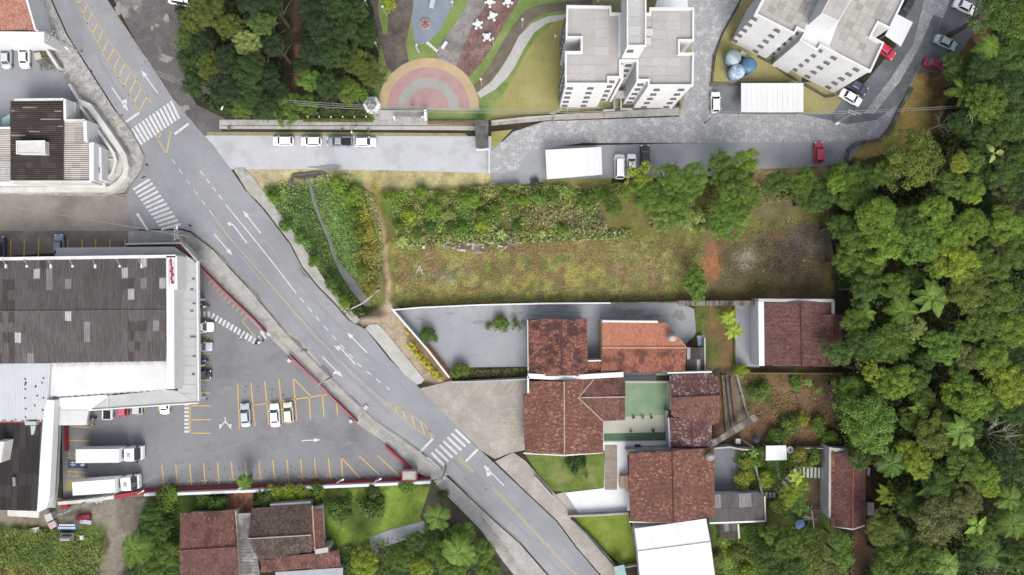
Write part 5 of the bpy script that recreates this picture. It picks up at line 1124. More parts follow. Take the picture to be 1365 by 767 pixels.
ap = thing('apartment_block', 'white apartment block turned at an angle beside the blue water tanks', 'apartment block', P(1090, 70), 'white apartment blocks')
Z2 = 12.6
O2 = [(1030, -28), (1006, 20), (1055, 45), (1060, 39), (1071, 45), (1066, 55), (1088, 68), (1093, 62), (1101, 66), (1104, 62), (1158, 96), (1175, 59), (1158, 50), (1168, 31), (1184, 39), (1205, -5), (1150, -28)]
O2 = [(1030, -28), (1006, 20), (1057, 46), (1061, 38), (1072, 44), (1066, 55), (1088, 68), (1092, 61), (1104, 68), (1158, 96), (1175, 59), (1158, 50), (1168, 31), (1184, 39), (1205, -5), (1150, -28)]
mb = MB(); mb.prism([P(x, y, Z2) for x, y in O2], 0, Z2); part('wall', mb, wall_white, ap)
mb = MB(); mb.strip([P(x, y, Z2) for x, y in O2], .32, Z2, Z2 + .55, True); part('parapet', mb, wall_white, ap)
ang2 = math.radians(-27.5); pal2 = [(190, 187, 180), (184, 180, 173), (196, 193, 186), (172, 167, 160)]
slabs(ap, [(1031, -22), (1010, 19), (1056, 43), (1061, 36), (1071, 41), (1094, -5), (1090, -22)], Z2, ang2, 1.15, 1.15, pal2)
slabs(ap, [(1136, -22), (1106, 62), (1120, 72), (1156, 92), (1171, 60), (1154, 50), (1165, 27), (1182, 36), (1200, -5), (1150, -24)], Z2, ang2, 1.15, 1.15, pal2)
T2 = [(1098, -28), (1134, -28), (1136, -12), (1118, 29), (1095, 19)]
mb = MB(); mb.prism([P(x, y, 17.6) for x, y in [(1120, -30), (1146, -18), (1118, 29), (1095, 18)]], Z2 - .1, 17.6); part('stair_tower', mb, wall_white, ap)
slabs(ap, [(1120, -28), (1144, -17), (1117.5, 27.5), (1096.5, 18)], 17.6, ang2, 1.15, 1.15, pal2)
w4 = lambda x, y: w3(x, y, Z2)
zs4 = [1.4 + 2.55 * k for k in range(5)]
facade(ap, w4(1006, 20), w4(1057, 46), zs4, [.06, .66]); facade(ap, w4(1057, 46), w4(1061, 38), zs4, []); facade(ap, w4(1061, 38), w4(1072, 44), zs4, [.3])
facade(ap, w4(1092, 61), w4(1104, 68), zs4, [.4]); facade(ap, w4(1104, 68), w4(1158, 96), zs4, [.22, .78])
low_wall('low concrete edge wall at the foot of the angled apartment block', [(1010, 76), (1026, 84), (1048, 100), (1100, 130), (1112, 128)], .3, .5, concrete_dark, group='garden walls', name='retaining_wall')
for lab, x, y, c1, c2 in (('silvery water tank nearest the apartment corner', 979, 75, (190, 208, 214), (140, 168, 178)), ('plain blue water tank on the right of the three', 1000, 85.5, (98, 142, 182), (80, 122, 164)), ('blue and white patched water tank below the other two', 984, 94, (92, 140, 190), (214, 226, 238))):
    t = thing('water_tank', lab, 'water tank', P(x, y), 'round water tanks'); m_ = mat('tank_' + lab.split()[0], C(*c1), C(*c2), .7, .45, c3=C(*c2), s3=.5, t3=(.48, .55), fine=.08)
    q = P(x, y, 3.0); mb = MB(); mb.lathe((q.x, q.y, 0), [(1.25, .2), (1.3, 2.4)], 28); part('tank_body', mb, m_, t, True)
    mb = MB(); mb.lathe((q.x, q.y, 0), [(1.42, 2.4), (1.42, 2.5), (1.1, 2.75), (.5, 2.95), (.12, 3.0)], 28); ld = part('lid', mb, m_, t, True)
    mb = MB(); mb.lathe((q.x + .3, q.y + .2, 2.85), [(.25, 0), (.25, .12)], 12); part('hatch', mb, m_, t)
    mb = MB(); mb.lathe((q.x, q.y, 0), [(1.45, 0), (1.45, .2)], 24); part('plinth', mb, concrete, t)
mb = MB(); mb.box((*P(991, 72, 1.2).xy, .6), (1.2, .8, 1.2), math.radians(-30)); solo('pump_box', mb, concrete_pale, 'small white pump box tucked between the water tanks and the apartment wall', 'box')

# gatehouse, gate
gh = thing('gatehouse', 'gatehouse with dark weathered flat roof beside the gated street', 'gatehouse', P(642, 180))
mb = MB(); mb.prism([P(633, 160, 3), P(651, 160, 3), P(651, 197, 3), P(634, 197, 3)], 2.7, 3.0, bottom=True); part('roof', mb, concrete_dark, gh)
mb = MB(); mb.prism([P(635, 162, 3), P(649, 162, 3), P(649, 194, 3), P(635, 194, 3)], 0, 2.7); part('wall', mb, wall_grey, gh)
win_row(gh, (635, 194), (649, 194), 3, 1.5, [.5])
gt = thing('barrier_gate', 'white L shaped sliding gate across the street below the gatehouse', 'gate', P(652, 215))
mb = MB(); mb.strip([P(635, 200, 1.8), P(652, 199, 1.8)], .3, 1.5, 1.8); part('top_beam', mb, white, gt)
for k in range(17):
    mb = MB(); q = P(652, 200 + k * 1.9, 1.5); mb.box((q.x, q.y, .8), (.05, .05, 1.5)); part('bar', mb, white, gt)
mb = MB(); mb.beam(P(652, 199, 1.55), P(652, 231, 1.55), .2, .1); part('rail', mb, white, gt)
# park entrance
en = thing('park_gate', 'grey sliding park entrance gate below the round plaza', 'gate', P(547, 160))
mb = MB(); mb.prism([P(528, 155, 2), P(565, 158, 2), P(565, 164, 2), P(528, 165, 2)], 1.85, 2.0, bottom=True); part('gate_canopy', mb, concrete, en)
for x in (528, 565):
    mb = MB(); mb.box((*P(x, 160).xy, 1.0), (.4, .4, 2.0)); part('post', mb, white, en)
mb = MB(); mb.box((*P(567, 152, 2).xy, 1.1), (.5, 1.6, 2.2)); part('side_post', mb, white, en)
low_wall('white kerb wall between the plaza and the entrance', [(505, 149), (566, 149)], .35, .5, concrete_pale, group='garden walls')
low_wall('brown brick wall with white pillars along the park front', [(571, 165), (633, 166)], .4, 1.0, mat('brown_brick', C(150, 112, 82)), group='garden walls')
kb = thing('kiosk', 'white hexagonal kiosk roof at the left corner of the plaza', 'kiosk', P(495, 139))
mb = MB(); q = P(495, 139, 2.8); mb.lathe((q.x, q.y, 0), [(1.3, .1), (1.3, 2.5)], 6); part('wall', mb, white, kb)
mb = MB()
for i in range(6):
    a, b = math.pi / 3 * i, math.pi / 3 * (i + 1); f = lambda r, t_, z: (q.x + r * math.cos(t_), q.y + r * math.sin(t_), z)
    mb.face([f(1.65, a, 2.5), f(1.65, b, 2.5), f(1.05, b, 2.9), f(1.05, a, 2.9)]); mb.face([f(1.65, a, 2.5), f(1.65, b, 2.5), f(1.65, b, 2.35), f(1.65, a, 2.35)][::-1])
part('roof_rim', mb, white, kb); mb = MB(); mb.lathe((q.x, q.y, 2.6), [(1.06, 0), (.6, .12), (0.1, .3)], 6); part('roof_glass', mb, mat('kiosk_grey_glass', C(120, 128, 136), C(190, 196, 200), 1.5, .3), kb)

# yard walls and fences
low_wall('long white wall between the vacant lot and the grey gated yard', [(527, 413), (560, 410), (640, 406.5), (725, 404.5), (812, 404)], .25, 2.0, white, group='plot walls')
low_wall('dark stained continuation of the lot wall behind the orange roofed house', [(812, 404), (905, 402.5), (1010, 400.5)], .22, 2.0, concrete_dark, group='plot walls')
low_wall('diagonal white front wall of the gated yard', [(524, 411), (545, 435), (572, 466), (600, 502)], .3, 1.8, white, group='plot walls')
low_wall('pale wall between the gated yard and the forecourt', [(603, 508), (650, 506.5), (703, 504)], .22, 1.8, concrete_pale, group='plot walls')
low_wall('orange brick retaining edge beside the front wall of the gated yard', [(571, 461), (585, 478), (600, 497)], .6, .4, mat('orange_brick', C(186, 116, 84)), group='planter edges')
low_wall('mossy wall south of the maroon house', [(985, 497), (1120, 497.5)], .25, 1.0, mat('mossy_wall', C(126, 124, 64), C(100, 104, 60), 1, .95), group='plot walls')
low_wall('green mossy kerb beside the plank roof garden', [(978, 408), (979, 492)], .25, .5, mat('mossy_wall', C(126, 124, 64)), group='plot walls')
low_wall('white wall on the north side of the back yards', [(944, 595), (968, 593), (984, 596), (1004, 597)], .25, 2.0, concrete_pale, group='plot walls')
low_wall('thin garden wall leading to the narrow forest house', [(1060, 595), (1106, 596)], .15, 1.5, concrete_pale, group='plot walls')
low_wall('grey diagonal wall with steps beside the small lawn path', [(1002, 610), (1013, 656)], .3, 1.2, wall_grey, group='plot walls')
low_wall('white pillar row wall east of the green court', [(893, 510), (893, 545)], .55, 1.6, beige, group='plot walls')
low_wall('white pillar wall beside the pale streaked annex', [(886, 546), (889, 582)], .45, 1.8, beige, group='plot walls')
low_wall('grey wall between the two bright lawns', [(757, 686), (800, 684.5), (836, 682)], .35, 1.1, concrete, group='plot walls')
low_wall('front wall of the upper bright lawn', [(713, 634), (736, 660)], .25, 1.1, concrete_pale, group='plot walls')
low_wall('mossy front wall of the vivid lawn', [(761, 690), (790, 718), (822, 754)], .25, .9, concrete_dark, group='plot walls')
low_wall('grey wall at the east side of the vivid lawn', [(842, 700), (850, 750), (828, 754)], .25, 1.2, wall_grey, group='plot walls')
low_wall('white walled edge of the yard in the top left', [(64, 62), (72, 76), (84, 94)], .5, 1.3, white_dirty, group='plot walls')
low_wall('short white wall above the corner building', [(98, 115), (110, 135)], .5, 1.3, white_dirty, group='plot walls')
low_wall('dark retaining wall curving round the dry lawn by the forest', [(1214, 118), (1200, 142), (1186, 172), (1175, 186), (1140, 192), (1130, 200), (1127, 214)], .6, .6, concrete_dark, group='garden walls', name='retaining_wall')
low_wall('dark kerb wall between the dry verge and the cobbled lane', [(984, 8), (963, 46), (951, 76), (948, 110)], .2, .5, concrete_dark, group='garden walls', name='retaining_wall')
low_wall('concrete culvert frame at the head of the stream', [(386, 250), (391, 234), (431, 230), (439, 244)], .35, .35, concrete_dark, group='garden walls', name='culvert_wall')
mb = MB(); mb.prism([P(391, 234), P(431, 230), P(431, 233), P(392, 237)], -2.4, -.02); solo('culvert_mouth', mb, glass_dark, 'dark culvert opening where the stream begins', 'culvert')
low_wall('white bar railing over the stream next to the road', [(469, 412), (485, 404), (507, 386)], .18, .9, concrete_pale, group='garden walls', name='pipe_rail')
low_wall('thin fence wall between the gravel street and the park forest pavement', [(655, 163), (700, 158), (757, 154)], .2, .8, concrete_pale, group='garden walls')
low_wall('dark ditch wall winding through the bottom left scrub', [(97, 728), (118, 742), (130, 756), (131, 790)], .6, .25, concrete_dark, group='garden walls', name='drain_channel_wall')
low_wall('crooked timber fence at the forest edge of the burnt lot', [(1101, 280), (1103, 320), (1108, 352)], .3, 1.2, wood_m, group='garden walls', name='timber_fence')
# garden stairs
st = thing('garden_stairs', 'pale concrete steps climbing toward the narrow forest house', 'steps', P(1080, 628))
for k in range(10):
    mb = MB(); x = 1060 + k * 4.6; mb.prism([P(x, 622), P(x + 3.0, 622), P(x + 3.0, 636), P(x, 636)], 0, .15 + k * .12); part('step', mb, concrete_pale, st)
st = thing('garden_stairs', 'diagonal flight of garden steps beside the leafy shrubs', 'steps', P(1045, 642))
for k in range(6):
    p = lerp((1036, 655), (1060, 628), k / 5); d = Vector((24, -27)).normalized(); n = Vector((d.y, -d.x)); q = [P(*(Vector(p) + d * a * 2.1 + n * b * 5)) for a, b in ((-1, -1), (1, -1), (1, 1), (-1, 1))]
    mb = MB(); mb.prism(q, 0, .1 + k * .1); part('step', mb, random.choice([concrete_pale, concrete]), st)
st = thing('garden_stairs', 'short flight of white steps beside the grey sheet roof', 'steps', P(1018, 660))
for k in range(6):
    x = 1004 + k * 5; mb = MB(); mb.prism([P(x, 656), P(x + 3.4, 656), P(x + 3.4, 663), P(x, 663)], 0, .1 + k * .08); part('step', mb, concrete_pale, st)
mb = MB(); mb.prism([P(806, 594), P(822, 594), P(823.5, 653), P(806.5, 653)], 0, .15); dk = thing('paved_strip', 'brown paved strip between the lawn and the white paving', 'paving', P(814, 623))
for k in range(20):
    y = 594 + k * 2.95; mb = MB(); mb.prism([P(806, y), P(822.4, y), P(822.4, y + 2.8), P(806, y + 2.8)], 0.1, .15 + random.uniform(0, .01)); part('plank', mb, random.choice([mat('brown_paver', C(176, 158, 146), C(160, 142, 130), 1, .9), mat('brown_paver_dark', C(168, 150, 140), C(150, 134, 124), 1, .9)]), dk)
pt_ = bpy.data.objects['brick_patio']
bm_ = [mat('patio_brick', C(214, 140, 108), C(196, 124, 96), 1, .9), mat('patio_brick_dark', C(196, 124, 98), C(176, 110, 88), 1, .9), mat('patio_brick_pale', C(222, 156, 124), C(204, 138, 110), 1, .9)]
bme = MB(); bme.box((0, 0, 0), (.50, .38, .04)); bme = bme.mesh('brick'); bme.materials.append(bm_[0])
for i in range(10):
    for j in range(11):
        o = bpy.data.objects.new('brick', bme); COL.objects.link(o); o.parent = pt_; q = P(302.5 + i * 3.7 + (j % 2) * .5, 656.5 + j * 2.8); o.location = (q.x, q.y, .10 + random.uniform(0, .01)); setmat(o, random.choice(bm_))
# ---------------------------------------------------------------- vehicles
def paintm(name, rgb, rough=.28):
    return mat(name, rgb, tuple(v * .96 for v in rgb), .8, rough, spec=.5, fine=0, local=True)
PAINT = {'white': paintm('car_paint_white', (.74, .75, .76)), 'silver': paintm('car_paint_silver', (.36, .38, .40)), 'grey': paintm('car_paint_grey', (.20, .22, .26)), 'red': paintm('car_paint_red', (.42, .02, .05)),
         'black': paintm('car_paint_black', (.022, .024, .028)), 'maroon': paintm('car_paint_maroon', (.20, .025, .05)), 'cream': paintm('car_paint_cream', (.55, .52, .42)), 'blue': paintm('car_paint_blue_grey', (.16, .20, .27)), 'navy': paintm('car_paint_navy', (.05, .055, .09)), 'green': paintm('car_paint_pale_green', (.30, .37, .37)), 'pink': paintm('car_paint_faded_red', (.40, .07, .10))}
def loft(mb, secs, close=True):
    n0 = len(mb.v); k = len(secs[0])
    for s_ in secs: mb.v.extend(s_)
    for i in range(len(secs) - 1):
        for j in range(k - 1 + (1 if close else 0)):
            a, b = j, (j + 1) % k
            mb.f.append((n0 + i * k + a, n0 + (i + 1) * k + a, n0 + (i + 1) * k + b, n0 + i * k + b)); mb.c.append(None)
    mb.f.append(tuple(n0 + j for j in range(k))); mb.c.append(None)
    mb.f.append(tuple(n0 + (len(secs) - 1) * k + j for j in reversed(range(k)))); mb.c.append(None)
CARS = {}
def make_car(kind):
    """nose toward +X"""
    L, Wd, Ht, hood, trunk, bed = {'hatchback': (3.9, 1.70, 1.50, .95, .12, 0), 'sedan': (4.4, 1.74, 1.44, 1.05, .75, 0), 'suv': (4.5, 1.85, 1.68, 1.05, .12, 0), 'pickup': (4.7, 1.76, 1.62, 1.05, 0, 1.75), 'van': (4.6, 1.85, 2.0, .7, .05, 0)}[kind]
    w = Wd / 2; beltz = .92 if kind != 'suv' else 1.02
    st = [(-L / 2, .80, .50), (-L / 2 + .10, .93, beltz - .12), (-L / 2 + .5, 1.0, beltz), (-L / 4, 1.0, beltz), (0, 1.0, beltz), (L / 2 - hood, 1.0, beltz), (L / 2 - hood * .45, .98, beltz - .10), (L / 2 - .16, .90, beltz - .22), (L / 2, .74, .50)]
    root = bpy.data.objects.new('proto_car', None)
    secs = []
    for x, f, z in st:
        ww = w * f
        secs.append([(x, -ww * .93, .24), (x, -ww, .48), (x, -ww * .985, z - .14), (x, -ww * .90, z - .02), (x, -ww * .5, z + .03), (x, 0, z + .045), (x, ww * .5, z + .03), (x, ww * .90, z - .02), (x, ww * .985, z - .14), (x, ww, .48), (x, ww * .93, .24)])
    mb = MB(); loft(mb, secs)
    xf, xr = L / 2 - hood, -L / 2 + trunk + bed + .02
    tf, tr = xf - .62, xr + (.48 if kind == 'sedan' else .26 if kind != 'pickup' else .18)
    if kind == 'van': tf = xf - .35
    cz0, cz1 = beltz - .03, Ht; wb, wt = w * .88, w * .70
    cab = [[(xr, -wb, cz0), (xr, -wb * .5, cz0), (xr, 0, cz0), (xr, wb * .5, cz0), (xr, wb, cz0)]]
    def ring(x0, x1, y, z): return [(x0, -y, z), (x1, -y, z), (x1, y, z), (x0, y, z)]
    base, top = ring(xr, xf, wb, cz0), ring(tr, tf, wt, cz1 - .05)
    n = len(mb.v); mb.v.extend(base + top)
    for a in range(4):
        b = (a + 1) % 4; mb.f.append((n + a, n + b, n + 4 + b, n + 4 + a)); mb.c.append(None)
    t2 = ring(tr + .12, tf - .12, wt * .84, cz1); n2 = len(mb.v); mb.v.extend(t2)
    for a in range(4):
        b = (a + 1) % 4; mb.f.append((n + 4 + a, n + 4 + b, n2 + b, n2 + a)); mb.c.append(None)
    mb.f.append((n2, n2 + 1, n2 + 2, n2 + 3)); mb.c.append(None)
    if bed:
        for s_ in (-1, 1): mb.box((-L / 2 + .1 + bed / 2, s_ * (w * .93), beltz + .03), (bed, .09, .12))
        mb.box((-L / 2 + .08, 0, beltz + .03), (.08, Wd * .9, .12))
    body = ('body', mb.mesh('car_body'), 'paint')
    parts = [body]
    def glassq(name, a, b, c, d, inset=.10, off=.012):
        P4 = [Vector(p) for p in (a, b, c, d)]; ce = sum(P4, Vector()) / 4; nrm = (P4[1] - P4[0]).cross(P4[3] - P4[0]).normalized()
        if nrm.dot(ce - Vector((0, 0, .8))) < 0: nrm = -nrm
        m_ = MB(); m_.face([p.lerp(ce, inset) + nrm * off for p in P4]); m_.face([p.lerp(ce, inset) - nrm * .02 for p in P4][::-1]); return (name, m_.mesh(name), 'glass')
    parts.append(glassq('windshield', base[1], base[2], top[2], top[1], .07)); parts.append(glassq('rear_window', base[0], base[3], top[3], top[0], .12))
    for s_, (i0, i1) in ((-1, (0, 1)), (1, (3, 2))): parts.append(glassq('side_window', base[i0], base[i1], top[i1], top[i0], .10))
    if bed:
        m_ = MB(); m_.box((-L / 2 + .14 + bed / 2, 0, beltz + .055), (bed - .1, Wd * .78, .01)); parts.append(('cargo_bed', m_.mesh('cargo_bed'), 'tyre'))
    whm = MB(); whm.lathe((0, 0, -.1), [(.22, 0), (.31, .02), (.32, .1), (.31, .18), (.22, .2)], 16); WM = whm.mesh('wheel'); WM.transform(Matrix.Rotation(math.pi / 2, 4, 'X'))
    rm = MB(); rm.lathe((0, 0, -.105), [(.19, 0), (.19, .21)], 12); RM = rm.mesh('rim'); RM.transform(Matrix.Rotation(math.pi / 2, 4, 'X'))
    for x in (-L / 2 + .78, L / 2 - .78):
        for s_ in (-1, 1): parts.append(('wheel', WM, 'tyre', (x, s_ * (w - .08), .32), RM))
    hl = MB(); hl.box((0, 0, 0), (.22, .34, .12)); HM = hl.mesh('headlight'); tl = MB(); tl.box((0, 0, 0), (.10, .26, .16)); TM = tl.mesh('tail_light'); mi = MB(); mi.box((0, 0, 0), (.14, .2, .12)); MM = mi.mesh('mirror')
    for s_ in (-1, 1):
        parts.append(('headlight', HM, 'lampw', (L / 2 - .17, s_ * w * .68, beltz - .27))); parts.append(('tail_light', TM, 'lampr', (-L / 2 + .07, s_ * w * .76, beltz - .2))); parts.append(('mirror', MM, 'paint', (xf - .28, s_ * (w + .06), beltz + .02)))
    return parts, L
mdict = {'glass': glass_dark, 'tyre': tyre_m, 'lampw': lampw, 'lampr': lampr}
def car(kind, colour, x, y, deg, label, group='parked cars', name='parked_car', z=0.05):
    if kind not in CARS: CARS[kind] = make_car(kind)
    parts, L = CARS[kind]; q = P(x, y, 0.9)
    t = thing(name, label, 'pickup truck' if kind == 'pickup' else 'car', (q.x, q.y, z), group, math.radians(deg))
    for p in parts:
        nm, me, mk = p[:3]; m_ = PAINT[colour] if mk == 'paint' else mdict[mk]
        if not me.materials: me.materials.append(None)
        o = bpy.data.objects.new(nm, me); COL.objects.link(o); o.parent = t; setmat(o, m_)
        if len(p) > 3: o.location = p[3]
        if len(p) > 4:
            if not p[4].materials: p[4].materials.append(chrome_m)
            r = bpy.data.objects.new('rim', p[4]); COL.objects.link(r); r.parent = o
        if nm == 'body' and not me.polygons[0].use_smooth: pass
    return t
for a in [
 ('sedan', 'silver', 8, 76, 90, 'silver sedan under the white parapet at the left edge', 'cars in the top left yard'),
 ('sedan', 'white', 32, 75, 90, 'white sedan parked beside a small pale crate in the top left yard', 'cars in the top left yard'),
 ('van', 'white', 240, 0, 170, 'white van with rear on the damp dirt yard at the top edge', None),
 ('hatchback', 'white', 377, 188, 180, 'first white hatchback in the row along the pale street', 'cars in a row along the pale street'),
 ('hatchback', 'white', 414.5, 188.5, 180, 'second white car in the row, just before the grey one', 'cars in a row along the pale street'),
 ('pickup', 'grey', 452.5, 189, 180, 'bluish grey car in the row along the pale street', 'cars in a row along the pale street'),
 ('hatchback', 'white', 487, 189.5, 0, 'white car at the plaza end of the row, after the grey one', 'cars in a row along the pale street'),
 ('hatchback', 'white', 954, 136, 90, 'white hatchback beside the long white carport', 'cars by the apartments'),
 ('hatchback', 'red', 1181, 67.5, -35, 'bright red hatchback half under the apartment corner', 'cars by the apartments'),
 ('sedan', 'navy', 1142, 115, -28, 'dark blue car beside the angled apartment block', 'cars by the apartments'),
 ('sedan', 'white', 1134.5, 130, -30, 'white sedan parked next to the dark blue car', 'cars by the apartments'),
 ('sedan', 'white', 1287, 9, -25, 'white sedan at the top of the right hand parking strip', 'cars in the right hand parking strip'),
 ('sedan', 'green', 1261, 56.5, -25, 'pale grey green sedan in the right hand parking strip', 'cars in the right hand parking strip'),
 ('sedan', 'maroon', 1247, 86, -18, 'maroon sedan at the edge of the forest', 'cars in the right hand parking strip'),
 ('hatchback', 'red', 1092, 203, 90, 'single red car on the grey lane near the curved dry lawn', 'cars by the apartments'),
 ('van', 'white', 826, 222, 90, 'white van with its tail under the feathery tree', 'cars by the apartments'),
 ('hatchback', 'white', 842, 219, 90, 'white car almost hidden under the feathery tree', 'cars by the apartments'),
 ('sedan', 'black', 860, 209, 90, 'black car with its nose clear of the feathery tree', 'cars by the apartments'),
 ('sedan', 'black', 1209, 9, 60, 'black car between the apartment block and its white carport', 'cars by the apartments'),
 ('suv', 'navy', -1, 331, 90, 'dark suv cut by the left edge in the roadside parking', 'cars in the roadside parking'),
 ('sedan', 'blue', 78, 328, 93, 'blue grey car between yellow lines by the market roof', 'cars in the roadside parking'),
 ('suv', 'white', 268, 436, 0, 'white suv nose out from under the market canopy, nearest the zigzag crosswalk', 'cars under the market canopy'),
 ('sedan', 'silver', 266.5, 462.5, 0, 'pale silver car nose out from under the market canopy', 'cars under the market canopy'),
 ('hatchback', 'black', 267, 499.5, 0, 'black hatchback nose out from under the market canopy', 'cars under the market canopy'),
 ('sedan', 'silver', 326.5, 554, 94, 'silver sedan, first of three in the middle of the car park', 'cars in the middle of the car park'),
 ('sedan', 'white', 366, 554, 94, 'white sedan in the middle of the car park', 'cars in the middle of the car park'),
 ('hatchback', 'cream', 384, 550.5, 95, 'cream coloured car right of the white sedan', 'cars in the middle of the car park'),
 ('pickup', 'white', 143, 543, 90, 'white and dark vehicle beside the white canopy box', 'cars along the south canopy'),
 ('hatchback', 'pink', 164, 542, 90, 'faded red car along the south canopy of the market', 'cars along the south canopy'),
 ('hatchback', 'silver', 183, 540, 90, 'silver car next to the faded red one at the south canopy', 'cars along the south canopy'),
 ('sedan', 'white', 219, 537, 90, 'white car alone between yellow lines at the south canopy', 'cars along the south canopy'),
]:
    car(a[0], a[1], a[2], a[3], a[4], a[5], a[6], z=.075)
def truck(label, x, y, deg, L=11.0):
    t = thing('box_truck', label, 'truck', (*P(x, y, 3.0).xy, .075), 'box trucks in the car park', math.radians(deg))
    def pt(nm, mb, m_): o = link(nm, mb.mesh(nm), m_, t); return o
    bl = L - 3.1
    mb = MB(); mb.box((-L / 2 + bl / 2, 0, 2.25), (bl, 2.55, 2.5)); pt('cargo_box', mb, PAINT['white'])
    mb = MB()
    for s in (-1, 1): mb.box((-L / 2 + bl / 2, s * 1.22, 3.515), (bl - .05, .08, .04))
    for s in (0, 1): mb.box((-L / 2 + .05 + s * (bl - .1), 0, 3.515), (.08, 2.3, .04))
    pt('box_trim', mb, metal_grey)
    mb = MB(); mb.box((0, 0, .78), (L - .4, 1.0, .3)); pt('chassis', mb, tyre_m)
    x0 = L / 2 - 2.5
    mb = MB(); loft(mb, [[(xx, -w_, .5), (xx, -w_, zt - .25), (xx, -w_ * .88, zt), (xx, w_ * .88, zt), (xx, w_, zt - .25), (xx, w_, .5)] for xx, w_, zt in ((x0, 1.2, 2.9), (x0 + 1.0, 1.22, 2.95), (x0 + 1.7, 1.22, 2.8))]); loft(mb, [[(xx, -1.2, .5), (xx, -1.2, zt - .05), (xx, -1.1, zt), (xx, 1.1, zt), (xx, 1.2, zt - .05), (xx, 1.2, .5)] for xx, zt in ((x0 + 1.72, 1.75), (x0 + 2.5, 1.5))]); cb = pt('cab', mb, PAINT['white'])
    mb = MB(); mb.face([(x0 + 1.72, -1.08, 2.74), (x0 + 1.72, 1.08, 2.74), (x0 + 2.35, 1.1, 1.72), (x0 + 2.35, -1.1, 1.72)]); mb.face([(x0 + 1.72, -1.1, 2.7), (x0 + 2.35, -1.12, 1.7), (x0 + 1.72, -1.12, 1.7)]); mb.face([(x0 + 1.72, 1.1, 2.7), (x0 + 1.72, 1.12, 1.7), (x0 + 2.35, 1.12, 1.7)]); o = link('windshield', mb.mesh('windshield'), glass_dark, t)
    mb = MB(); mb.box((x0 + .8, 0, 2.98), (.7, .8, .06)); pt('roof_vent', mb, mat('cab_vent_grey', C(196, 198, 200)))
    mb = MB(); mb.box((x0 - .35, 0, 2.2), (.25, 1.2, 1.0)); pt('cooling_unit', mb, mat('dark_unit', C(110, 112, 112)))
    for s in (-1, 1):
        mb = MB(); mb.box((x0 + 2.0, s * 1.42, 2.2), (.12, .28, .5)); pt('mirror', mb, tyre_m)
        mb = MB(); mb.box((x0 + 2.5, s * .9, .95), (.1, .35, .2)); pt('headlight', mb, lampw)
        mb = MB(); mb.box((-L / 2 - .02, s * 1.1, .9), (.06, .2, .25)); pt('tail_light', mb, lampr)
        for xx in (-L / 2 + 1.4, -L / 2 + 2.6, x0 + 1.3):
            mb = MB(); mb.lathe((0, 0, -.16), [(.3, 0), (.48, .03), (.5, .16), (.48, .29), (.3, .32)], 18); me = mb.mesh('wheel'); me.transform(Matrix.Rotation(math.pi / 2, 4, 'X')); o = link('wheel', me, tyre_m, t, (xx, s * 1.05, .5))
    return t
truck('white box truck parked beside the blue accessible bay', 143.5, 607, 0.5); truck('white box truck parked at an angle against the red and white wall', 139, 648, 4)

# motorcycles
def motorcycle(x, y, deg, label, col='red'):
    t = thing('motorcycle', label, 'motorcycle', (*P(x, y, .5).xy, .075), 'motorcycles in the car park', math.radians(deg))
    def pt(nm, mb, m_): return link(nm, mb.mesh(nm), m_, t)
    for xx in (-.65, .65):
        mb = MB(); mb.lathe((0, 0, -.05), [(.2, 0), (.3, .02), (.3, .08), (.2, .1)], 16); me = mb.mesh('wheel'); me.transform(Matrix.Rotation(math.pi / 2, 4, 'X')); link('wheel', me, tyre_m, t, (xx, 0, .3))
    mb = MB(); mb.tube([(-.65, 0, .3), (-.2, 0, .6), (.35, 0, .7), (.65, 0, .32)], .06, 6); mb.box((0, 0, .42), (.5, .28, .3)); pt('frame', mb, frame_m)
    mb = MB(); mb.tube([(.0, 0, .82), (.15, 0, .86), (.38, 0, .80)], [.12, .19, .1], 8); pt('fuel_tank', mb, PAINT[col])
    mb = MB(); mb.box((-.32, 0, .80), (.6, .28, .1)); pt('seat', mb, tyre_m)
    mb = MB(); mb.tube([(.35, -.36, 1.0), (.48, 0, .98), (.35, .36, 1.0)], .03, 5); pt('handlebar', mb, frame_m)
    mb = MB(); mb.box((.58, 0, .85), (.12, .2, .18)); pt('headlight', mb, lampw)
    return t
motorcycle(266, 406, 0, 'black motorcycle under the market canopy beside the first crosswalk stripes', 'black'); motorcycle(272, 409, 5, 'second motorcycle just below the first by the canopy', 'white')
motorcycle(271, 481, 0, 'white and blue motorcycle between two yellow lines at the canopy', 'blue'); motorcycle(122, 551, 60, 'motorcycle at the market entrance under the white canopy', 'red'); motorcycle(122, 560, 20, 'red motorcycle at the corner of the white canopy', 'red')
motorcycle(345, 457, 20, 'pale motorcycle near the car park entrance', 'white')

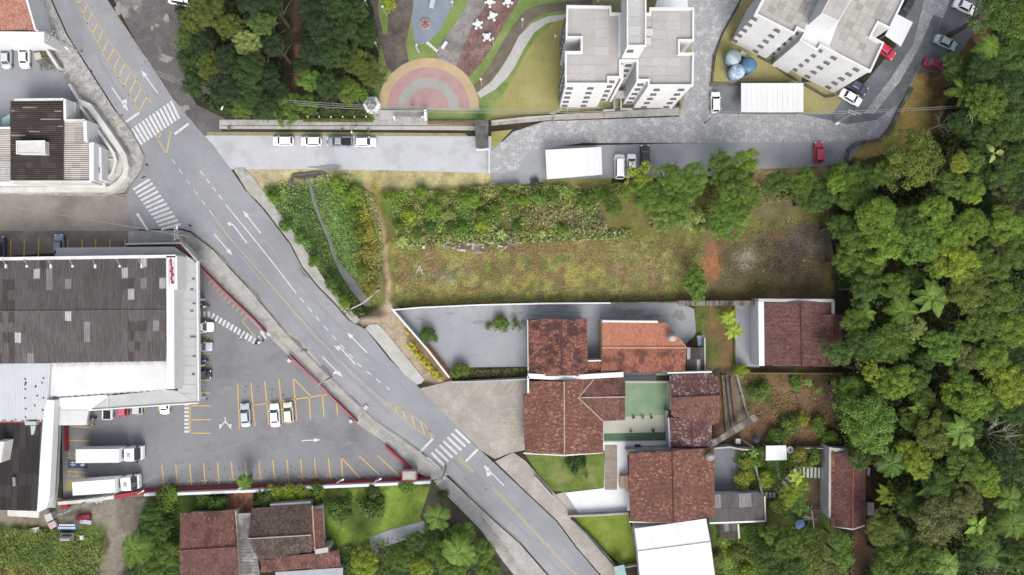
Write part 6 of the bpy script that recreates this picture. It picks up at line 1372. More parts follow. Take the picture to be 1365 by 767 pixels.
# people
def skin_person():
    me = bpy.data.meshes.new('person_rig')
    V = [(0, 0, .95), (0, .02, 1.15), (0, .0, 1.42), (0, .0, 1.52), (0, .03, 1.64), (0, .02, 1.74), (-.19, 0, 1.42), (-.27, .05, 1.14), (-.25, .18, .92), (-.25, .25, .84), (.19, 0, 1.42), (.27, -.05, 1.14), (.25, -.06, .90), (.25, -.05, .80),
         (-.10, 0, .88), (-.12, .14, .50), (-.11, .10, .08), (-.11, .26, .04), (.10, 0, .88), (.11, -.06, .50), (.11, -.20, .10), (.11, -.08, .04)]
    E = [(0, 1), (1, 2), (2, 3), (3, 4), (4, 5), (2, 6), (6, 7), (7, 8), (8, 9), (2, 10), (10, 11), (11, 12), (12, 13), (0, 14), (14, 15), (15, 16), (16, 17), (0, 18), (18, 19), (19, 20), (20, 21)]
    R = [.15, .14, .15, .055, .10, .085, .075, .05, .036, .034, .075, .05, .036, .034, .095, .065, .045, .04, .095, .065, .045, .04]
    me.from_pydata(V, E, []); o = bpy.data.objects.new('rig', me); COL.objects.link(o)
    m = o.modifiers.new('skin', 'SKIN'); s = o.modifiers.new('sub', 'SUBSURF'); s.levels = 1
    for v, r in zip(me.skin_vertices[0].data, R): v.radius = (r, r * .85)
    me.skin_vertices[0].data[0].use_root = True
    dg = bpy.context.evaluated_depsgraph_get(); out = bpy.data.meshes.new_from_object(o.evaluated_get(dg)); bpy.data.objects.remove(o)
    out.materials.clear()
    for _ in range(3): out.materials.append(None)
    for p in out.polygons:
        c = p.center; p.material_index = 2 if (c.z > 1.5 or (abs(c.x) > .2 and c.z < 1.1)) else 0 if c.z > .93 else 1
    return out
PM = skin_person()
skinm = mat('skin', (.30, .18, .12), None, 1, .6, fine=0); hairm = mat('dark_hair', (.02, .015, .012), None, 1, .7, fine=0)
hm = MB(); hm.lathe((0, .03, 1.66), [(.09, 0), (.108, .04), (.10, .10), (.05, .145)], 12); HMe = hm.mesh('hair'); HMe.materials.append(hairm)
fm = MB()
for s in (-1, 1): fm.box((s * .035, .125, 1.67), (.025, .015, .015))
fm.box((0, .135, 1.635), (.025, .03, .04)); fm.box((0, .125, 1.60), (.05, .012, .012)); FMe = fm.mesh('face_features'); FMe.materials.append(mat('face_detail', (.16, .08, .06), None, 1, .6, fine=0))
gf = MB()
for s, (hx, hy, hz) in ((-1, (-.25, .26, .82)), (1, (.25, -.05, .78))):
    for k in range(5): gf.tube([(hx + (k - 2) * .017, hy, hz), (hx + (k - 2) * .018, hy + .01, hz - .05), (hx + (k - 2) * .018, hy + .025, hz - .075 - .01 * (k % 3))], .009, 5)
GFe = gf.mesh('fingers'); GFe.materials.append(skinm)
def cloth(n, rgb): return mat('cloth_' + n, rgb, None, 2, .9, fine=.05)
CL = {'white': cloth('white', (.7, .7, .7)), 'black': cloth('black', (.03, .03, .035)), 'blue': cloth('blue', (.05, .09, .3)), 'red': cloth('red', (.4, .03, .04)), 'grey': cloth('grey', (.2, .2, .21)), 'beige': cloth('beige', (.4, .33, .24))}
def person(x, y, deg, shirt, trousers, label, z=.13):
    o = bpy.data.objects.new('person', PM); COL.objects.link(o); q = P(x, y, 1.0); o.location = (q.x, q.y, z); o.rotation_euler = (0, 0, math.radians(deg))
    for i, m_ in enumerate((CL[shirt], CL[trousers], skinm)): o.material_slots[i].link = 'OBJECT'; o.material_slots[i].material = m_
    tag(o, label, 'person')
    for nm, me in (('hair', HMe), ('face_features', FMe), ('fingers', GFe)):
        c = bpy.data.objects.new(nm, me); COL.objects.link(c); c.parent = o
    return o
for a in ((306, 171, 90, 'black', 'grey', 'person in dark clothes at the left end of the park pavement'), (457, 173, 80, 'black', 'black', 'person in black on the pavement above the grey car'), (475, 169, 90, 'blue', 'white', 'person in a blue top on the park pavement'), (469, 176, 100, 'white', 'beige', 'person in white near the verge above the parked cars'),
          (491, 174, 270, 'black', 'grey', 'person in black walking toward the plaza entrance'), (550, 142, 200, 'grey', 'red', 'person standing on the pink centre of the plaza'), (322, 449, 60, 'white', 'black', 'person in white walking on the zigzag crosswalk'), (123, 566, 200, 'beige', 'red', 'person in beige standing by the motorcycles'), (386, 512, 30, 'white', 'grey', None)):
    if a[5]: person(*a)

# ---------------------------------------------------------------- poles, wires, street furniture
def pole(label, x, y, h=9.0, arm=None, lamp=None, trans=False):
    """x,y = photo pixel of the pole top"""
    q = P(x, y, h); t = thing('utility_pole', label, 'utility pole', (q.x, q.y, 0), 'concrete utility poles')
    mb = MB(); mb.tube([(q.x, q.y, 0), (q.x, q.y, h)], [.17, .10], 8); part('pole', mb, pole_m, t)
    if arm is not None:
        for k, z in enumerate((h - .3, h - 1.3)):
            a = math.radians(arm); d = Vector((math.cos(a), math.sin(a), 0)) * (1.1 if k == 0 else .7); c = Vector((q.x, q.y, z)); mb = MB(); mb.beam(c - d, c + d, .12, .12); part('crossarm', mb, pole_m, t)
            for s in (-1, -.4, .4, 1):
                mb = MB(); p = c + d * s * .92; mb.lathe((p.x, p.y, z + .06), [(.05, 0), (.08, .08), (.04, .2)], 8); part('insulator', mb, white, t)
    if lamp:
        a = math.radians(lamp[0]); e = Vector((q.x + math.cos(a) * lamp[1], q.y + math.sin(a) * lamp[1], h - 1.0)); mb = MB(); mb.tube([(q.x, q.y, h - 1.8), e], .05, 5); part('lamp_arm', mb, metal_grey, t)
        mb = MB(); mb.box(tuple(e), (.7, .28, .14), a); part('lamp_head', mb, white, t)
    if trans:
        mb = MB(); mb.lathe((q.x + .45, q.y - .2, h - 3.2), [(.28, 0), (.32, .1), (.32, .9), (.25, 1.0)], 14); part('transformer', mb, metal_grey, t)
    return Vector((q.x, q.y, h - .2))
p1 = pole('concrete pole with crossarm where the wires meet by the top left parapet', 66, 47, 9, 60, (-40, 3.0), True)
p2 = pole('concrete pole with crossarm and street lamp at the edge of the park woods', 298, 128, 9, -35, (250, 2.0))
p3 = pole('wire pole beside the white kiosk', 492, 143, 8, 90)
p4 = pole('pole with crossarm on the pavement at the dry park lawn', 741, 148, 8, 20)
p5 = pole('concrete pole at the north corner of the market roof canopy', 232, 312, 8, 90, (90, 1.2))
p6 = pole('pole with tangled fittings beside the red car park wall', 426, 511, 8, 50, (35, 3.0))
p7 = pole('bright concrete pole with transformer below the southern crosswalk', 588, 641, 9, 45, None, True)
p8 = pole('pole with lamp beside the small white carport at the lane corner', 957, 150, 8, 45, (75, 2.0))
p9 = pole('thin pole beside the white and dark cars near the angled apartments', 1140, 149, 8, 160, (215, 3.2))
p10 = pole('concrete pole behind the bottom left market corner', 83, 685, 8, 20, (30, 4.0))
p11 = pole('thin pole by the grey sheet shed garden', 1004, 596, 7)
def wires(label, a, b, n=2, sp=.35, sag=.8, r=.04):
    t = thing('overhead_wires', label, 'wires', tuple(((a + b) / 2).xy.to_3d()), 'overhead wires'); d = (b - a).xy.to_3d().normalized(); nn = Vector((-d.y, d.x, 0))
    for k in range(n):
        o = nn * (k - (n - 1) / 2) * sp; pts = [a.lerp(b, i / 10) + o - Vector((0, 0, sag * 4 * (i / 10) * (1 - i / 10))) for i in range(11)]
        mb = MB(); mb.tube(pts, r, 4); part('wire', mb, wire_m, t)
wires('pale wires crossing the road from the top left parapet to the park woods', p1, p2, 3)
wires('pale wires running over the park woods to the kiosk', p2, p3, 3)
wires('wires over the plaza entrance toward the dry lawn pole', p3, p4, 3)
wires('faint wires between the dry lawn pole and the lane carport', p4, p8, 2)
wires('faint wires passing over the long white carport', p8, p9, 2)
wires('faint wires from the angled apartments toward the forest', p9, P(1380, 135, 8), 2)
wires('thick wires running along the verge to the bottom edge', p7, P(706, 775, 9), 4, .3, .5, .035)
wires('wires from the bright pole along the car park pavement', p6, p7, 3, .3)
wires('wires from the canopy corner pole along the red wall', p5, p6, 2, .3)
wires('thin wire across the side street toward the left edge', p5, P(-20, 270, 8), 1)
wires('faint wires crossing the car park toward the market corner', p10, P(360, 575, 8), 2)
def park_lamp(label, x, y, dx=0, dy=0, h=4.0):
    q = P(x, y, h); t = thing('park_lamp', label, 'lamp post', (q.x, q.y, 0), 'round headed lamp posts in the park')
    mb = MB(); mb.tube([(q.x, q.y, 0), (q.x, q.y, h)], .07, 6); part('post', mb, concrete_pale, t)
    mb = MB(); mb.lathe((q.x, q.y, h), [(.12, 0), (.25, .12), (.27, .26), (.15, .42)], 12); part('lamp_globe', mb, mat('lamp_globe', C(222, 224, 216)), t, True)
for a in (('round park lamp above the narrow grass triangle', 510, 9.5), ('round park lamp at the edge of the dark woods', 500, 57.5), ('round park lamp at the tip of the playground', 555.5, 60), ('round park lamp beside the brown path bend', 696.5, 26.5), ('round park lamp by the white path start', 641, 106), ('round park lamp on the edge of the red gravel', 657, 52), ('round park lamp near the left apartment wall', 740, 48.5), ('round park lamp above the cross shaped apartments', 797, 3), ('park lamp head at the top of the woods', 486.5, 2), ('park lamp beside the blue slide', 602.5, 3)): park_lamp(*a)
# picnic tables
def picnic(label, x, y, r0):
    q = P(x, y, .75); t = thing('picnic_table', label, 'table set', (q.x, q.y, 0), 'white round tables with stools'); mb = MB(); mb.lathe((q.x, q.y, 0), [(.14, 0), (.14, .68), (.56, .70), (.58, .76)], 18); part('table_top', mb, white, t)
    for k in range(5 if r0 % 2 else 4):
        a = r0 + k * 2 * math.pi / (5 if r0 % 2 else 4); mb = MB(); mb.lathe((q.x + .78 * math.cos(a), q.y + .78 * math.sin(a), 0), [(.12, 0), (.12, .38), (.26, .42), (.26, .48)], 12); part('stool', mb, white, t)
for k, (x, y, l) in enumerate(((653, 2.5, 'white table with stools, cut by the top edge left of the other'), (677, 2, 'white table with stools at the top right of the red gravel'), (656.5, 21, 'white table with stools in the middle of the red gravel'), (637, 32, 'white table with stools nearest the grey gravel path'), (649, 49, 'white table with stools lowest on the red gravel'))): picnic(l, x, y, k)
# playground
t = thing('merry_go_round', 'round pinkish merry go round on the blue grey playground floor', 'merry-go-round', P(567, 32), None); q = P(567, 32, .5)
mb = MB(); mb.lathe((q.x, q.y, 0), [(.98, .25), (1.0, .35)], 28); part('platform', mb, mat('merry_pink', C(176, 128, 126)), t)
mb = MB(); mb.strip([(q.x + .93 * math.cos(2 * math.pi * k / 24), q.y + .93 * math.sin(2 * math.pi * k / 24)) for k in range(24)], .14, .35, .42, True); part('rim', mb, mat('merry_rim', C(220, 196, 176)), t)
mb = MB(); mb.lathe((q.x, q.y, .35), [(.15, 0), (.1, .5), (.18, .55)], 12); part('hub', mb, mat('merry_hub', C(140, 60, 66)), t)
for k in range(6):
    a = k * math.pi / 3; mb = MB(); mb.tube([(q.x + .15 * math.cos(a), q.y + .15 * math.sin(a), .8), (q.x + .8 * math.cos(a), q.y + .8 * math.sin(a), .75), (q.x + .85 * math.cos(a), q.y + .85 * math.sin(a), .4)], .03, 5); part('hand_rail', mb, mat('merry_rim', C(220, 196, 176)), t)
t = thing('play_slide', 'pale blue slide at the top of the playground', 'slide', P(576, 5), None)
mb = MB(); a, b = P(580, -12, 1.8), P(575, 11, .2); d = (b - a).normalized(); n = Vector((-d.y, d.x, 0)).normalized() * .42
mb.face([a + n, b + n, b - n, a - n]); mb.face([a + n - Vector((0, 0, .05)), a - n - Vector((0, 0, .05)), b - n - Vector((0, 0, .05)), b + n - Vector((0, 0, .05))]); part('chute', mb, mat('slide_blue', C(186, 208, 232)), t)
for s in (1, -1): mb = MB(); mb.beam(a + n * s + Vector((0, 0, .1)), b + n * s + Vector((0, 0, .1)), .06, .2); part('side_rail', mb, mat('slide_rail', C(206, 220, 236)), t)
st = thing('stepping_slabs', 'short row of white stepping slabs on the park grass', 'stepping stones', P(577, 63))
for k in range(6):
    mb = MB(); p = P(570 + k * 2.4, 57.5 + k * 2.1); mb.box((p.x, p.y, .08), (.30, .5, .12), math.radians(-42)); part('slab', mb, white, st)
mb = MB(); p = P(592.5, 61); mb.box((p.x, p.y, .25), (1.5, .5, .4), math.radians(56)); solo('park_bench', mb, white, 'white bench block at the edge of the grey gravel path', 'bench')
mb = MB(); p = P(664.5, 36); mb.tube([(p.x, p.y - .5, .2), (p.x + .15, p.y + .3, .5)], [.18, .1], 8); solo('orange_spring_toy', mb, mat('orange_plastic', C(214, 120, 70)), 'small orange ride toy on the red gravel', 'toy')
mb = MB(); p = P(557, 68); mb.box((p.x, p.y, .3), (.3, .8, .5), .4); mb.box((p.x - .2, p.y + .6, .4), (.5, .3, .3), .2); solo('climbing_rocks', mb, concrete_pale, 'pale rock group on the grass below the playground', 'rocks')
for k in range(7):
    t = thing('hedge_post_lamp', f'small bollard light number {["nearest the woods", "second from the woods", "third from the woods", "in the middle", "third from the kiosk", "second from the kiosk", "nearest the kiosk"][k]} along the clipped park hedge'.replace('number ', ''), 'bollard', P(412 + k * 15.5, 158), 'bollard lights along the hedge'); q = P(412 + k * 15.5, 158)
    mb = MB(); mb.tube([(q.x, q.y, 0), (q.x, q.y, .9)], .06, 6); part('post', mb, concrete_pale, t); mb = MB(); mb.box((q.x, q.y + .05, .95), (.2, .3, .12)); part('lamp_head', mb, white, t)
# dishes, tanks, umbrellas, oddments
def dish(label, x, y, r, z, rim=(206, 204, 198), inner=(186, 182, 176), tilt=.35, cat='satellite dish'):
    q = P(x, y, z); t = thing('satellite_dish', label, cat, (q.x, q.y, 0), 'satellite dishes and round lids'); mb = MB(); n = len(mb.v); R = Matrix.Rotation(tilt, 4, 'X')
    prof = [(0.02, -.0), (r * .4, .04 * r), (r * .75, .14 * r), (r, .26 * r)]; pr2 = prof + [(r * 1.02, .28 * r), (r * .5, .0)]
    mb.lathe((0, 0, 0), prof, 22); me = mb.mesh('bowl'); me.transform(R); o = link('bowl', me, mat('dish_' + str(inner[0]), C(*inner)), t, (0, 0, z - .2)); me.shade_smooth()
    mb = MB(); mb.tube([(0, 0, z - .2), (0, .0, z - 1.2 if z > 3 else 0)], .05, 6); link('mast', mb.mesh('mast'), metal_grey, t)
    mb = MB(); mb.tube([(0, -r * .9, z - .15), (0, 0, z + r * .7)], .02, 4); mb.box((0, 0, z + r * .7), (.12, .12, .16)); link('feed_arm', mb.mesh('feed_arm'), metal_grey, t)
dish('large pale satellite dish on the grey yard beside the big speckled house', 947, 608, .95, 4.3); dish('round grey white disc on the orange roof slope', 896, 449, .9, 5.0, tilt=.05, inner=(206, 192, 180))
def umbrella(label, x, y, r, c, z=2.3):
    q = P(x, y, z); t = thing('parasol', label, 'parasol', (q.x, q.y, 0), 'garden parasols'); mb = MB(); N_ = 12
    for k in range(N_):
        a, b = 2 * math.pi * k / N_, 2 * math.pi * (k + 1) / N_; zz = z - .3
        mb.face([(0, 0, z), (r * math.cos(a), r * math.sin(a), zz - .04 * (k % 2)), (r * math.cos(b), r * math.sin(b), zz - .04 * ((k + 1) % 2))])
    link('canopy', mb.mesh('canopy'), mat('parasol_%d' % c[2], C(*c), tuple(v * .8 for v in C(*c)), 2, .8), t)
    mb = MB(); mb.tube([(0, 0, 0), (0, 0, z)], .03, 6); link('pole', mb.mesh('pole'), metal_grey, t)
umbrella('blue parasol below the tangle of timber in the garden', 1067.5, 700.5, .9, (82, 118, 178)); umbrella('blue parasol beside the forest east of the narrow house', 1176.5, 620, .95, (84, 110, 176)); umbrella('small dark blue round cover beside the timber yard', 1009.5, 587, .62, (58, 76, 122), 1.2)
t = thing('round_tub', 'white round tub with dark centre beside the white canopy', 'tub', P(1053.5, 600)); q = P(1053.5, 600, .6)
mb = MB(); mb.lathe((q.x, q.y, 0), [(.6, 0), (.68, .6), (.5, .62), (.3, .5), (.05, .48)], 20); part('tub', mb, white, t); mb = MB(); mb.lathe((q.x, q.y, .5), [(.16, 0), (.14, .12)], 12); part('drain', mb, glass_dark, t)
def oddbox(name, label, x, y, w, d, h, c, rz=0, cat='box', z=0):
    mb = MB(); q = P(x, y, z + h); mb.box((q.x, q.y, z + h / 2), (w * S, d * S, h), math.radians(rz)); mb.box((q.x, q.y, z + h + .02), (w * S * 1.06, d * S * 1.06, .04), math.radians(rz)); return solo(name, mb, mat(name + '_%d_%d' % (c[0], c[2]), C(*c), None, 1, .8), label, cat)
oddbox('pale_crate', 'small pale crate on the grass beside the white sedan', 50, 74.5, 8, 8, .6, (216, 212, 196), 15, 'crate')
oddbox('water_tub', 'pale blue plastic tub behind the orange roofed house', 934, 454.5, 8, 13, .8, (186, 206, 232), 3, 'tub')
oddbox('red_cover', 'dark red cover at the tip of the orange roof', 919, 461, 8, 5, .5, (170, 40, 70), 0, 'cover')
oddbox('white_bin', 'small white box on the vacant lot rubble', 564.5, 329.5, 3, 4, .5, (240, 240, 236), 0, 'box')
oddbox('white_bin', 'white square lid near the diagonal plank roof', 984, 588.5, 6, 6, .9, (226, 224, 216), 0, 'box')
oddbox('cooler_box', 'white slab beside the narrow forest house', 1161, 678.5, 8, 16, .6, (206, 210, 214), 2, 'slab')
oddbox('concrete_slab', 'pale slab on the soil by the narrow forest house', 1168, 684, 8, 9, .2, (196, 190, 160), 30, 'slab')
oddbox('leaning_board', 'narrow white panel leaning by the narrow forest house', 1158, 629, 3, 10, .9, (226, 226, 222), -5, 'board')
oddbox('white_bin', 'small white box in the bottom left scrub', 109, 717, 5, 5, .5, (240, 240, 236), 10, 'box')
oddbox('water_meter_box', 'white square cover on the pavement by the road', 487.5, 543.5, 6, 5, .15, (216, 216, 214), 50, 'cover', .13)
oddbox('grey_cabinet', 'dark tarpaulin heap beside the southern carport', 713, 243, 10, 8, .8, (62, 62, 70), 20, 'tarpaulin')
oddbox('gas_box', 'cream box on the white yard beside the big speckled house', 830.5, 643, 7, 16, 1.2, (196, 158, 138), 0, 'cupboard')
oddbox('gas_box', 'narrow pale cupboard against the wall of the big speckled house', 836, 645, 4, 20, 1.6, (226, 176, 140), 0, 'cupboard')
oddbox('black_bin', 'dark machinery on the white yard north of the big speckled house', 850.5, 597, 7, 6, .9, (44, 46, 52), 0, 'machine')
oddbox('washing_tub', 'round white basin beside the dark machinery', 861, 598.5, 5, 5, .8, (226, 226, 226), 0, 'basin')
oddbox('black_bin', 'small dark box on the pale blue yard', 888, 599, 6, 3, .8, (50, 54, 62), -15, 'box')
# bottom left junk: awning over cargo, motorcycle-like cart
t = thing('blue_banner_frame', 'blue banner with white lettering stretched between posts behind the market', 'banner', P(88, 703), None)
mb = MB(); mb.prism([P(75, 699, 2.2), P(103, 698, 2.2), P(102, 707, 2.2), P(76, 706, 2.2)], 2.15, 2.2, bottom=True); part('banner', mb, mat('banner_blue', C(70, 100, 168)), t)
mb = MB()
for row, (y, n) in enumerate(((700.3, 9), (704, 10))):
    for k in range(n):
        x = 79 + k * 2.35 + row * -1.5; mb.prism([P(x, y - 1.2, 2.23), P(x + 1.5, y - 1.2, 2.23), P(x + 1.5, y + 1.2, 2.23), P(x, y + 1.2, 2.23)], 2.2, 2.23)
part('banner_lettering', mb, white, t)
for x, y in ((75, 699), (103, 698)):
    mb = MB(); q = P(x, y, 2.2); mb.tube([(q.x, q.y, 0), (q.x, q.y, 2.3)], .05, 6); part('post', mb, metal_grey, t)
t = thing('cargo_cart', 'small grey cart under the blue banner', 'cart', P(88, 715)); mb = MB(); q = P(89, 716, .8); mb.box((q.x, q.y, .7), (2.6, 1.5, .15)); part('deck', mb, frame_m, t)
mb = MB(); mb.tube([(q.x - .9, q.y - .2, 1.0), (q.x + .9, q.y - .2, 1.0)], .45, 12); part('drum', mb, mat('drum_grey', C(176, 172, 164)), t)
for s in (-1, 1):
    mb = MB(); mb.lathe((0, 0, -.1), [(.35, 0), (.35, .2)], 14); me = mb.mesh('wheel'); me.transform(Matrix.Rotation(math.pi / 2, 4, 'X')); o = link('wheel', me, tyre_m, t); o.location = Vector((q.x, q.y + s * .8, .35)) - org(t)
oddbox('tarp_bundle', 'red and black tarpaulin bundle on the dirt path behind the market', 110.5, 690, 18, 6, .6, (170, 44, 60), 5, 'tarpaulin'); oddbox('tarp_bundle', 'white and blue sheet beside the red tarpaulin', 114, 696, 14, 5, .3, (206, 214, 236), -8, 'tarpaulin')
oddbox('white_drum', 'pale drum with a red lid beneath the market corner', 65, 690, 9, 9, 1.4, (216, 216, 212), 20, 'drum'); oddbox('rubble_sack', 'pinkish white sacks at the end of the blue banner', 70, 700, 10, 8, .6, (216, 184, 180), 30, 'sacks'); oddbox('white_sheet', 'crumpled white sheet on the scrub edge', 46, 707, 12, 6, .3, (236, 236, 232), 10, 'sheet'); oddbox('red_bollard', 'red block on the pavement at the market corner', 86, 674.5, 8, 6, .9, (190, 40, 56), 15, 'block')
for k in range(4): oddbox('pale_stone', ['first pale round stone', 'second pale round stone', 'third pale round stone', 'last pale round stone'][k] + ' in the row below the white wall end', 118 + k * 5.3, 669 - (k % 2), 4.4, 4, .4, (196, 198, 188), 20 * k, 'stone')
# burned cars stack / timber tangle in garden
t = thing('timber_tangle', 'tangle of pale and dark timber beside the garden path', 'timber pile', P(1084, 688))
for k in range(12):
    c = P(1076 + random.uniform(-2, 22), 680 + random.uniform(0, 14), .5); a = random.choice([0, .1, -.15, 1.3, 1.7]); d = Vector((math.cos(a), math.sin(a), 0)) * random.uniform(.8, 1.8); z = Vector((0, 0, .2 + .08 * k)); c.z = 0; mb = MB(); mb.beam(c - d + z, c + d + z, .16, .1); part('board', mb, random.choice([wood_m, concrete_dark, mat('bleached_timber', C(160, 156, 144)), mat('pinkish_board', C(196, 170, 160))]), t)
t = thing('rubble_heap', 'heap of torn pinkish roofing debris on the vacant lot', 'debris', P(625, 329), None)
for k in range(46):
    x, y = (random.gauss(622, 16), random.gauss(330, 3.5)) if k < 34 else (random.gauss(675, 12), random.gauss(326, 3)); c = P(x, y); a = random.uniform(-.8, .8); mb = MB(); mb.box((c.x, c.y, .15 + random.random() * .3), (random.uniform(.4, 1.8), random.uniform(.2, .6), .06), a)
    part('debris_board', mb, random.choice([mat('debris_pink', C(186, 160, 150)), mat('debris_grey', C(150, 142, 132)), mat('debris_white', C(216, 208, 198)), wood_m]), t)
for k, (x, y, l) in enumerate(((560, 360, 'small white wooden frame lying on the vacant lot'), (806, 302, 'pale broken trestle beside the dark soil patch'))):
    mb = MB(); c = P(x, y, .3); mb.beam(c + Vector((-.8, -.7, 0)), c + Vector((0, .8, .1)), .1, .1); mb.beam(c + Vector((.6, -.9, 0)), c + Vector((-.1, .8, .1)), .1, .1); mb.beam(c + Vector((-.5, -.1, .06)), c + Vector((.3, -.1, .06)), .08, .08); solo('wooden_frame', mb, white_dirty, l, 'frame')
t = thing('white_stone', 'white stone on the burnt soil lot', 'stone', P(1038, 358)); 
for k in range(8):
    mb = MB(); c = P(random.choice([1022, 1038, 970, 996, 1075, 1050]) + random.uniform(-14, 14), random.uniform(340, 380)); mb.lathe((c.x, c.y, 0), [(.10, 0), (.12, .06), (.05, .12)], 6); part('pebble', mb, white_dirty, t)
t['label'] = 'scattered white stones on the burnt soil lot'; t['category'] = 'stones'
# car park lamp posts beside white wall
for k, (x, y, l) in enumerate(((313, 655, 'slim white lamp post by the brick patio wall'), (449, 644, 'white angled lamp fixture on the wall above the blackened roof'), (499, 643, 'white lamp fixture on the wall near the guard booth'), (183, 659, 'white lamp fixture on the red wall segment'))):
    q = P(x, y, 3); t = thing('wall_lamp', l, 'lamp', (q.x, q.y, 0), 'lamps on the car park wall'); mb = MB(); mb.tube([(q.x, q.y, 0), (q.x, q.y, 3)], .05, 6); part('post', mb, white, t); mb = MB(); mb.tube([(q.x, q.y, 2.9), (q.x + 1.1, q.y + .6, 3.1)], .045, 5); part('arm', mb, white, t); mb = MB(); mb.box((q.x + 1.1, q.y + .6, 3.1), (.5, .25, .12), .5); part('lamp_head', mb, white, t)
for k, (x, y, l) in enumerate(((349, 443, 'white gate post at the upper side of the car park entrance'), (385, 481, 'white gate post at the lower side of the car park entrance'), (467.5, 562, 'white stone block at the end of the long red wall'))): oddbox('gate_post', l, x, y, 4, 4, 1.2, (230, 228, 222), 40, 'post')
# road signs
for k, (x, y, ang, l, c) in enumerate(((190, 236, 30, 'small road sign at the side street corner', (90, 86, 82)), (402, 467, 45, 'dark road sign on the pavement beside the entrance', (56, 56, 60)), (165, 182, -30, 'yellow faced road sign on the speckled pavement', (206, 166, 70)))):
    q = P(x, y, 2.4); t = thing('road_sign', l, 'road sign', (q.x, q.y, 0), 'road signs'); mb = MB(); mb.tube([(q.x, q.y, 0), (q.x, q.y, 2.4)], .04, 6); part('post', mb, metal_grey, t)
    mb = MB(); mb.box((q.x, q.y, 2.1), (.7, .06, .6), math.radians(ang)); part('sign_plate', mb, mat('sign_plate_%d' % c[0], C(*c)), t)
# ---------------------------------------------------------------- vegetation
FOL = 1.0
def leafmat(name, r, g, b):
    c = tuple(v * FOL for v in (lin(r), lin(g), lin(b)))
    return mat('foliage_' + name, c, tuple(v * .72 for v in c), .5, .75, attr=True, fine=.2, fscale=5, spec=.3, transl=.0)
LM = {k: leafmat(k, *(q_ * (1 if k == 'ball' else .955) for q_ in v)) for k, v in {'bright': (97, 124, 38), 'mid': (80, 104, 34), 'dark': (66, 90, 33), 'deep': (54, 76, 31), 'olive': (88, 103, 37), 'pale': (120, 136, 72), 'lime': (116, 136, 38), 'yellow': (116, 124, 38), 'bluish': (76, 98, 44), 'emerald': (86, 117, 42),
      'greyish': (94, 100, 54), 'rusty': (122, 116, 50), 'fern': (86, 114, 40), 'ball': (176, 180, 40), 'grove': (48, 69, 28), 'grove_deep': (39, 57, 26), 'grove_olive': (76, 89, 31)}.items()}
LM.update(blue=LM['bluish'], grey=LM['greyish'], rust=LM['rusty'])
bark = mat('tree_bark', C(120, 110, 96), C(88, 80, 70), 2, .95, fine=.3)
def crown_mesh(seed, R=5.0, nc=60, cr=(.9, 1.5), leaf=.42, per=120, flat=.62, spread=1.0, gaps=.12):
    """leaf clumps through a domed volume, every leaf a small face"""
    r = np.random.default_rng(seed); cs = []
    ph = r.uniform(0, 6.28, 3)
    for i in range(nc):
        t = r.uniform(0, 2 * math.pi); rad = math.sqrt(r.uniform(0, 1)) * R * .86 * (1 + .16 * math.sin(2 * t + ph[0]) + .12 * math.sin(3 * t + ph[1]))
        zt = flat * R * math.sqrt(max(0, 1 - (rad / (R * 1.12)) ** 2)) * r.uniform(.62, 1.12)
        if r.random() < gaps and rad > R * .3: continue
        cs.append((rad * math.cos(t), rad * math.sin(t), zt - (0 if r.random() < .75 else r.uniform(.5, 1.6)), r.uniform(*cr) * (1.0 if rad < R * .7 else .8)))
    V, Cc = [], []
    for cx, cy, cz, rr in cs:
        n = int(per * (rr / np.mean(cr)) ** 2); d = r.normal(size=(n, 3)); d[:, 2] = np.abs(d[:, 2]) * 1.0 - .25 * (r.random(n) < .35); d /= np.linalg.norm(d, axis=1)[:, None]
        bump = 1 + .16 * np.sin(d[:, 0] * 7 + cx) * np.sin(d[:, 1] * 7 + cy)
        p = np.array([cx, cy, cz]) + d * (rr * np.where(r.random(n) < .12, r.uniform(1.0, 1.35, n), r.uniform(.7, 1.06, n)) * bump)[:, None] * np.array([1, 1, .8])
        nn = d + r.normal(scale=.55, size=(n, 3)); nn[:, 2] = np.abs(nn[:, 2]) + .25; nn /= np.linalg.norm(nn, axis=1)[:, None]
        a = np.cross(nn, r.normal(size=(n, 3))); a /= np.linalg.norm(a, axis=1)[:, None]; b = np.cross(nn, a)
        s = (leaf * r.uniform(.6, 1.25, n))[:, None]
        V.append(np.stack([p - a * s * .5, p - b * s * .36, p + a * s * .5, p + b * s * .36], 1).reshape(-1, 3))
        tint = r.uniform(.8, 1.2) * r.uniform(.55, 1.45, n); hue = r.normal(0, .06, n)
        Cc.append(np.stack([tint * (1 + hue + .04), tint, tint * (1 - hue)], 1))
    me = quads_mesh('crown', np.concatenate(V), 4, np.concatenate(Cc)); me.materials.append(None); return me
CROWNS = {'big': [crown_mesh(100 + i, 5.0, 125, (.5, 1.05), .25, 170) for i in range(5)],
          'lumpy': [crown_mesh(200 + i, 5.0, 105, (.6, 1.25), .25, 190, gaps=.2) for i in range(4)],
          'fine': [crown_mesh(300 + i, 5.0, 130, (.55, 1.05), .21, 180, .5) for i in range(3)],
          'loose': [crown_mesh(400 + i, 5.0, 60, (.7, 1.2), .40, 75, .55, gaps=.35) for i in range(3)],
          'small': [crown_mesh(500 + i, 1.6, 28, (.4, .75), .22, 110, .7, gaps=.04) for i in range(3)],
          'shrub': [crown_mesh(600 + i, 1.1, 14, (.35, .6), .18, 60, .75) for i in range(2)]}
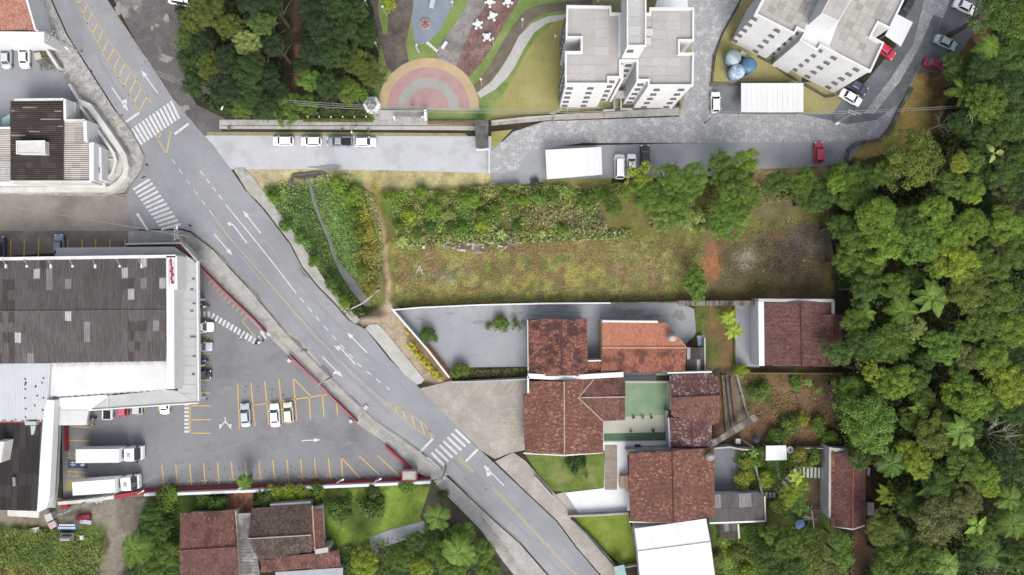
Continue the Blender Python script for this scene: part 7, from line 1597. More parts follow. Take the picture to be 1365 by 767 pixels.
def trunk_mesh(seed, h=8.0, R=4.0):
    r = random.Random(seed); mb = MB(); mb.tube([(0, 0, 0), (.1, .05, h * .3), (0, .1, h * .62)], [.32, .25, .18], 8)
    for k in range(5):
        a = k * 1.26 + r.random(); L = R * r.uniform(.45, .7); mb.tube([(0, .1, h * (.42 + .04 * k)), (L * .5 * math.cos(a), L * .5 * math.sin(a), h * .68), (L * math.cos(a), L * math.sin(a), h * .9)], [.13, .08, .03], 5)
    me = mb.mesh('trunk'); me.materials.append(bark); return me
TR = [trunk_mesh(i) for i in range(3)]; TRS = trunk_mesh(9, 1.6, 1.0)
_tc = [0]
def tree(x, y, rpx, kind, col, h, label, group, name='broadleaf_tree', cat='tree', zs=1.0):
    """x,y,rpx in photo pixels at crown height; h = height of crown top"""
    _tc[0] += 1; big = kind not in ('small', 'shrub'); R0 = 5.0 if big else (1.6 if kind == 'small' else 1.1)
    ms = CROWNS[kind]; me = ms[(_tc[0] * 7 + int(x)) % len(ms)]
    zc = h * .85; q = P(x, y, zc); rad = rpx * S * (H - zc) / H; s = rad / R0 * (1.22 if group in (G1, G2) else 1.06)
    t = thing(name, label, cat, (q.x, q.y, 0), group)
    top = (.62 if big else .72) * R0 * s * zs
    c = bpy.data.objects.new('crown', me); COL.objects.link(c); c.parent = t; c.location = (0, 0, max(0.15, h - top - .5 * s)); c.scale = (s * random.uniform(.95, 1.06), s * random.uniform(.95, 1.06), s * zs)
    c.rotation_euler = (0, 0, random.uniform(0, 6.28)); setmat(c, LM[{'dark': 'grove', 'deep': 'grove_deep', 'olive': 'grove_olive'}.get(col, col) if group == G1 else col])
    k = bpy.data.objects.new('trunk', TR[_tc[0] % 3] if big else TRS); COL.objects.link(k); k.parent = t
    hh = (h - top * .35) / (8.0 if big else 1.6); k.scale = (hh if big else s, hh if big else s, hh * .95)
    k.rotation_euler = (0, 0, random.uniform(0, 6.28)); return t
# palms and bananas: every frond is a part
def frond_mesh(L=3.0, n=18, droop=1.1, lw=.055, ll=.75, broad=False, seed=1):
    r = np.random.default_rng(seed); V, Cc = [], []
    pos = lambda t: np.array([L * (t - .12 * t * t), 0, .9 * t * (1 - t) * L * .35 - droop * t * t])
    if broad:
        m = 9
        for i in range(m):
            t0, t1 = .16 + .84 * i / m, .16 + .84 * (i + 1) / m; w = lambda t: ll * .55 * math.sin(math.pi * min(1, max(0.02, (t - .1) / .9)) ** .75) + .02
            for s in (-1, 1):
                a, b = pos(t0), pos(t1); a2 = a + np.array([.05, s * w(t0), .10 * w(t0) * 2]); b2 = b + np.array([.05, s * w(t1), .10 * w(t1) * 2]); f = r.uniform(.85, 1.15) * (1.06 if s > 0 else .94)
                if i % 3 == 2: a2 = a2 + np.array([.04, 0, 0]); b2 = b2 - np.array([.05, 0, 0])
                V += [a, b, b2, a2] if s > 0 else [b, a, a2, b2]; Cc.append((f, f, f))
    else:
        for i in range(n):
            t = .14 + .86 * i / n; p = pos(t); l = ll * math.sin(math.pi * (t * .86 + .1)) + .12
            for s in (-1, 1):
                e = p + np.array([l * .55, s * l * .85, -l * .22 + r.normal(0, .03)]); d = np.array([lw, 0, 0]); f = r.uniform(.75, 1.25); V += [p - d, p + d, e + d * .35, e - d * .35] if s < 0 else [p + d, p - d, e - d * .35, e + d * .35]; Cc.append((f, f, f * .9))
    for i in range(6):
        a, b = pos(i / 6), pos((i + 1) / 6); w = .045 * (1 - i / 7) + .012; V += [a + [0, -w, .02], b + [0, -w * .8, .02], b + [0, w * .8, .02], a + [0, w, .02]]; Cc.append((1.35, 1.3, 1.1))
    me = quads_mesh('frond', np.array(V), 4, np.array(Cc)); me.materials.append(None); return me
FR = {'palm': [frond_mesh(seed=i) for i in range(2)], 'fine': [frond_mesh(2.6, 22, .9, .05, .6, seed=5 + i) for i in range(2)], 'banana': [frond_mesh(2.2, droop=.7, ll=.85, broad=True, seed=8 + i) for i in range(2)]}
def palm(x, y, rpx, kind, col, h, label, group, n=11, cat='palm', name='palm_tree'):
    zc = h; q = P(x, y, zc); s = rpx * S * (H - zc) / H / {'palm': 2.75, 'fine': 2.4, 'banana': 2.0}[kind]; t = thing(name, label, cat, (q.x, q.y, 0), group)
    mb = MB(); mb.tube([(0, 0, 0), (.08, .03, h * .5), (0, 0, h)], [.16, .12, .10], 8); link('trunk', mb.mesh('trunk'), bark, t)
    a0 = random.uniform(0, 6)
    for k in range(n):
        o = bpy.data.objects.new('frond', FR[kind][k % 2]); COL.objects.link(o); o.parent = t; o.location = (0, 0, h - .05 * (k % 3)); setmat(o, LM[col])
        o.rotation_euler = (random.uniform(-.15, .15), random.uniform(-.35, .12), a0 + k * 2 * math.pi / n + random.uniform(-.18, .18)); f = s * random.uniform(.82, 1.06); o.scale = (f, f, f)
    return t
COLW = {'bright': 'bright green', 'mid': 'mid green', 'dark': 'dark green', 'deep': 'very dark green', 'olive': 'olive green', 'pale': 'pale green', 'lime': 'yellow green', 'yellow': 'yellowish', 'blue': 'bluish green', 'emerald': 'emerald green', 'grey': 'greyish green', 'rust': 'rusty yellow', 'fern': 'fresh green'}
G1 = 'trees of the park woods'; G2 = 'trees of the hillside forest'
KW = {'big': 'dense', 'lumpy': 'lumpy', 'fine': 'fine leaved', 'loose': 'open crowned', 'small': 'small', 'shrub': 'low'}
def lab(x, y, kind, col, r, where, noun='tree'):
    sz = 'large' if r > 25 else 'mid sized' if r > 17 else 'modest'
    t = f'{sz} {KW[kind]} {COLW[col]} {noun} {where}'
    return t if len(t.split()) <= 15 else f'{COLW[col]} {noun} {where}'
for x, y, r, k, c, h, w in [
 (278, 10, 22, 'big', 'olive', 11, 'at the top of the park woods near the white van'), (260, 28, 15, 'big', 'olive', 10, 'at the west edge of the park woods by the dirt yard'), (306, 36, 16, 'big', 'olive', 11, 'shaded behind the olive crown of the park woods'),
 (331, 60, 17, 'big', 'pale', 11, 'conspicuously pale in the middle of the western woods'), (352, 34, 16, 'fine', 'blue', 12, 'above the pale crown of the western woods'), (283, 88, 17, 'big', 'olive', 10, 'with yellowish tint low in the western woods'),
 (254, 80, 17, 'lumpy', 'dark', 9, 'bulging over the dirt yard'), (249, 52, 14, 'lumpy', 'blue', 9, 'beside the dirt yard above the bulging crown'), (306, 82, 17, 'lumpy', 'deep', 11, 'east of the yellowish crown'), (334, 94, 19, 'lumpy', 'dark', 12, 'below the conspicuously pale crown'),
 (262, 112, 17, 'lumpy', 'dark', 9, 'at the south west corner of the woods'), (300, 118, 19, 'lumpy', 'deep', 10, 'beneath the woods utility pole'), (332, 122, 18, 'big', 'dark', 10, 'just below the overhead wires in the woods'), (358, 102, 15, 'lumpy', 'deep', 9, 'beside the shaded woodland gap'), (366, 62, 15, 'lumpy', 'deep', 10, 'on the west side of the woodland path'),
 (338, 6, 18, 'lumpy', 'deep', 12, 'at the top edge right of the olive crown'), (362, 8, 16, 'lumpy', 'deep', 11, 'at the top edge beside the woodland path'), (418, 10, 18, 'lumpy', 'deep', 11, 'at the top edge east of the woodland path'), (448, 8, 18, 'lumpy', 'dark', 12, 'at the top edge in the eastern woods'),
 (474, 14, 17, 'big', 'dark', 11, 'at the top edge near the dark park path'), (430, 38, 18, 'lumpy', 'deep', 12, 'in the heart of the eastern woods'), (460, 42, 18, 'lumpy', 'dark', 11, 'with lighter leaf tips in the eastern woods'), (487, 48, 14, 'lumpy', 'dark', 9, 'next to the round lamp by the woods'),
 (420, 70, 17, 'lumpy', 'deep', 11, 'east of the orange soil of the woodland path'), (448, 74, 18, 'big', 'dark', 11, 'central in the eastern woods'), (476, 82, 18, 'fine', 'olive', 10, 'olive and soft on the eastern flank of the woods'), (496, 98, 17, 'fine', 'olive', 9, 'olive and soft just left of the plaza'), (414, 108, 14, 'lumpy', 'emerald', 9, 'bright beside the end of the orange soil'),
 (440, 116, 17, 'lumpy', 'dark', 10, 'beside the overhead wires in the eastern woods'), (466, 122, 14, 'lumpy', 'mid', 9, 'above the small lawn by the kiosk'), (482, 126, 9, 'big', 'emerald', 6, 'immediately above the kiosk'),
 (384, 146, 19, 'big', 'mid', 8, 'leaning over the park pavement'), (354, 144, 17, 'lumpy', 'dark', 9, 'over the left part of the park pavement'), (325, 144, 14, 'lumpy', 'mid', 8, 'above the start of the park pavement'), (302, 140, 12, 'lumpy', 'dark', 8, 'near the pole at the woods corner'), (372, 122, 13, 'lumpy', 'deep', 8, 'closing the southern end of the woodland gap'), (412, 140, 12, 'lumpy', 'mid', 7, 'beside the pavement east of the leaning crown'), (272, 62, 15, 'lumpy', 'deep', 10, 'between olive crowns in the western woods'), (404, 90, 10, 'lumpy', 'deep', 9, 'narrow beside the orange soil')]:
    tree(x, y, r, k, c, h, lab(x, y, k, c, r, w), G1)
for x, y, r, k, c, h, w in [
 (1325, 12, 28, 'lumpy', 'dark', 14, 'at the top edge of the forest'), (1362, 30, 24, 'lumpy', 'mid', 14, 'in the top right corner'), (1352, 72, 24, 'lumpy', 'dark', 13, 'at the right edge level with the grey car'), (1275, 92, 17, 'lumpy', 'dark', 9, 'beside the maroon sedan'), (1308, 92, 20, 'lumpy', 'deep', 12, 'behind the sprawling palm at the top'),
 (1312, 138, 24, 'big', 'mid', 13, 'bright topped east of the dry curved lawn'), (1350, 120, 22, 'lumpy', 'deep', 13, 'at the right edge below the palms'), (1287, 165, 18, 'lumpy', 'deep', 10, 'in shade beside the dry curved lawn'), (1345, 165, 24, 'lumpy', 'dark', 13, 'at the right edge above the broad leaf'), (1312, 185, 18, 'lumpy', 'dark', 11, 'left of the single broad leaf'),
 (1217, 212, 36, 'fine', 'olive', 13, 'with the widest rounded crown below the dry curved lawn'), (1272, 220, 12, 'lumpy', 'yellow', 13, 'flecked yellow beside the widest olive crown'), (1290, 215, 15, 'lumpy', 'mid', 12, 'right of the yellow flecked crown'), (1264, 246, 18, 'big', 'mid', 12, 'below the yellow flecked crown'), (1292, 256, 15, 'lumpy', 'bright', 12, 'isolated bright knob right of centre forest'),
 (1098, 258, 20, 'lumpy', 'dark', 8, 'at the forest tip below the red car'), (1122, 238, 19, 'lumpy', 'mid', 9, 'beside the lane end'), (1112, 245, 12, 'lumpy', 'bright', 10, 'light topped above the timber fence'), (1152, 238, 18, 'lumpy', 'dark', 9, 'below the curved dark wall'), (1136, 264, 18, 'lumpy', 'mid', 9, 'above the timber fence'), (1176, 232, 15, 'lumpy', 'mid', 10, 'tucked below the dry curved lawn'),
 (1166, 290, 24, 'lumpy', 'bright', 12, 'glowing at the front of the forest'), (1180, 322, 24, 'lumpy', 'bright', 12, 'just south of the glowing front crown'), (1142, 322, 20, 'lumpy', 'mid', 10, 'beside the burnt soil lot'), (1120, 302, 16, 'lumpy', 'dark', 9, 'overhanging the timber fence'), (1128, 348, 17, 'lumpy', 'mid', 9, 'above the white parapet house'), (1160, 350, 18, 'lumpy', 'mid', 10, 'behind the front crowns'),
 (1212, 296, 20, 'lumpy', 'dark', 12, 'in the dark band below the widest crown'), (1242, 285, 22, 'big', 'bright', 13, 'upper centre of the forest'), (1222, 325, 22, 'lumpy', 'emerald', 13, 'middle of the forest above the palms'), (1258, 318, 22, 'big', 'bright', 13, 'tall in the middle forest'), (1292, 300, 19, 'lumpy', 'bright', 12, 'east shoulder of the middle forest'), (1272, 348, 26, 'big', 'lime', 13, 'lightest big crown in the forest centre'), (1244, 360, 12, 'lumpy', 'bright', 11, 'small bulge left of the lightest crown'),
 (1305, 350, 20, 'lumpy', 'mid', 12, 'right of the lightest crown'), (1335, 302, 20, 'lumpy', 'bright', 12, 'at the right above a dark hollow'), (1358, 300, 18, 'lumpy', 'bright', 12, 'touching the right edge upper middle'), (1352, 335, 21, 'lumpy', 'mid', 12, 'touching the right edge in the middle'), (1325, 358, 16, 'lumpy', 'mid', 12, 'below the dark hollow'), (1332, 232, 22, 'fine', 'dark', 12, 'with needle like leaves near the broad leaf'), (1306, 232, 15, 'lumpy', 'dark', 10, 'in the dark notch by the needle leaved crown'), (1360, 250, 18, 'fine', 'deep', 12, 'at the right edge beside the dark hollow'), (1318, 275, 12, 'lumpy', 'deep', 8, 'sunk in the dark hollow'), (1352, 215, 18, 'lumpy', 'dark', 12, 'right edge upper forest'),
 (1150, 385, 18, 'lumpy', 'dark', 10, 'behind the maroon annex top corner'), (1188, 382, 18, 'big', 'mid', 11, 'left of the forest palms'), (1212, 372, 14, 'lumpy', 'dark', 9, 'above the forest palms'), (1290, 388, 27, 'fine', 'olive', 13, 'broad dome right of the forest palms'), (1332, 398, 20, 'lumpy', 'mid', 12, 'right of the broad olive dome'), (1362, 395, 18, 'lumpy', 'dark', 12, 'right edge level with the white parapet house'),
 (1140, 428, 17, 'lumpy', 'mid', 9, 'beside the maroon annex'), (1117, 470, 17, 'lumpy', 'blue', 9, 'overhanging the annex tiles'), (1146, 462, 20, 'lumpy', 'dark', 10, 'shadowed behind the annex'), (1188, 458, 26, 'fine', 'mid', 11, 'rounded below the forest palms'), (1218, 438, 14, 'loose', 'pale', 11, 'with scattered pale leaves'), (1254, 462, 22, 'big', 'emerald', 12, 'on the edge of the central dark gap'), (1232, 480, 12, 'lumpy', 'dark', 9, 'beside the central dark gap'),
 (1306, 430, 19, 'lumpy', 'mid', 12, 'bluish shade below the olive dome'), (1345, 440, 22, 'lumpy', 'bright', 12, 'right edge below the middle'), (1318, 478, 20, 'lumpy', 'bright', 12, 'half way down the right side'), (1288, 476, 16, 'lumpy', 'grey', 11, 'dull leaved half way down'), (1280, 440, 13, 'lumpy', 'mid', 11, 'small between two domes'), (1360, 478, 14, 'lumpy', 'deep', 11, 'in the dark slit at the right edge'),
 (1158, 494, 13, 'loose', 'lime', 11, 'with glowing yellow green tufts'), (1195, 508, 23, 'big', 'bright', 11, 'south of the rounded dome'), (1132, 522, 20, 'lumpy', 'mid', 9, 'beside the bare soil garden'), (1222, 505, 12, 'lumpy', 'dark', 10, 'left of the central dark gap'), (1228, 530, 15, 'lumpy', 'mid', 9, 'small crown below the central gap'), (1262, 528, 12, 'lumpy', 'lime', 10, 'little bright crown below the central gap'), (1290, 532, 26, 'big', 'bright', 12, 'big crown right of the little bright one'), (1276, 502, 14, 'lumpy', 'mid', 11, 'north of the big lower crown'), (1345, 513, 25, 'big', 'lime', 12, 'big glowing crown at the right edge'), (1318, 545, 15, 'lumpy', 'dark', 11, 'under the glowing edge crown'), (1348, 548, 16, 'lumpy', 'deep', 11, 'dark edge crown above the dead tree'),
 (1158, 563, 35, 'fine', 'emerald', 12, 'with vivid smooth crown behind the back gardens'), (1212, 560, 14, 'lumpy', 'mid', 9, 'right of the vivid smooth crown'), (1204, 596, 11, 'lumpy', 'lime', 10, 'small yellow green pair, upper one'), (1221, 616, 18, 'big', 'lime', 11, 'brightest yellow green crown in the lower forest'), (1252, 578, 28, 'fine', 'olive', 12, 'dull olive dome in the lower forest'), (1282, 612, 24, 'big', 'mid', 12, 'east of the brightest lower crown'), (1308, 632, 17, 'lumpy', 'bright', 12, 'right of the lower forest centre'), (1314, 650, 11, 'lumpy', 'lime', 11, 'small bright crown low right'), (1290, 572, 15, 'lumpy', 'dark', 10, 'beneath the lower star palm'),
 (1342, 622, 26, 'fine', 'deep', 12, 'dusky crown below the dead tree'), (1250, 645, 22, 'fine', 'dark', 11, 'dim crown below the brightest lower one'), (1252, 695, 32, 'fine', 'grey', 12, 'wide drab crown in the lower forest'), (1285, 668, 20, 'fine', 'grey', 12, 'drab crown upper right of the widest drab one'), (1210, 670, 18, 'fine', 'dark', 9, 'shady crown right of the banana palm'), (1178, 706, 22, 'fine', 'olive', 10, 'beside the narrow forest house corner'), (1232, 742, 19, 'big', 'mid', 11, 'bright topped near the bottom edge'), (1192, 752, 24, 'lumpy', 'mid', 10, 'at the bottom edge left of the palms'), (1305, 712, 17, 'big', 'mid', 11, 'beside the shining broad leaf'), (1350, 668, 18, 'lumpy', 'mid', 11, 'right edge in the lower forest'), (1355, 738, 20, 'lumpy', 'dark', 11, 'in the bottom right corner'), (1290, 740, 16, 'fine', 'deep', 10, 'dark crown at the bottom edge'), (1325, 690, 15, 'fine', 'deep', 10, 'dark crown behind the lower right palm'),
 (1120, 722, 12, 'lumpy', 'emerald', 7, 'rounded upper crown south of the narrow house'), (1123, 744, 12, 'lumpy', 'emerald', 7, 'rounded lower crown south of the narrow house'), (1146, 612, 13, 'lumpy', 'dark', 7, 'touching the narrow house roof'), (1180, 590, 14, 'lumpy', 'deep', 8, 'below the vivid smooth crown'), (1112, 760, 14, 'loose', 'grey', 6, 'sparse crown at the bottom edge')]:
    tree(x, y, r, k, c, h, lab(x, y, k, c, r, w), G2)
G3 = 'trees along the condominium lane'
for x, y, r, k, c, h, w in [
 (852, 231, 21, 'loose', 'lime', 10, 'yellow tipped crown over the white van'), (895, 275, 30, 'fine', 'fern', 10, 'broad feathery crown in the vacant lot hedge'), (938, 300, 12, 'fine', 'fern', 6, 'small feathery crown between the two lane clumps'), (862, 262, 26, 'fine', 'fern', 10, 'feathery west half of the vacant lot crown'), (925, 238, 22, 'fine', 'fern', 10, 'feathery crown against the lane'), (893, 238, 20, 'fine', 'fern', 11, 'feathery crown behind the black car'),
 (880, 296, 16, 'loose', 'pale', 8, 'pale speckled crown hanging over the vacant lot'), (920, 290, 20, 'loose', 'pale', 8, 'second pale speckled crown over the vacant lot'), (960, 218, 17, 'lumpy', 'mid', 8, 'bushy crown on the lane side'), (992, 218, 20, 'lumpy', 'bright', 8, 'bright crown on the lane side'), (978, 248, 26, 'big', 'mid', 9, 'mid crown between lane and lot'), (974, 288, 30, 'fine', 'emerald', 9, 'soft fresh crown over the lot'), (1000, 262, 18, 'fine', 'mid', 8, 'soft crown right of the fresh one'),
 (1032, 245, 17, 'lumpy', 'dark', 8, 'hedge crown near the dry strip'), (1068, 242, 20, 'lumpy', 'mid', 8, 'hedge crown left of the red car'), (1080, 268, 18, 'lumpy', 'dark', 8, 'hedge crown below the red car'), (928, 366, 13, 'lumpy', 'emerald', 5, 'upper half of the lone bush by the red soil'), (928, 382, 17, 'big', 'emerald', 5, 'lone bush beside the red soil patch'), (795, 265, 13, 'loose', 'mid', 5, 'small tree by the dark soil patch'), (818, 275, 14, 'fine', 'mid', 6, 'low tree west of the feathery crown')]:
    tree(x, y, r, k, c, h, lab(x, y, k, c, r, w), G3)
G6 = 'bushes on the vacant lot'
for x, y, r, c, w in [(520, 262, 9, 'bright', 'where the dirt path meets the lot'), (560, 257, 8, 'bright', 'second along the top of the lot'), (585, 262, 7, 'mid', 'third along the top of the lot'), (597, 285, 8, 'pale', 'beside the brown patch'), (620, 262, 9, 'mid', 'below the dry strip middle'), (634, 268, 10, 'bright', 'glossy below the white gate'), (645, 288, 9, 'mid', 'centre of the upper lot'), (643, 302, 9, 'lime', 'brightest of the upper lot'), (660, 280, 8, 'mid', 'east of the lot centre'), (615, 305, 8, 'emerald', 'above the debris heap'), (600, 302, 7, 'dark', 'left above the debris heap'), (572, 306, 8, 'blue', 'right of the pale spiky clump'), (556, 312, 7, 'mid', 'next to the dirt path clump'), (680, 262, 10, 'mid', 'above the pale soil'), (698, 268, 7, 'bright', 'by the tarpaulin heap'), (718, 264, 8, 'emerald', 'below the southern carport'), (738, 262, 8, 'mid', 'below the middle of the southern carport'), (750, 305, 8, 'emerald', 'left of the dark soil'), (780, 268, 9, 'mid', 'above the dark soil'), (805, 262, 8, 'emerald', 'below the carport right end'), (690, 300, 7, 'dark', 'right of the lot centre'), (545, 290, 11, 'lime', 'pale green thicket by the path'), (575, 278, 9, 'bright', 'on the bright left thicket'), (530, 300, 7, 'mid', 'hugging the dirt path'),
 (362, 262, 8, 'emerald', 'on the road side of the culvert'), (380, 300, 8, 'mid', 'half way down the road side bank'), (400, 318, 8, 'emerald', 'lower on the road side bank'), (418, 348, 7, 'mid', 'near the foot of the road side bank'), (440, 378, 8, 'dark', 'beside the wide pool'), (458, 402, 8, 'bright', 'below the wide pool'), (450, 244, 9, 'bright', 'right of the culvert'), (468, 258, 10, 'bright', 'top of the east bank'), (474, 284, 8, 'mid', 'upper east bank'), (480, 310, 9, 'olive', 'middle east bank'), (488, 335, 9, 'rust', 'rusty on the east bank by the path'), (482, 362, 9, 'olive', 'lower east bank'), (496, 385, 8, 'rust', 'rusty near the white railing')]:
    tree(x, y, r, 'small', c, 1.6 + r * .08, f'{COLW[c]} bush {w}', G6, 'wild_bush', 'bush')
G4 = 'garden shrubs and small trees'
for x, y, r, k, c, h, w in [
 (571, 448, 10, 'small', 'dark', 2.6, 'spiky round shrub in the gated yard'), (614, 495, 11, 'small', 'mid', 2.2, 'rounded bush at the yard corner'), (668, 433, 10, 'small', 'mid', 2.0, 'tall part of the island hedge in the yard'), (690, 433, 9, 'shrub', 'mid', 1.6, 'clipped part of the island hedge in the yard'), (652, 434, 6, 'shrub', 'olive', 1.2, 'low left tip of the island hedge'),
 (768, 620, 13, 'small', 'deep', 2.2, 'dark round shrub on the bright lawn'), (781, 634, 5, 'shrub', 'emerald', .8, 'tiny bright plant beside the dark lawn shrub'), (990, 495, 9, 'small', 'lime', 2.4, 'glowing round shrub at the grey side yard'), (1012, 522, 13, 'small', 'mid', 2.0, 'shrub on the soil garden left side'), (1062, 512, 9, 'small', 'emerald', 1.6, 'leafy plant in the soil garden'), (1071, 558, 9, 'small', 'yellow', 1.8, 'yellowish bush in the soil garden'), (1056, 566, 12, 'small', 'mid', 2.0, 'bush at the lower edge of the soil garden'), (1095, 568, 12, 'small', 'mid', 2.0, 'bush near the forest in the soil garden'), (1040, 584, 13, 'small', 'dark', 2.2, 'bush above the white canopy'), (1112, 588, 12, 'small', 'mid', 2.4, 'bush behind the narrow house wall'),
 (1001, 618, 16, 'small', 'mid', 2.6, 'leafy bush beside the mauve yard'), (995, 640, 13, 'small', 'yellow', 2.4, 'golden shrub at the mauve yard, lower one'), (997, 618, 8, 'small', 'yellow', 2.6, 'golden shrub at the mauve yard, upper one'), (1018, 608, 10, 'small', 'emerald', 2.0, 'bush left of the white canopy'), (1024, 640, 11, 'small', 'lime', 2.2, 'light green bush by the diagonal steps'), (1068, 608, 10, 'small', 'rust', 2.4, 'rusty yellow shrub by the garden steps'), (1084, 612, 12, 'small', 'mid', 2.4, 'green shrub above the garden steps'),
 (1066, 648, 14, 'loose', 'lime', 5, 'broad leafed shrub over the diagonal steps'), (1052, 662, 13, 'loose', 'lime', 5, 'second broad leafed shrub below the steps'), (1068, 675, 14, 'loose', 'emerald', 5, 'broad leafed shrub above the blue parasol'), (1040, 678, 13, 'small', 'olive', 3, 'dull shrub right of the grey sheet roof'),
 (1030, 712, 15, 'lumpy', 'mid', 5, 'garden tree right of the dark shed'), (1050, 728, 19, 'big', 'mid', 6, 'garden tree in the lower back garden'), (1020, 745, 18, 'lumpy', 'dark', 5, 'low tree near the bottom of the back garden'), (1058, 758, 19, 'big', 'dark', 6, 'garden tree at the bottom edge of the back garden'), (1085, 745, 14, 'loose', 'olive', 4, 'thin tree at the edge of the back garden'), (1035, 765, 14, 'big', 'dark', 5, 'small crown cut by the bottom edge'), (996, 765, 10, 'small', 'lime', 2, 'bright tuft at the bottom edge of the back garden'), (985, 742, 12, 'small', 'olive', 2, 'olive shrub on the garden slope'), (958, 745, 9, 'small', 'grey', 1.6, 'grey shrub beside the white warehouse'), (1078, 716, 10, 'small', 'mid', 3, 'shrub below the blue parasol'),
 (212, 672, 15, 'small', 'mid', 3, 'bush under the white wall left of the dark red house'), (222, 662, 12, 'small', 'bright', 2.5, 'bright bush touching the car park wall'), (200, 690, 17, 'lumpy', 'dark', 4, 'dense bush above the bottom left palm'), (212, 708, 16, 'lumpy', 'dark', 4, 'bush right of the bottom left palm'), (222, 738, 17, 'lumpy', 'mid', 4, 'bush beside the dark red house'), (205, 758, 15, 'lumpy', 'mid', 4, 'bush below the bottom left palm'), (288, 672, 12, 'small', 'dark', 2.8, 'bush overlapping the dark red roof top'), (268, 668, 10, 'small', 'mid', 2, 'low bush behind the dark red roof'), (325, 642, 9, 'small', 'mid', 3.5, 'feathery plant spilling over the wall'),
 (349, 666, 12, 'small', 'blue', 2.6, 'rounded bush right of the brick patio'), (370, 660, 10, 'small', 'lime', 2.4, 'lime bush, left one behind the blackened roof'), (385, 658, 11, 'small', 'lime', 2.4, 'lime bush, middle one behind the blackened roof'), (402, 656, 11, 'small', 'lime', 2.4, 'lime bush, right one behind the blackened roof'), (420, 660, 12, 'small', 'mid', 2.4, 'green bush at the end of the lime bushes'), (362, 652, 7, 'shrub', 'yellow', 2, 'yellowish tuft beside the rounded bush'),
 (452, 680, 17, 'small', 'dark', 2.8, 'dark bush on the sloping lawn'), (492, 676, 17, 'small', 'dark', 2.6, 'broad dark bush on the sloping lawn'), (494, 658, 10, 'small', 'deep', 2.2, 'small dark bush under the wall lamp'), (542, 648, 10, 'small', 'emerald', 2.6, 'bright bush below the guard booth'), (484, 752, 21, 'fine', 'lime', 5, 'round light green tree at the bottom edge'), (535, 745, 15, 'lumpy', 'mid', 5, 'green bush beside the white cart'), (560, 756, 15, 'lumpy', 'lime', 4, 'yellow green bush at the bottom edge'), (555, 722, 13, 'lumpy', 'dark', 5, 'dark bush under the paved drive'), (615, 712, 18, 'lumpy', 'fern', 6, 'green tree behind the lower palm'), (640, 735, 20, 'lumpy', 'fern', 6, 'large bush along the bottom verge'), (605, 752, 22, 'lumpy', 'fern', 6, 'fresh bush below the lower palm'), (650, 757, 16, 'lumpy', 'mid', 5, 'bush at the bottom by the pavement'), (585, 735, 15, 'lumpy', 'mid', 5, 'bush left of the lower palm'), (590, 660, 8, 'small', 'deep', 2, 'dark shrub near the bright concrete pole'),
 (519, 4, 9, 'small', 'lime', 4, 'small bright tree in the narrow grass triangle'), (486, 764, 8, 'small', 'lime', 2, 'tuft beside the light green tree')]:
    zs = 1.0
    tree(x, y, r, k, c, h, lab(x, y, k, c, r, w, 'plant') if len(w) < 30 else w + ' ' + {'small': '', 'lumpy': ''}.get(k, '').strip(), G4, 'garden_bush' if h < 4 else 'garden_tree', 'bush' if h < 4 else 'tree')
for k in range(12):
    x, y = 541 + k * 3.9 + (1 if k % 3 else -1), 456 + k * 4.4; 
    if k == 0: x, y = 544, 441
    tree(x, y, 4.3, 'shrub', 'ball', .8, ['clipped yellow green ball bush alone at the top of the front bed', 'second yellow green ball from the top of the front bed', 'third yellow green ball from the top of the front bed', 'fourth yellow green ball from the top of the front bed', 'fifth yellow green ball from the top of the front bed', 'sixth yellow green ball from the top of the front bed', 'sixth yellow green ball from the bottom of the front bed', 'fifth yellow green ball from the bottom of the front bed', 'fourth yellow green ball from the bottom of the front bed', 'third yellow green ball from the bottom of the front bed', 'second yellow green ball from the bottom of the front bed', 'lowest yellow green ball in the front bed'][k], 'yellow green ball bushes in the front bed', 'ball_bush', 'bush')
for a in ((834 + 11, 557, 'first'), (857, 557, 'second'), (869, 557, 'third'), (841, 575, 'fourth')): tree(a[0], a[1], 2.2, 'shrub', 'deep', .7, f'{a[2]} tiny potted shrub on the beige court', 'potted shrubs on the court', 'potted_shrub', 'shrub')
tree(871, 574.5, 2.8, 'shrub', 'deep', .8, 'largest potted shrub at the green strip', 'potted shrubs on the court', 'potted_shrub', 'shrub')
G5 = 'palms and broad leaved plants'
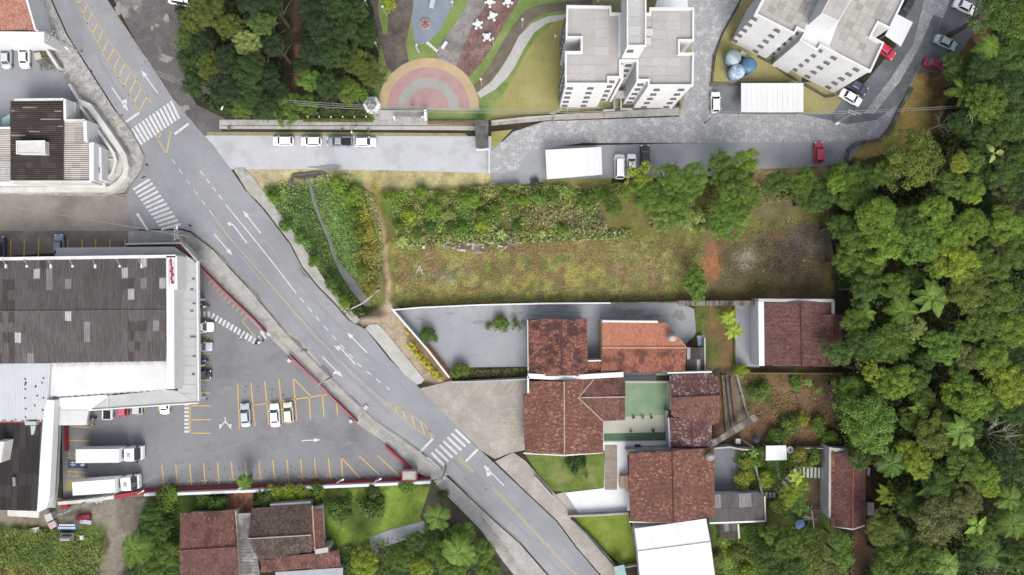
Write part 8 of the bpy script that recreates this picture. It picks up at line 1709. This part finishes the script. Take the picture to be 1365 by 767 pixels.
for x, y, r, k, c, h, n, w in [
 (180, 732, 26, 'palm', 'mid', 5, 13, 'big feathery palm in the bottom left garden'), (583, 690, 20, 'fine', 'mid', 7, 12, 'palm beside the paved drive and road verge'), (612, 737, 25, 'fine', 'fern', 8, 11, 'spreading palm over the bottom bushes'), (1322, 62, 22, 'palm', 'mid', 12, 12, 'sprawling palm at the top of the forest'), (1285, 122, 22, 'palm', 'olive', 10, 5, 'sparse palm with long pale fronds beside the dry lawn'),
 (1205, 415, 24, 'palm', 'mid', 10, 10, 'left star palm in the middle forest'), (1243, 398, 27, 'banana', 'mid', 11, 9, 'broad leaved palm in the middle forest'), (1282, 575, 26, 'banana', 'mid', 12, 9, 'star shaped palm in the lower forest'), (1188, 618, 24, 'fine', 'dark', 9, 12, 'dark feathery palm beside the blue parasol by the forest'), (1184, 660, 19, 'banana', 'lime', 5, 9, 'bright banana like plant beside the narrow forest house'), (1152, 418, 16, 'banana', 'mid', 8, 7, 'broad leaved plant behind the maroon annex'), (1165, 365, 20, 'palm', 'mid', 8, 9, 'palm between the front crowns and annex'), (1238, 650, 18, 'banana', 'mid', 9, 4, 'plant with one long shining leaf in the lower forest'), (1325, 205, 16, 'banana', 'pale', 12, 3, 'plant with a single pale broad leaf near the right edge'),
 (1350, 698, 26, 'palm', 'mid', 10, 10, 'palm at the right edge in the lower forest'), (1345, 665, 20, 'palm', 'mid', 11, 8, 'small palm above the right edge palm'), (1262, 752, 24, 'banana', 'mid', 9, 8, 'broad leaved plant at the bottom of the forest'), (1205, 725, 22, 'fine', 'blue', 8, 11, 'fine fronded palm low in the forest'), (1325, 740, 24, 'palm', 'dark', 9, 10, 'palm near the bottom right corner'), (1302, 700, 18, 'banana', 'bright', 11, 6, 'bright broad leaves beside the drab crowns'), (1225, 545, 14, 'banana', 'mid', 9, 6, 'broad leaved plant under the central dark gap'), (1182, 722, 20, 'fine', 'dark', 8, 10, 'dark palm below the narrow forest house'), (1255, 545, 14, 'fine', 'dark', 8, 9, 'small dark palm in the central gap'),
 (972, 424, 14, 'banana', 'lime', 4, 9, 'upper light green broad leaved plant in the side garden'), (978, 442, 14, 'banana', 'lime', 4, 8, 'lower light green broad leaved plant in the side garden'), (1063, 636, 12, 'banana', 'lime', 5, 8, 'leafy yellow green clump over the steps'), (1050, 655, 10, 'banana', 'lime', 4, 7, 'yellow green clump beside the steps'), (1078, 510, 8, 'banana', 'emerald', 2, 6, 'small star leaved plant in the soil garden'), (1092, 520, 6, 'banana', 'emerald', 1.5, 5, 'tiny star leaved plant nearest the forest soil'), (1005, 605, 8, 'banana', 'emerald', 2.5, 6, 'star leaved plant left of the white canopy'),
 (325, 643, 11, 'fine', 'fern', 4, 14, 'small palm poking through the car park wall'), (722, 312, 8, 'banana', 'pale', 1.5, 7, 'pale spiky clump right of the debris'), (668, 312, 9, 'banana', 'pale', 1.8, 7, 'pale spiky clump above the debris'), (535, 322, 10, 'banana', 'pale', 1.8, 8, 'pale spiky clump beside the dirt path')]:
    palm(x, y, r, k, c, h, w, G5, n)
# pale spiky row on the vacant lot
# dead tree
def dead_tree(x, y, h, label, rr=3.2):
    q = P(x, y, h); t = thing('dead_tree', label, 'dead tree', (q.x, q.y, 0), 'bare trees'); mb = MB(); mb.tube([(0, 0, 0), (0, 0, h * .6)], [.25, .15], 7); link('trunk', mb.mesh('trunk'), mat('bare_wood', C(186, 184, 170)), t); mb = MB(); r = random.Random(int(x))
    for k in range(9):
        a = r.uniform(0, 6.28); L = r.uniform(.6, 1) * rr; b = Vector((0, 0, h * r.uniform(.45, .6))); m1 = b + Vector((math.cos(a) * L * .5, math.sin(a) * L * .5, h * .22)); e = b + Vector((math.cos(a + .3) * L, math.sin(a + .3) * L, h * .38)); mb.tube([b, m1, e], [.09, .06, .02], 4)
        for s in (-1, 1): mb.tube([m1, m1 + Vector((math.cos(a + s) * L * .45, math.sin(a + s) * L * .45, h * .1))], [.045, .015], 4)
    link('branches', mb.mesh('branches'), mat('bare_wood', C(186, 184, 170)), t)
dead_tree(1348, 588, 13, 'bare grey tree at the right edge above the dusky crown', 4.5); dead_tree(1320, 158, 13, 'thin bare pale branches in the upper right forest', 4.0); dead_tree(1272, 160, 8, 'leaning bare trunks beside the dry curved lawn', 3.0)
# fallen trunks on the slope by the lawn
for k, (a, b, z) in enumerate((((1272, 165, 1), (1290, 160, 3)), ((1295, 178, 5), (1328, 158, 10))) if False else []): pass

# ground-hugging growth: one object each
def scatter(name, pts, n, leaf, zr, cols, seed, clump=0, up=.5, z0=None, blend=.6, var=.45):
    r = np.random.default_rng(seed); W = [P(*p) for p in pts]; xs0, xs1 = min(w.x for w in W), max(w.x for w in W); ys0, ys1 = min(w.y for w in W), max(w.y for w in W)
    poly = [(w.x, w.y) for w in W]
    X = r.uniform(xs0, xs1, n * 2); Y = r.uniform(ys0, ys1, n * 2)
    if clump:
        cx = r.uniform(xs0, xs1, clump); cy = r.uniform(ys0, ys1, clump); i = r.integers(0, clump, n * 2); sg = r.uniform(.35, 1.3, clump)[i]; X = cx[i] + r.normal(0, 1, n * 2) * sg; Y = cy[i] + r.normal(0, 1, n * 2) * sg; cid = i
    else: cid = r.integers(0, 50, n * 2)
    k = in_poly(X, Y, poly)
    if name.startswith('stream'):
        a_, b_ = X / S + 682.5, 383.5 - Y / S; k &= sd_line(a_, b_, STREAM) > np.where(b_ > 358, 7.5, 3.4)
    X, Y, cid = X[k][:n], Y[k][:n], cid[k][:n]; m = len(X)
    px_, py_ = X / S + 682.5, 383.5 - Y / S; gz = ditch_depth(px_, py_)
    Z = gz + r.uniform(*zr, m); p = np.stack([X, Y, Z], -1); nn = r.normal(size=(m, 3)) * .6; nn[:, 2] = up + np.abs(nn[:, 2]); nn /= np.linalg.norm(nn, axis=1)[:, None]
    a = np.cross(nn, r.normal(size=(m, 3))); a /= np.linalg.norm(a, axis=1)[:, None]; b = np.cross(nn, a); s = (leaf * r.uniform(.5, 1.4, m))[:, None]
    V = np.stack([p - a * s * .5, p - b * s * .26, p + a * s * .5, p + b * s * .26], 1).reshape(-1, 3)
    pal = np.array([[lin(v) for v in c] for c in cols]); ci = np.where(r.random(m) < .75, cid % len(pal), r.integers(0, len(pal), m)); c = pal[ci]; gi = base[np.clip(np.searchsorted(ys, Y), 0, ny - 1), np.clip(np.searchsorted(xs, X), 0, nx - 1)] * K; mx = blend; c = (c * (1 - mx) + gi * mx) * r.uniform(1 - var, 1 + var, (m, 1)) * (.82 if var > .3 else .92)
    o = link(name, quads_mesh(name, V, 4, c), mat('small_leaves', (1, 1, 1), (.85, .85, .85), 1.2, .8, attr=True, fine=.15)); o['kind'] = 'stuff'; return o
FP = [(1100, 232), (1150, 215), (1235, 195), (1262, 105), (1300, 50), (1330, -20), (1420, -20), (1420, 800), (1140, 800), (1160, 700), (1165, 610), (1112, 590), (1110, 500), (1128, 480), (1128, 400), (1108, 380), (1108, 280)]
scatter('forest_undergrowth', blend=.0, pts=FP, n=110000, leaf=.55, zr=(.3, 7.0), cols=[(58, 76, 30), (50, 66, 28), (68, 86, 32), (46, 60, 26), (78, 94, 36)], seed=1, clump=800)
scatter('woodland_undergrowth', blend=.0, pts=[(240, -10), (384, -10), (380, 130), (300, 158), (262, 130), (240, 90)], n=12000, leaf=.45, zr=(.1, 2.2), cols=[(46, 62, 34), (40, 56, 32), (58, 78, 40)], seed=2, clump=160)
scatter('woodland_undergrowth', blend=.0, pts=[(406, -10), (492, -10), (508, 60), (500, 130), (470, 150), (408, 150)], n=11000, leaf=.45, zr=(.1, 2.2), cols=[(46, 62, 34), (40, 56, 32), (58, 78, 40)], seed=3, clump=140)
scatter('stream_bank_grass', [(352, 250), (386, 240), (432, 232), (462, 240), (500, 262), (512, 330), (505, 395), (488, 418), (470, 425), (436, 378), (418, 350), (398, 318), (366, 274)], 34000, .34, (.02, .5), [(112, 136, 76), (98, 122, 66), (128, 148, 88), (100, 120, 70)], 4, 500, blend=.35)
scatter('stream_bank_bushes', [(352, 252), (372, 244), (388, 262), (400, 300), (420, 330), (440, 370), (470, 415), (462, 420), (436, 378), (418, 350), (398, 318), (366, 274)], 9000, .34, (.2, 1.6), [(112, 150, 44), (96, 138, 48), (140, 160, 56), (80, 116, 44)], 5, 70)
scatter('stream_bank_bushes', [(432, 234), (468, 236), (486, 262), (500, 310), (506, 390), (486, 408), (470, 350), (462, 310), (440, 262)], 12000, .32, (.2, 1.5), [(112, 146, 46), (136, 140, 52), (96, 130, 50), (140, 126, 60), (84, 118, 48)], 6, 90)
scatter('vacant_lot_weeds', [(520, 255), (600, 256), (650, 248), (810, 250), (820, 312), (700, 316), (530, 322)], 26000, .34, (.05, 1.3), [(118, 150, 58), (96, 130, 48), (140, 164, 80), (74, 102, 42), (166, 154, 100), (136, 116, 84)], 7, 120, blend=.4, var=.6)
scatter('vacant_lot_grass', [(522, 320), (940, 312), (945, 398), (700, 402), (530, 408)], 52000, .22, (.02, .2), [(168, 160, 106), (146, 138, 88), (182, 174, 120), (128, 138, 72), (156, 132, 104), (120, 108, 76), (150, 156, 88)], 8, 900, up=1.2, blend=.85, var=.22)
scatter('burnt_lot_tufts', [(955, 300), (1100, 285), (1100, 398), (960, 398)], 5000, .26, (.03, .25), [(104, 108, 56), (120, 112, 70), (92, 84, 62)], 9, 260)
scatter('lane_hedge', [(640, 240), (660, 246), (810, 246), (1000, 240), (1095, 232), (1100, 262), (1000, 275), (940, 300), (820, 262), (640, 260)], 15000, .34, (.1, 1.6), [(92, 124, 48), (108, 140, 54), (76, 104, 44), (84, 112, 50)], 10, 130)
scatter('spiky_plants', [(520, 318), (545, 316), (700, 308), (840, 306), (842, 318), (700, 324), (524, 330)], 6000, .5, (.1, .8), [(150, 172, 120), (128, 156, 96), (116, 146, 84)], 11, 60, up=.2)
scatter('clipped_hedge', [(405, 159), (498, 159), (498, 164), (405, 164)], 4200, .16, (.3, .8), [(120, 150, 50), (104, 134, 44), (134, 158, 60)], 12, 0)
scatter('garden_ground_cover', [(985, 498), (1118, 498), (1118, 595), (1000, 592), (985, 560)], 2600, .28, (.03, .5), [(104, 128, 54), (120, 106, 70), (88, 110, 48)], 13, 90)
scatter('garden_ground_cover', [(1000, 596), (1070, 598), (1104, 600), (1072, 640), (1050, 690), (1024, 696), (1020, 664), (1008, 650), (1016, 620)], 5000, .26, (.03, .5), [(96, 128, 48), (110, 140, 54), (84, 104, 44)], 14, 90)
scatter('garden_ground_cover', [(955, 700), (1106, 702), (1140, 712), (1135, 790), (955, 790)], 14000, .32, (.03, .8), [(94, 122, 46), (108, 134, 54), (80, 104, 44), (118, 130, 64)], 15, 170)
scatter('scrub_grass', [(-20, 702), (140, 708), (132, 760), (128, 790), (-20, 790)], 18000, .32, (.03, .6), [(84, 104, 44), (72, 92, 38), (98, 114, 50), (106, 104, 54), (120, 112, 70)], 16, 120, blend=.85, var=.3)
scatter('scrub_grass', [(196, 664), (240, 660), (240, 790), (165, 790), (178, 720)], 6000, .3, (.03, .6), [(72, 96, 40), (84, 112, 46)], 17, 70)
scatter('scrub_grass', [(455, 730), (545, 712), (592, 690), (640, 712), (672, 760), (660, 790), (455, 790)], 11000, .34, (.05, .9), [(72, 98, 40), (88, 118, 44), (60, 84, 38)], 18, 120)
scatter('flower_bed_soil_plants', [(544, 440), (598, 498), (586, 502), (552, 462)], 900, .2, (.03, .3), [(132, 140, 60), (150, 130, 90)], 19, 40)
scatter('wall_foot_plants', [(606, 495), (704, 490), (704, 500), (608, 504)], 1700, .26, (.05, .6), [(104, 120, 56), (150, 150, 110), (84, 96, 50)], 20, 40)
scatter('wall_foot_plants', [(198, 646), (440, 637), (553, 632), (553, 637), (198, 652)], 2600, .2, (.03, .25), [(92, 108, 52), (76, 90, 46)], 21, 150)
scatter('park_edge_grass', [(400, 148), (495, 148), (497, 160), (400, 160)], 2600, .2, (.02, .2), [(104, 136, 60), (92, 122, 54)], 22, 0)
def edge_weeds(pts, w, n, seed):
    L_ = [(x + w, y - w * .3) for x, y in pts]; R_ = [(x - w, y + w * .3) for x, y in pts]; scatter('edge_weeds', L_ + R_[::-1], n, .16, (.13, .22), [(112, 124, 62), (140, 132, 92), (90, 84, 66)], seed, 70, blend=.3)
edge_weeds([(300, 214), (322, 244), (346, 270), (380, 314), (400, 348)], 1.6, 500, 40); edge_weeds([(150, 150), (180, 190), (176, 236)], 1.4, 300, 41); edge_weeds([(640, 690), (676, 735), (700, 767)], 3, 900, 42); edge_weeds([(262, 345), (320, 405), (350, 440)], 1.5, 260, 43); edge_weeds([(156, 20), (190, 75), (222, 128)], 1.5, 600, 44); edge_weeds([(66, 60), (90, 104), (104, 130)], 4, 700, 45)
scatter('yard_wall_weeds', [(530, 411), (640, 405), (810, 403), (900, 403), (900, 406), (640, 409), (532, 415)], 1500, .16, (.06, .2), [(104, 112, 60), (86, 92, 52)], 46, 120)
scatter('top_yard_weeds', [(40, 60), (66, 60), (90, 96), (56, 96)], 1400, .2, (.06, .2), [(112, 118, 62), (136, 130, 90)], 47, 30)
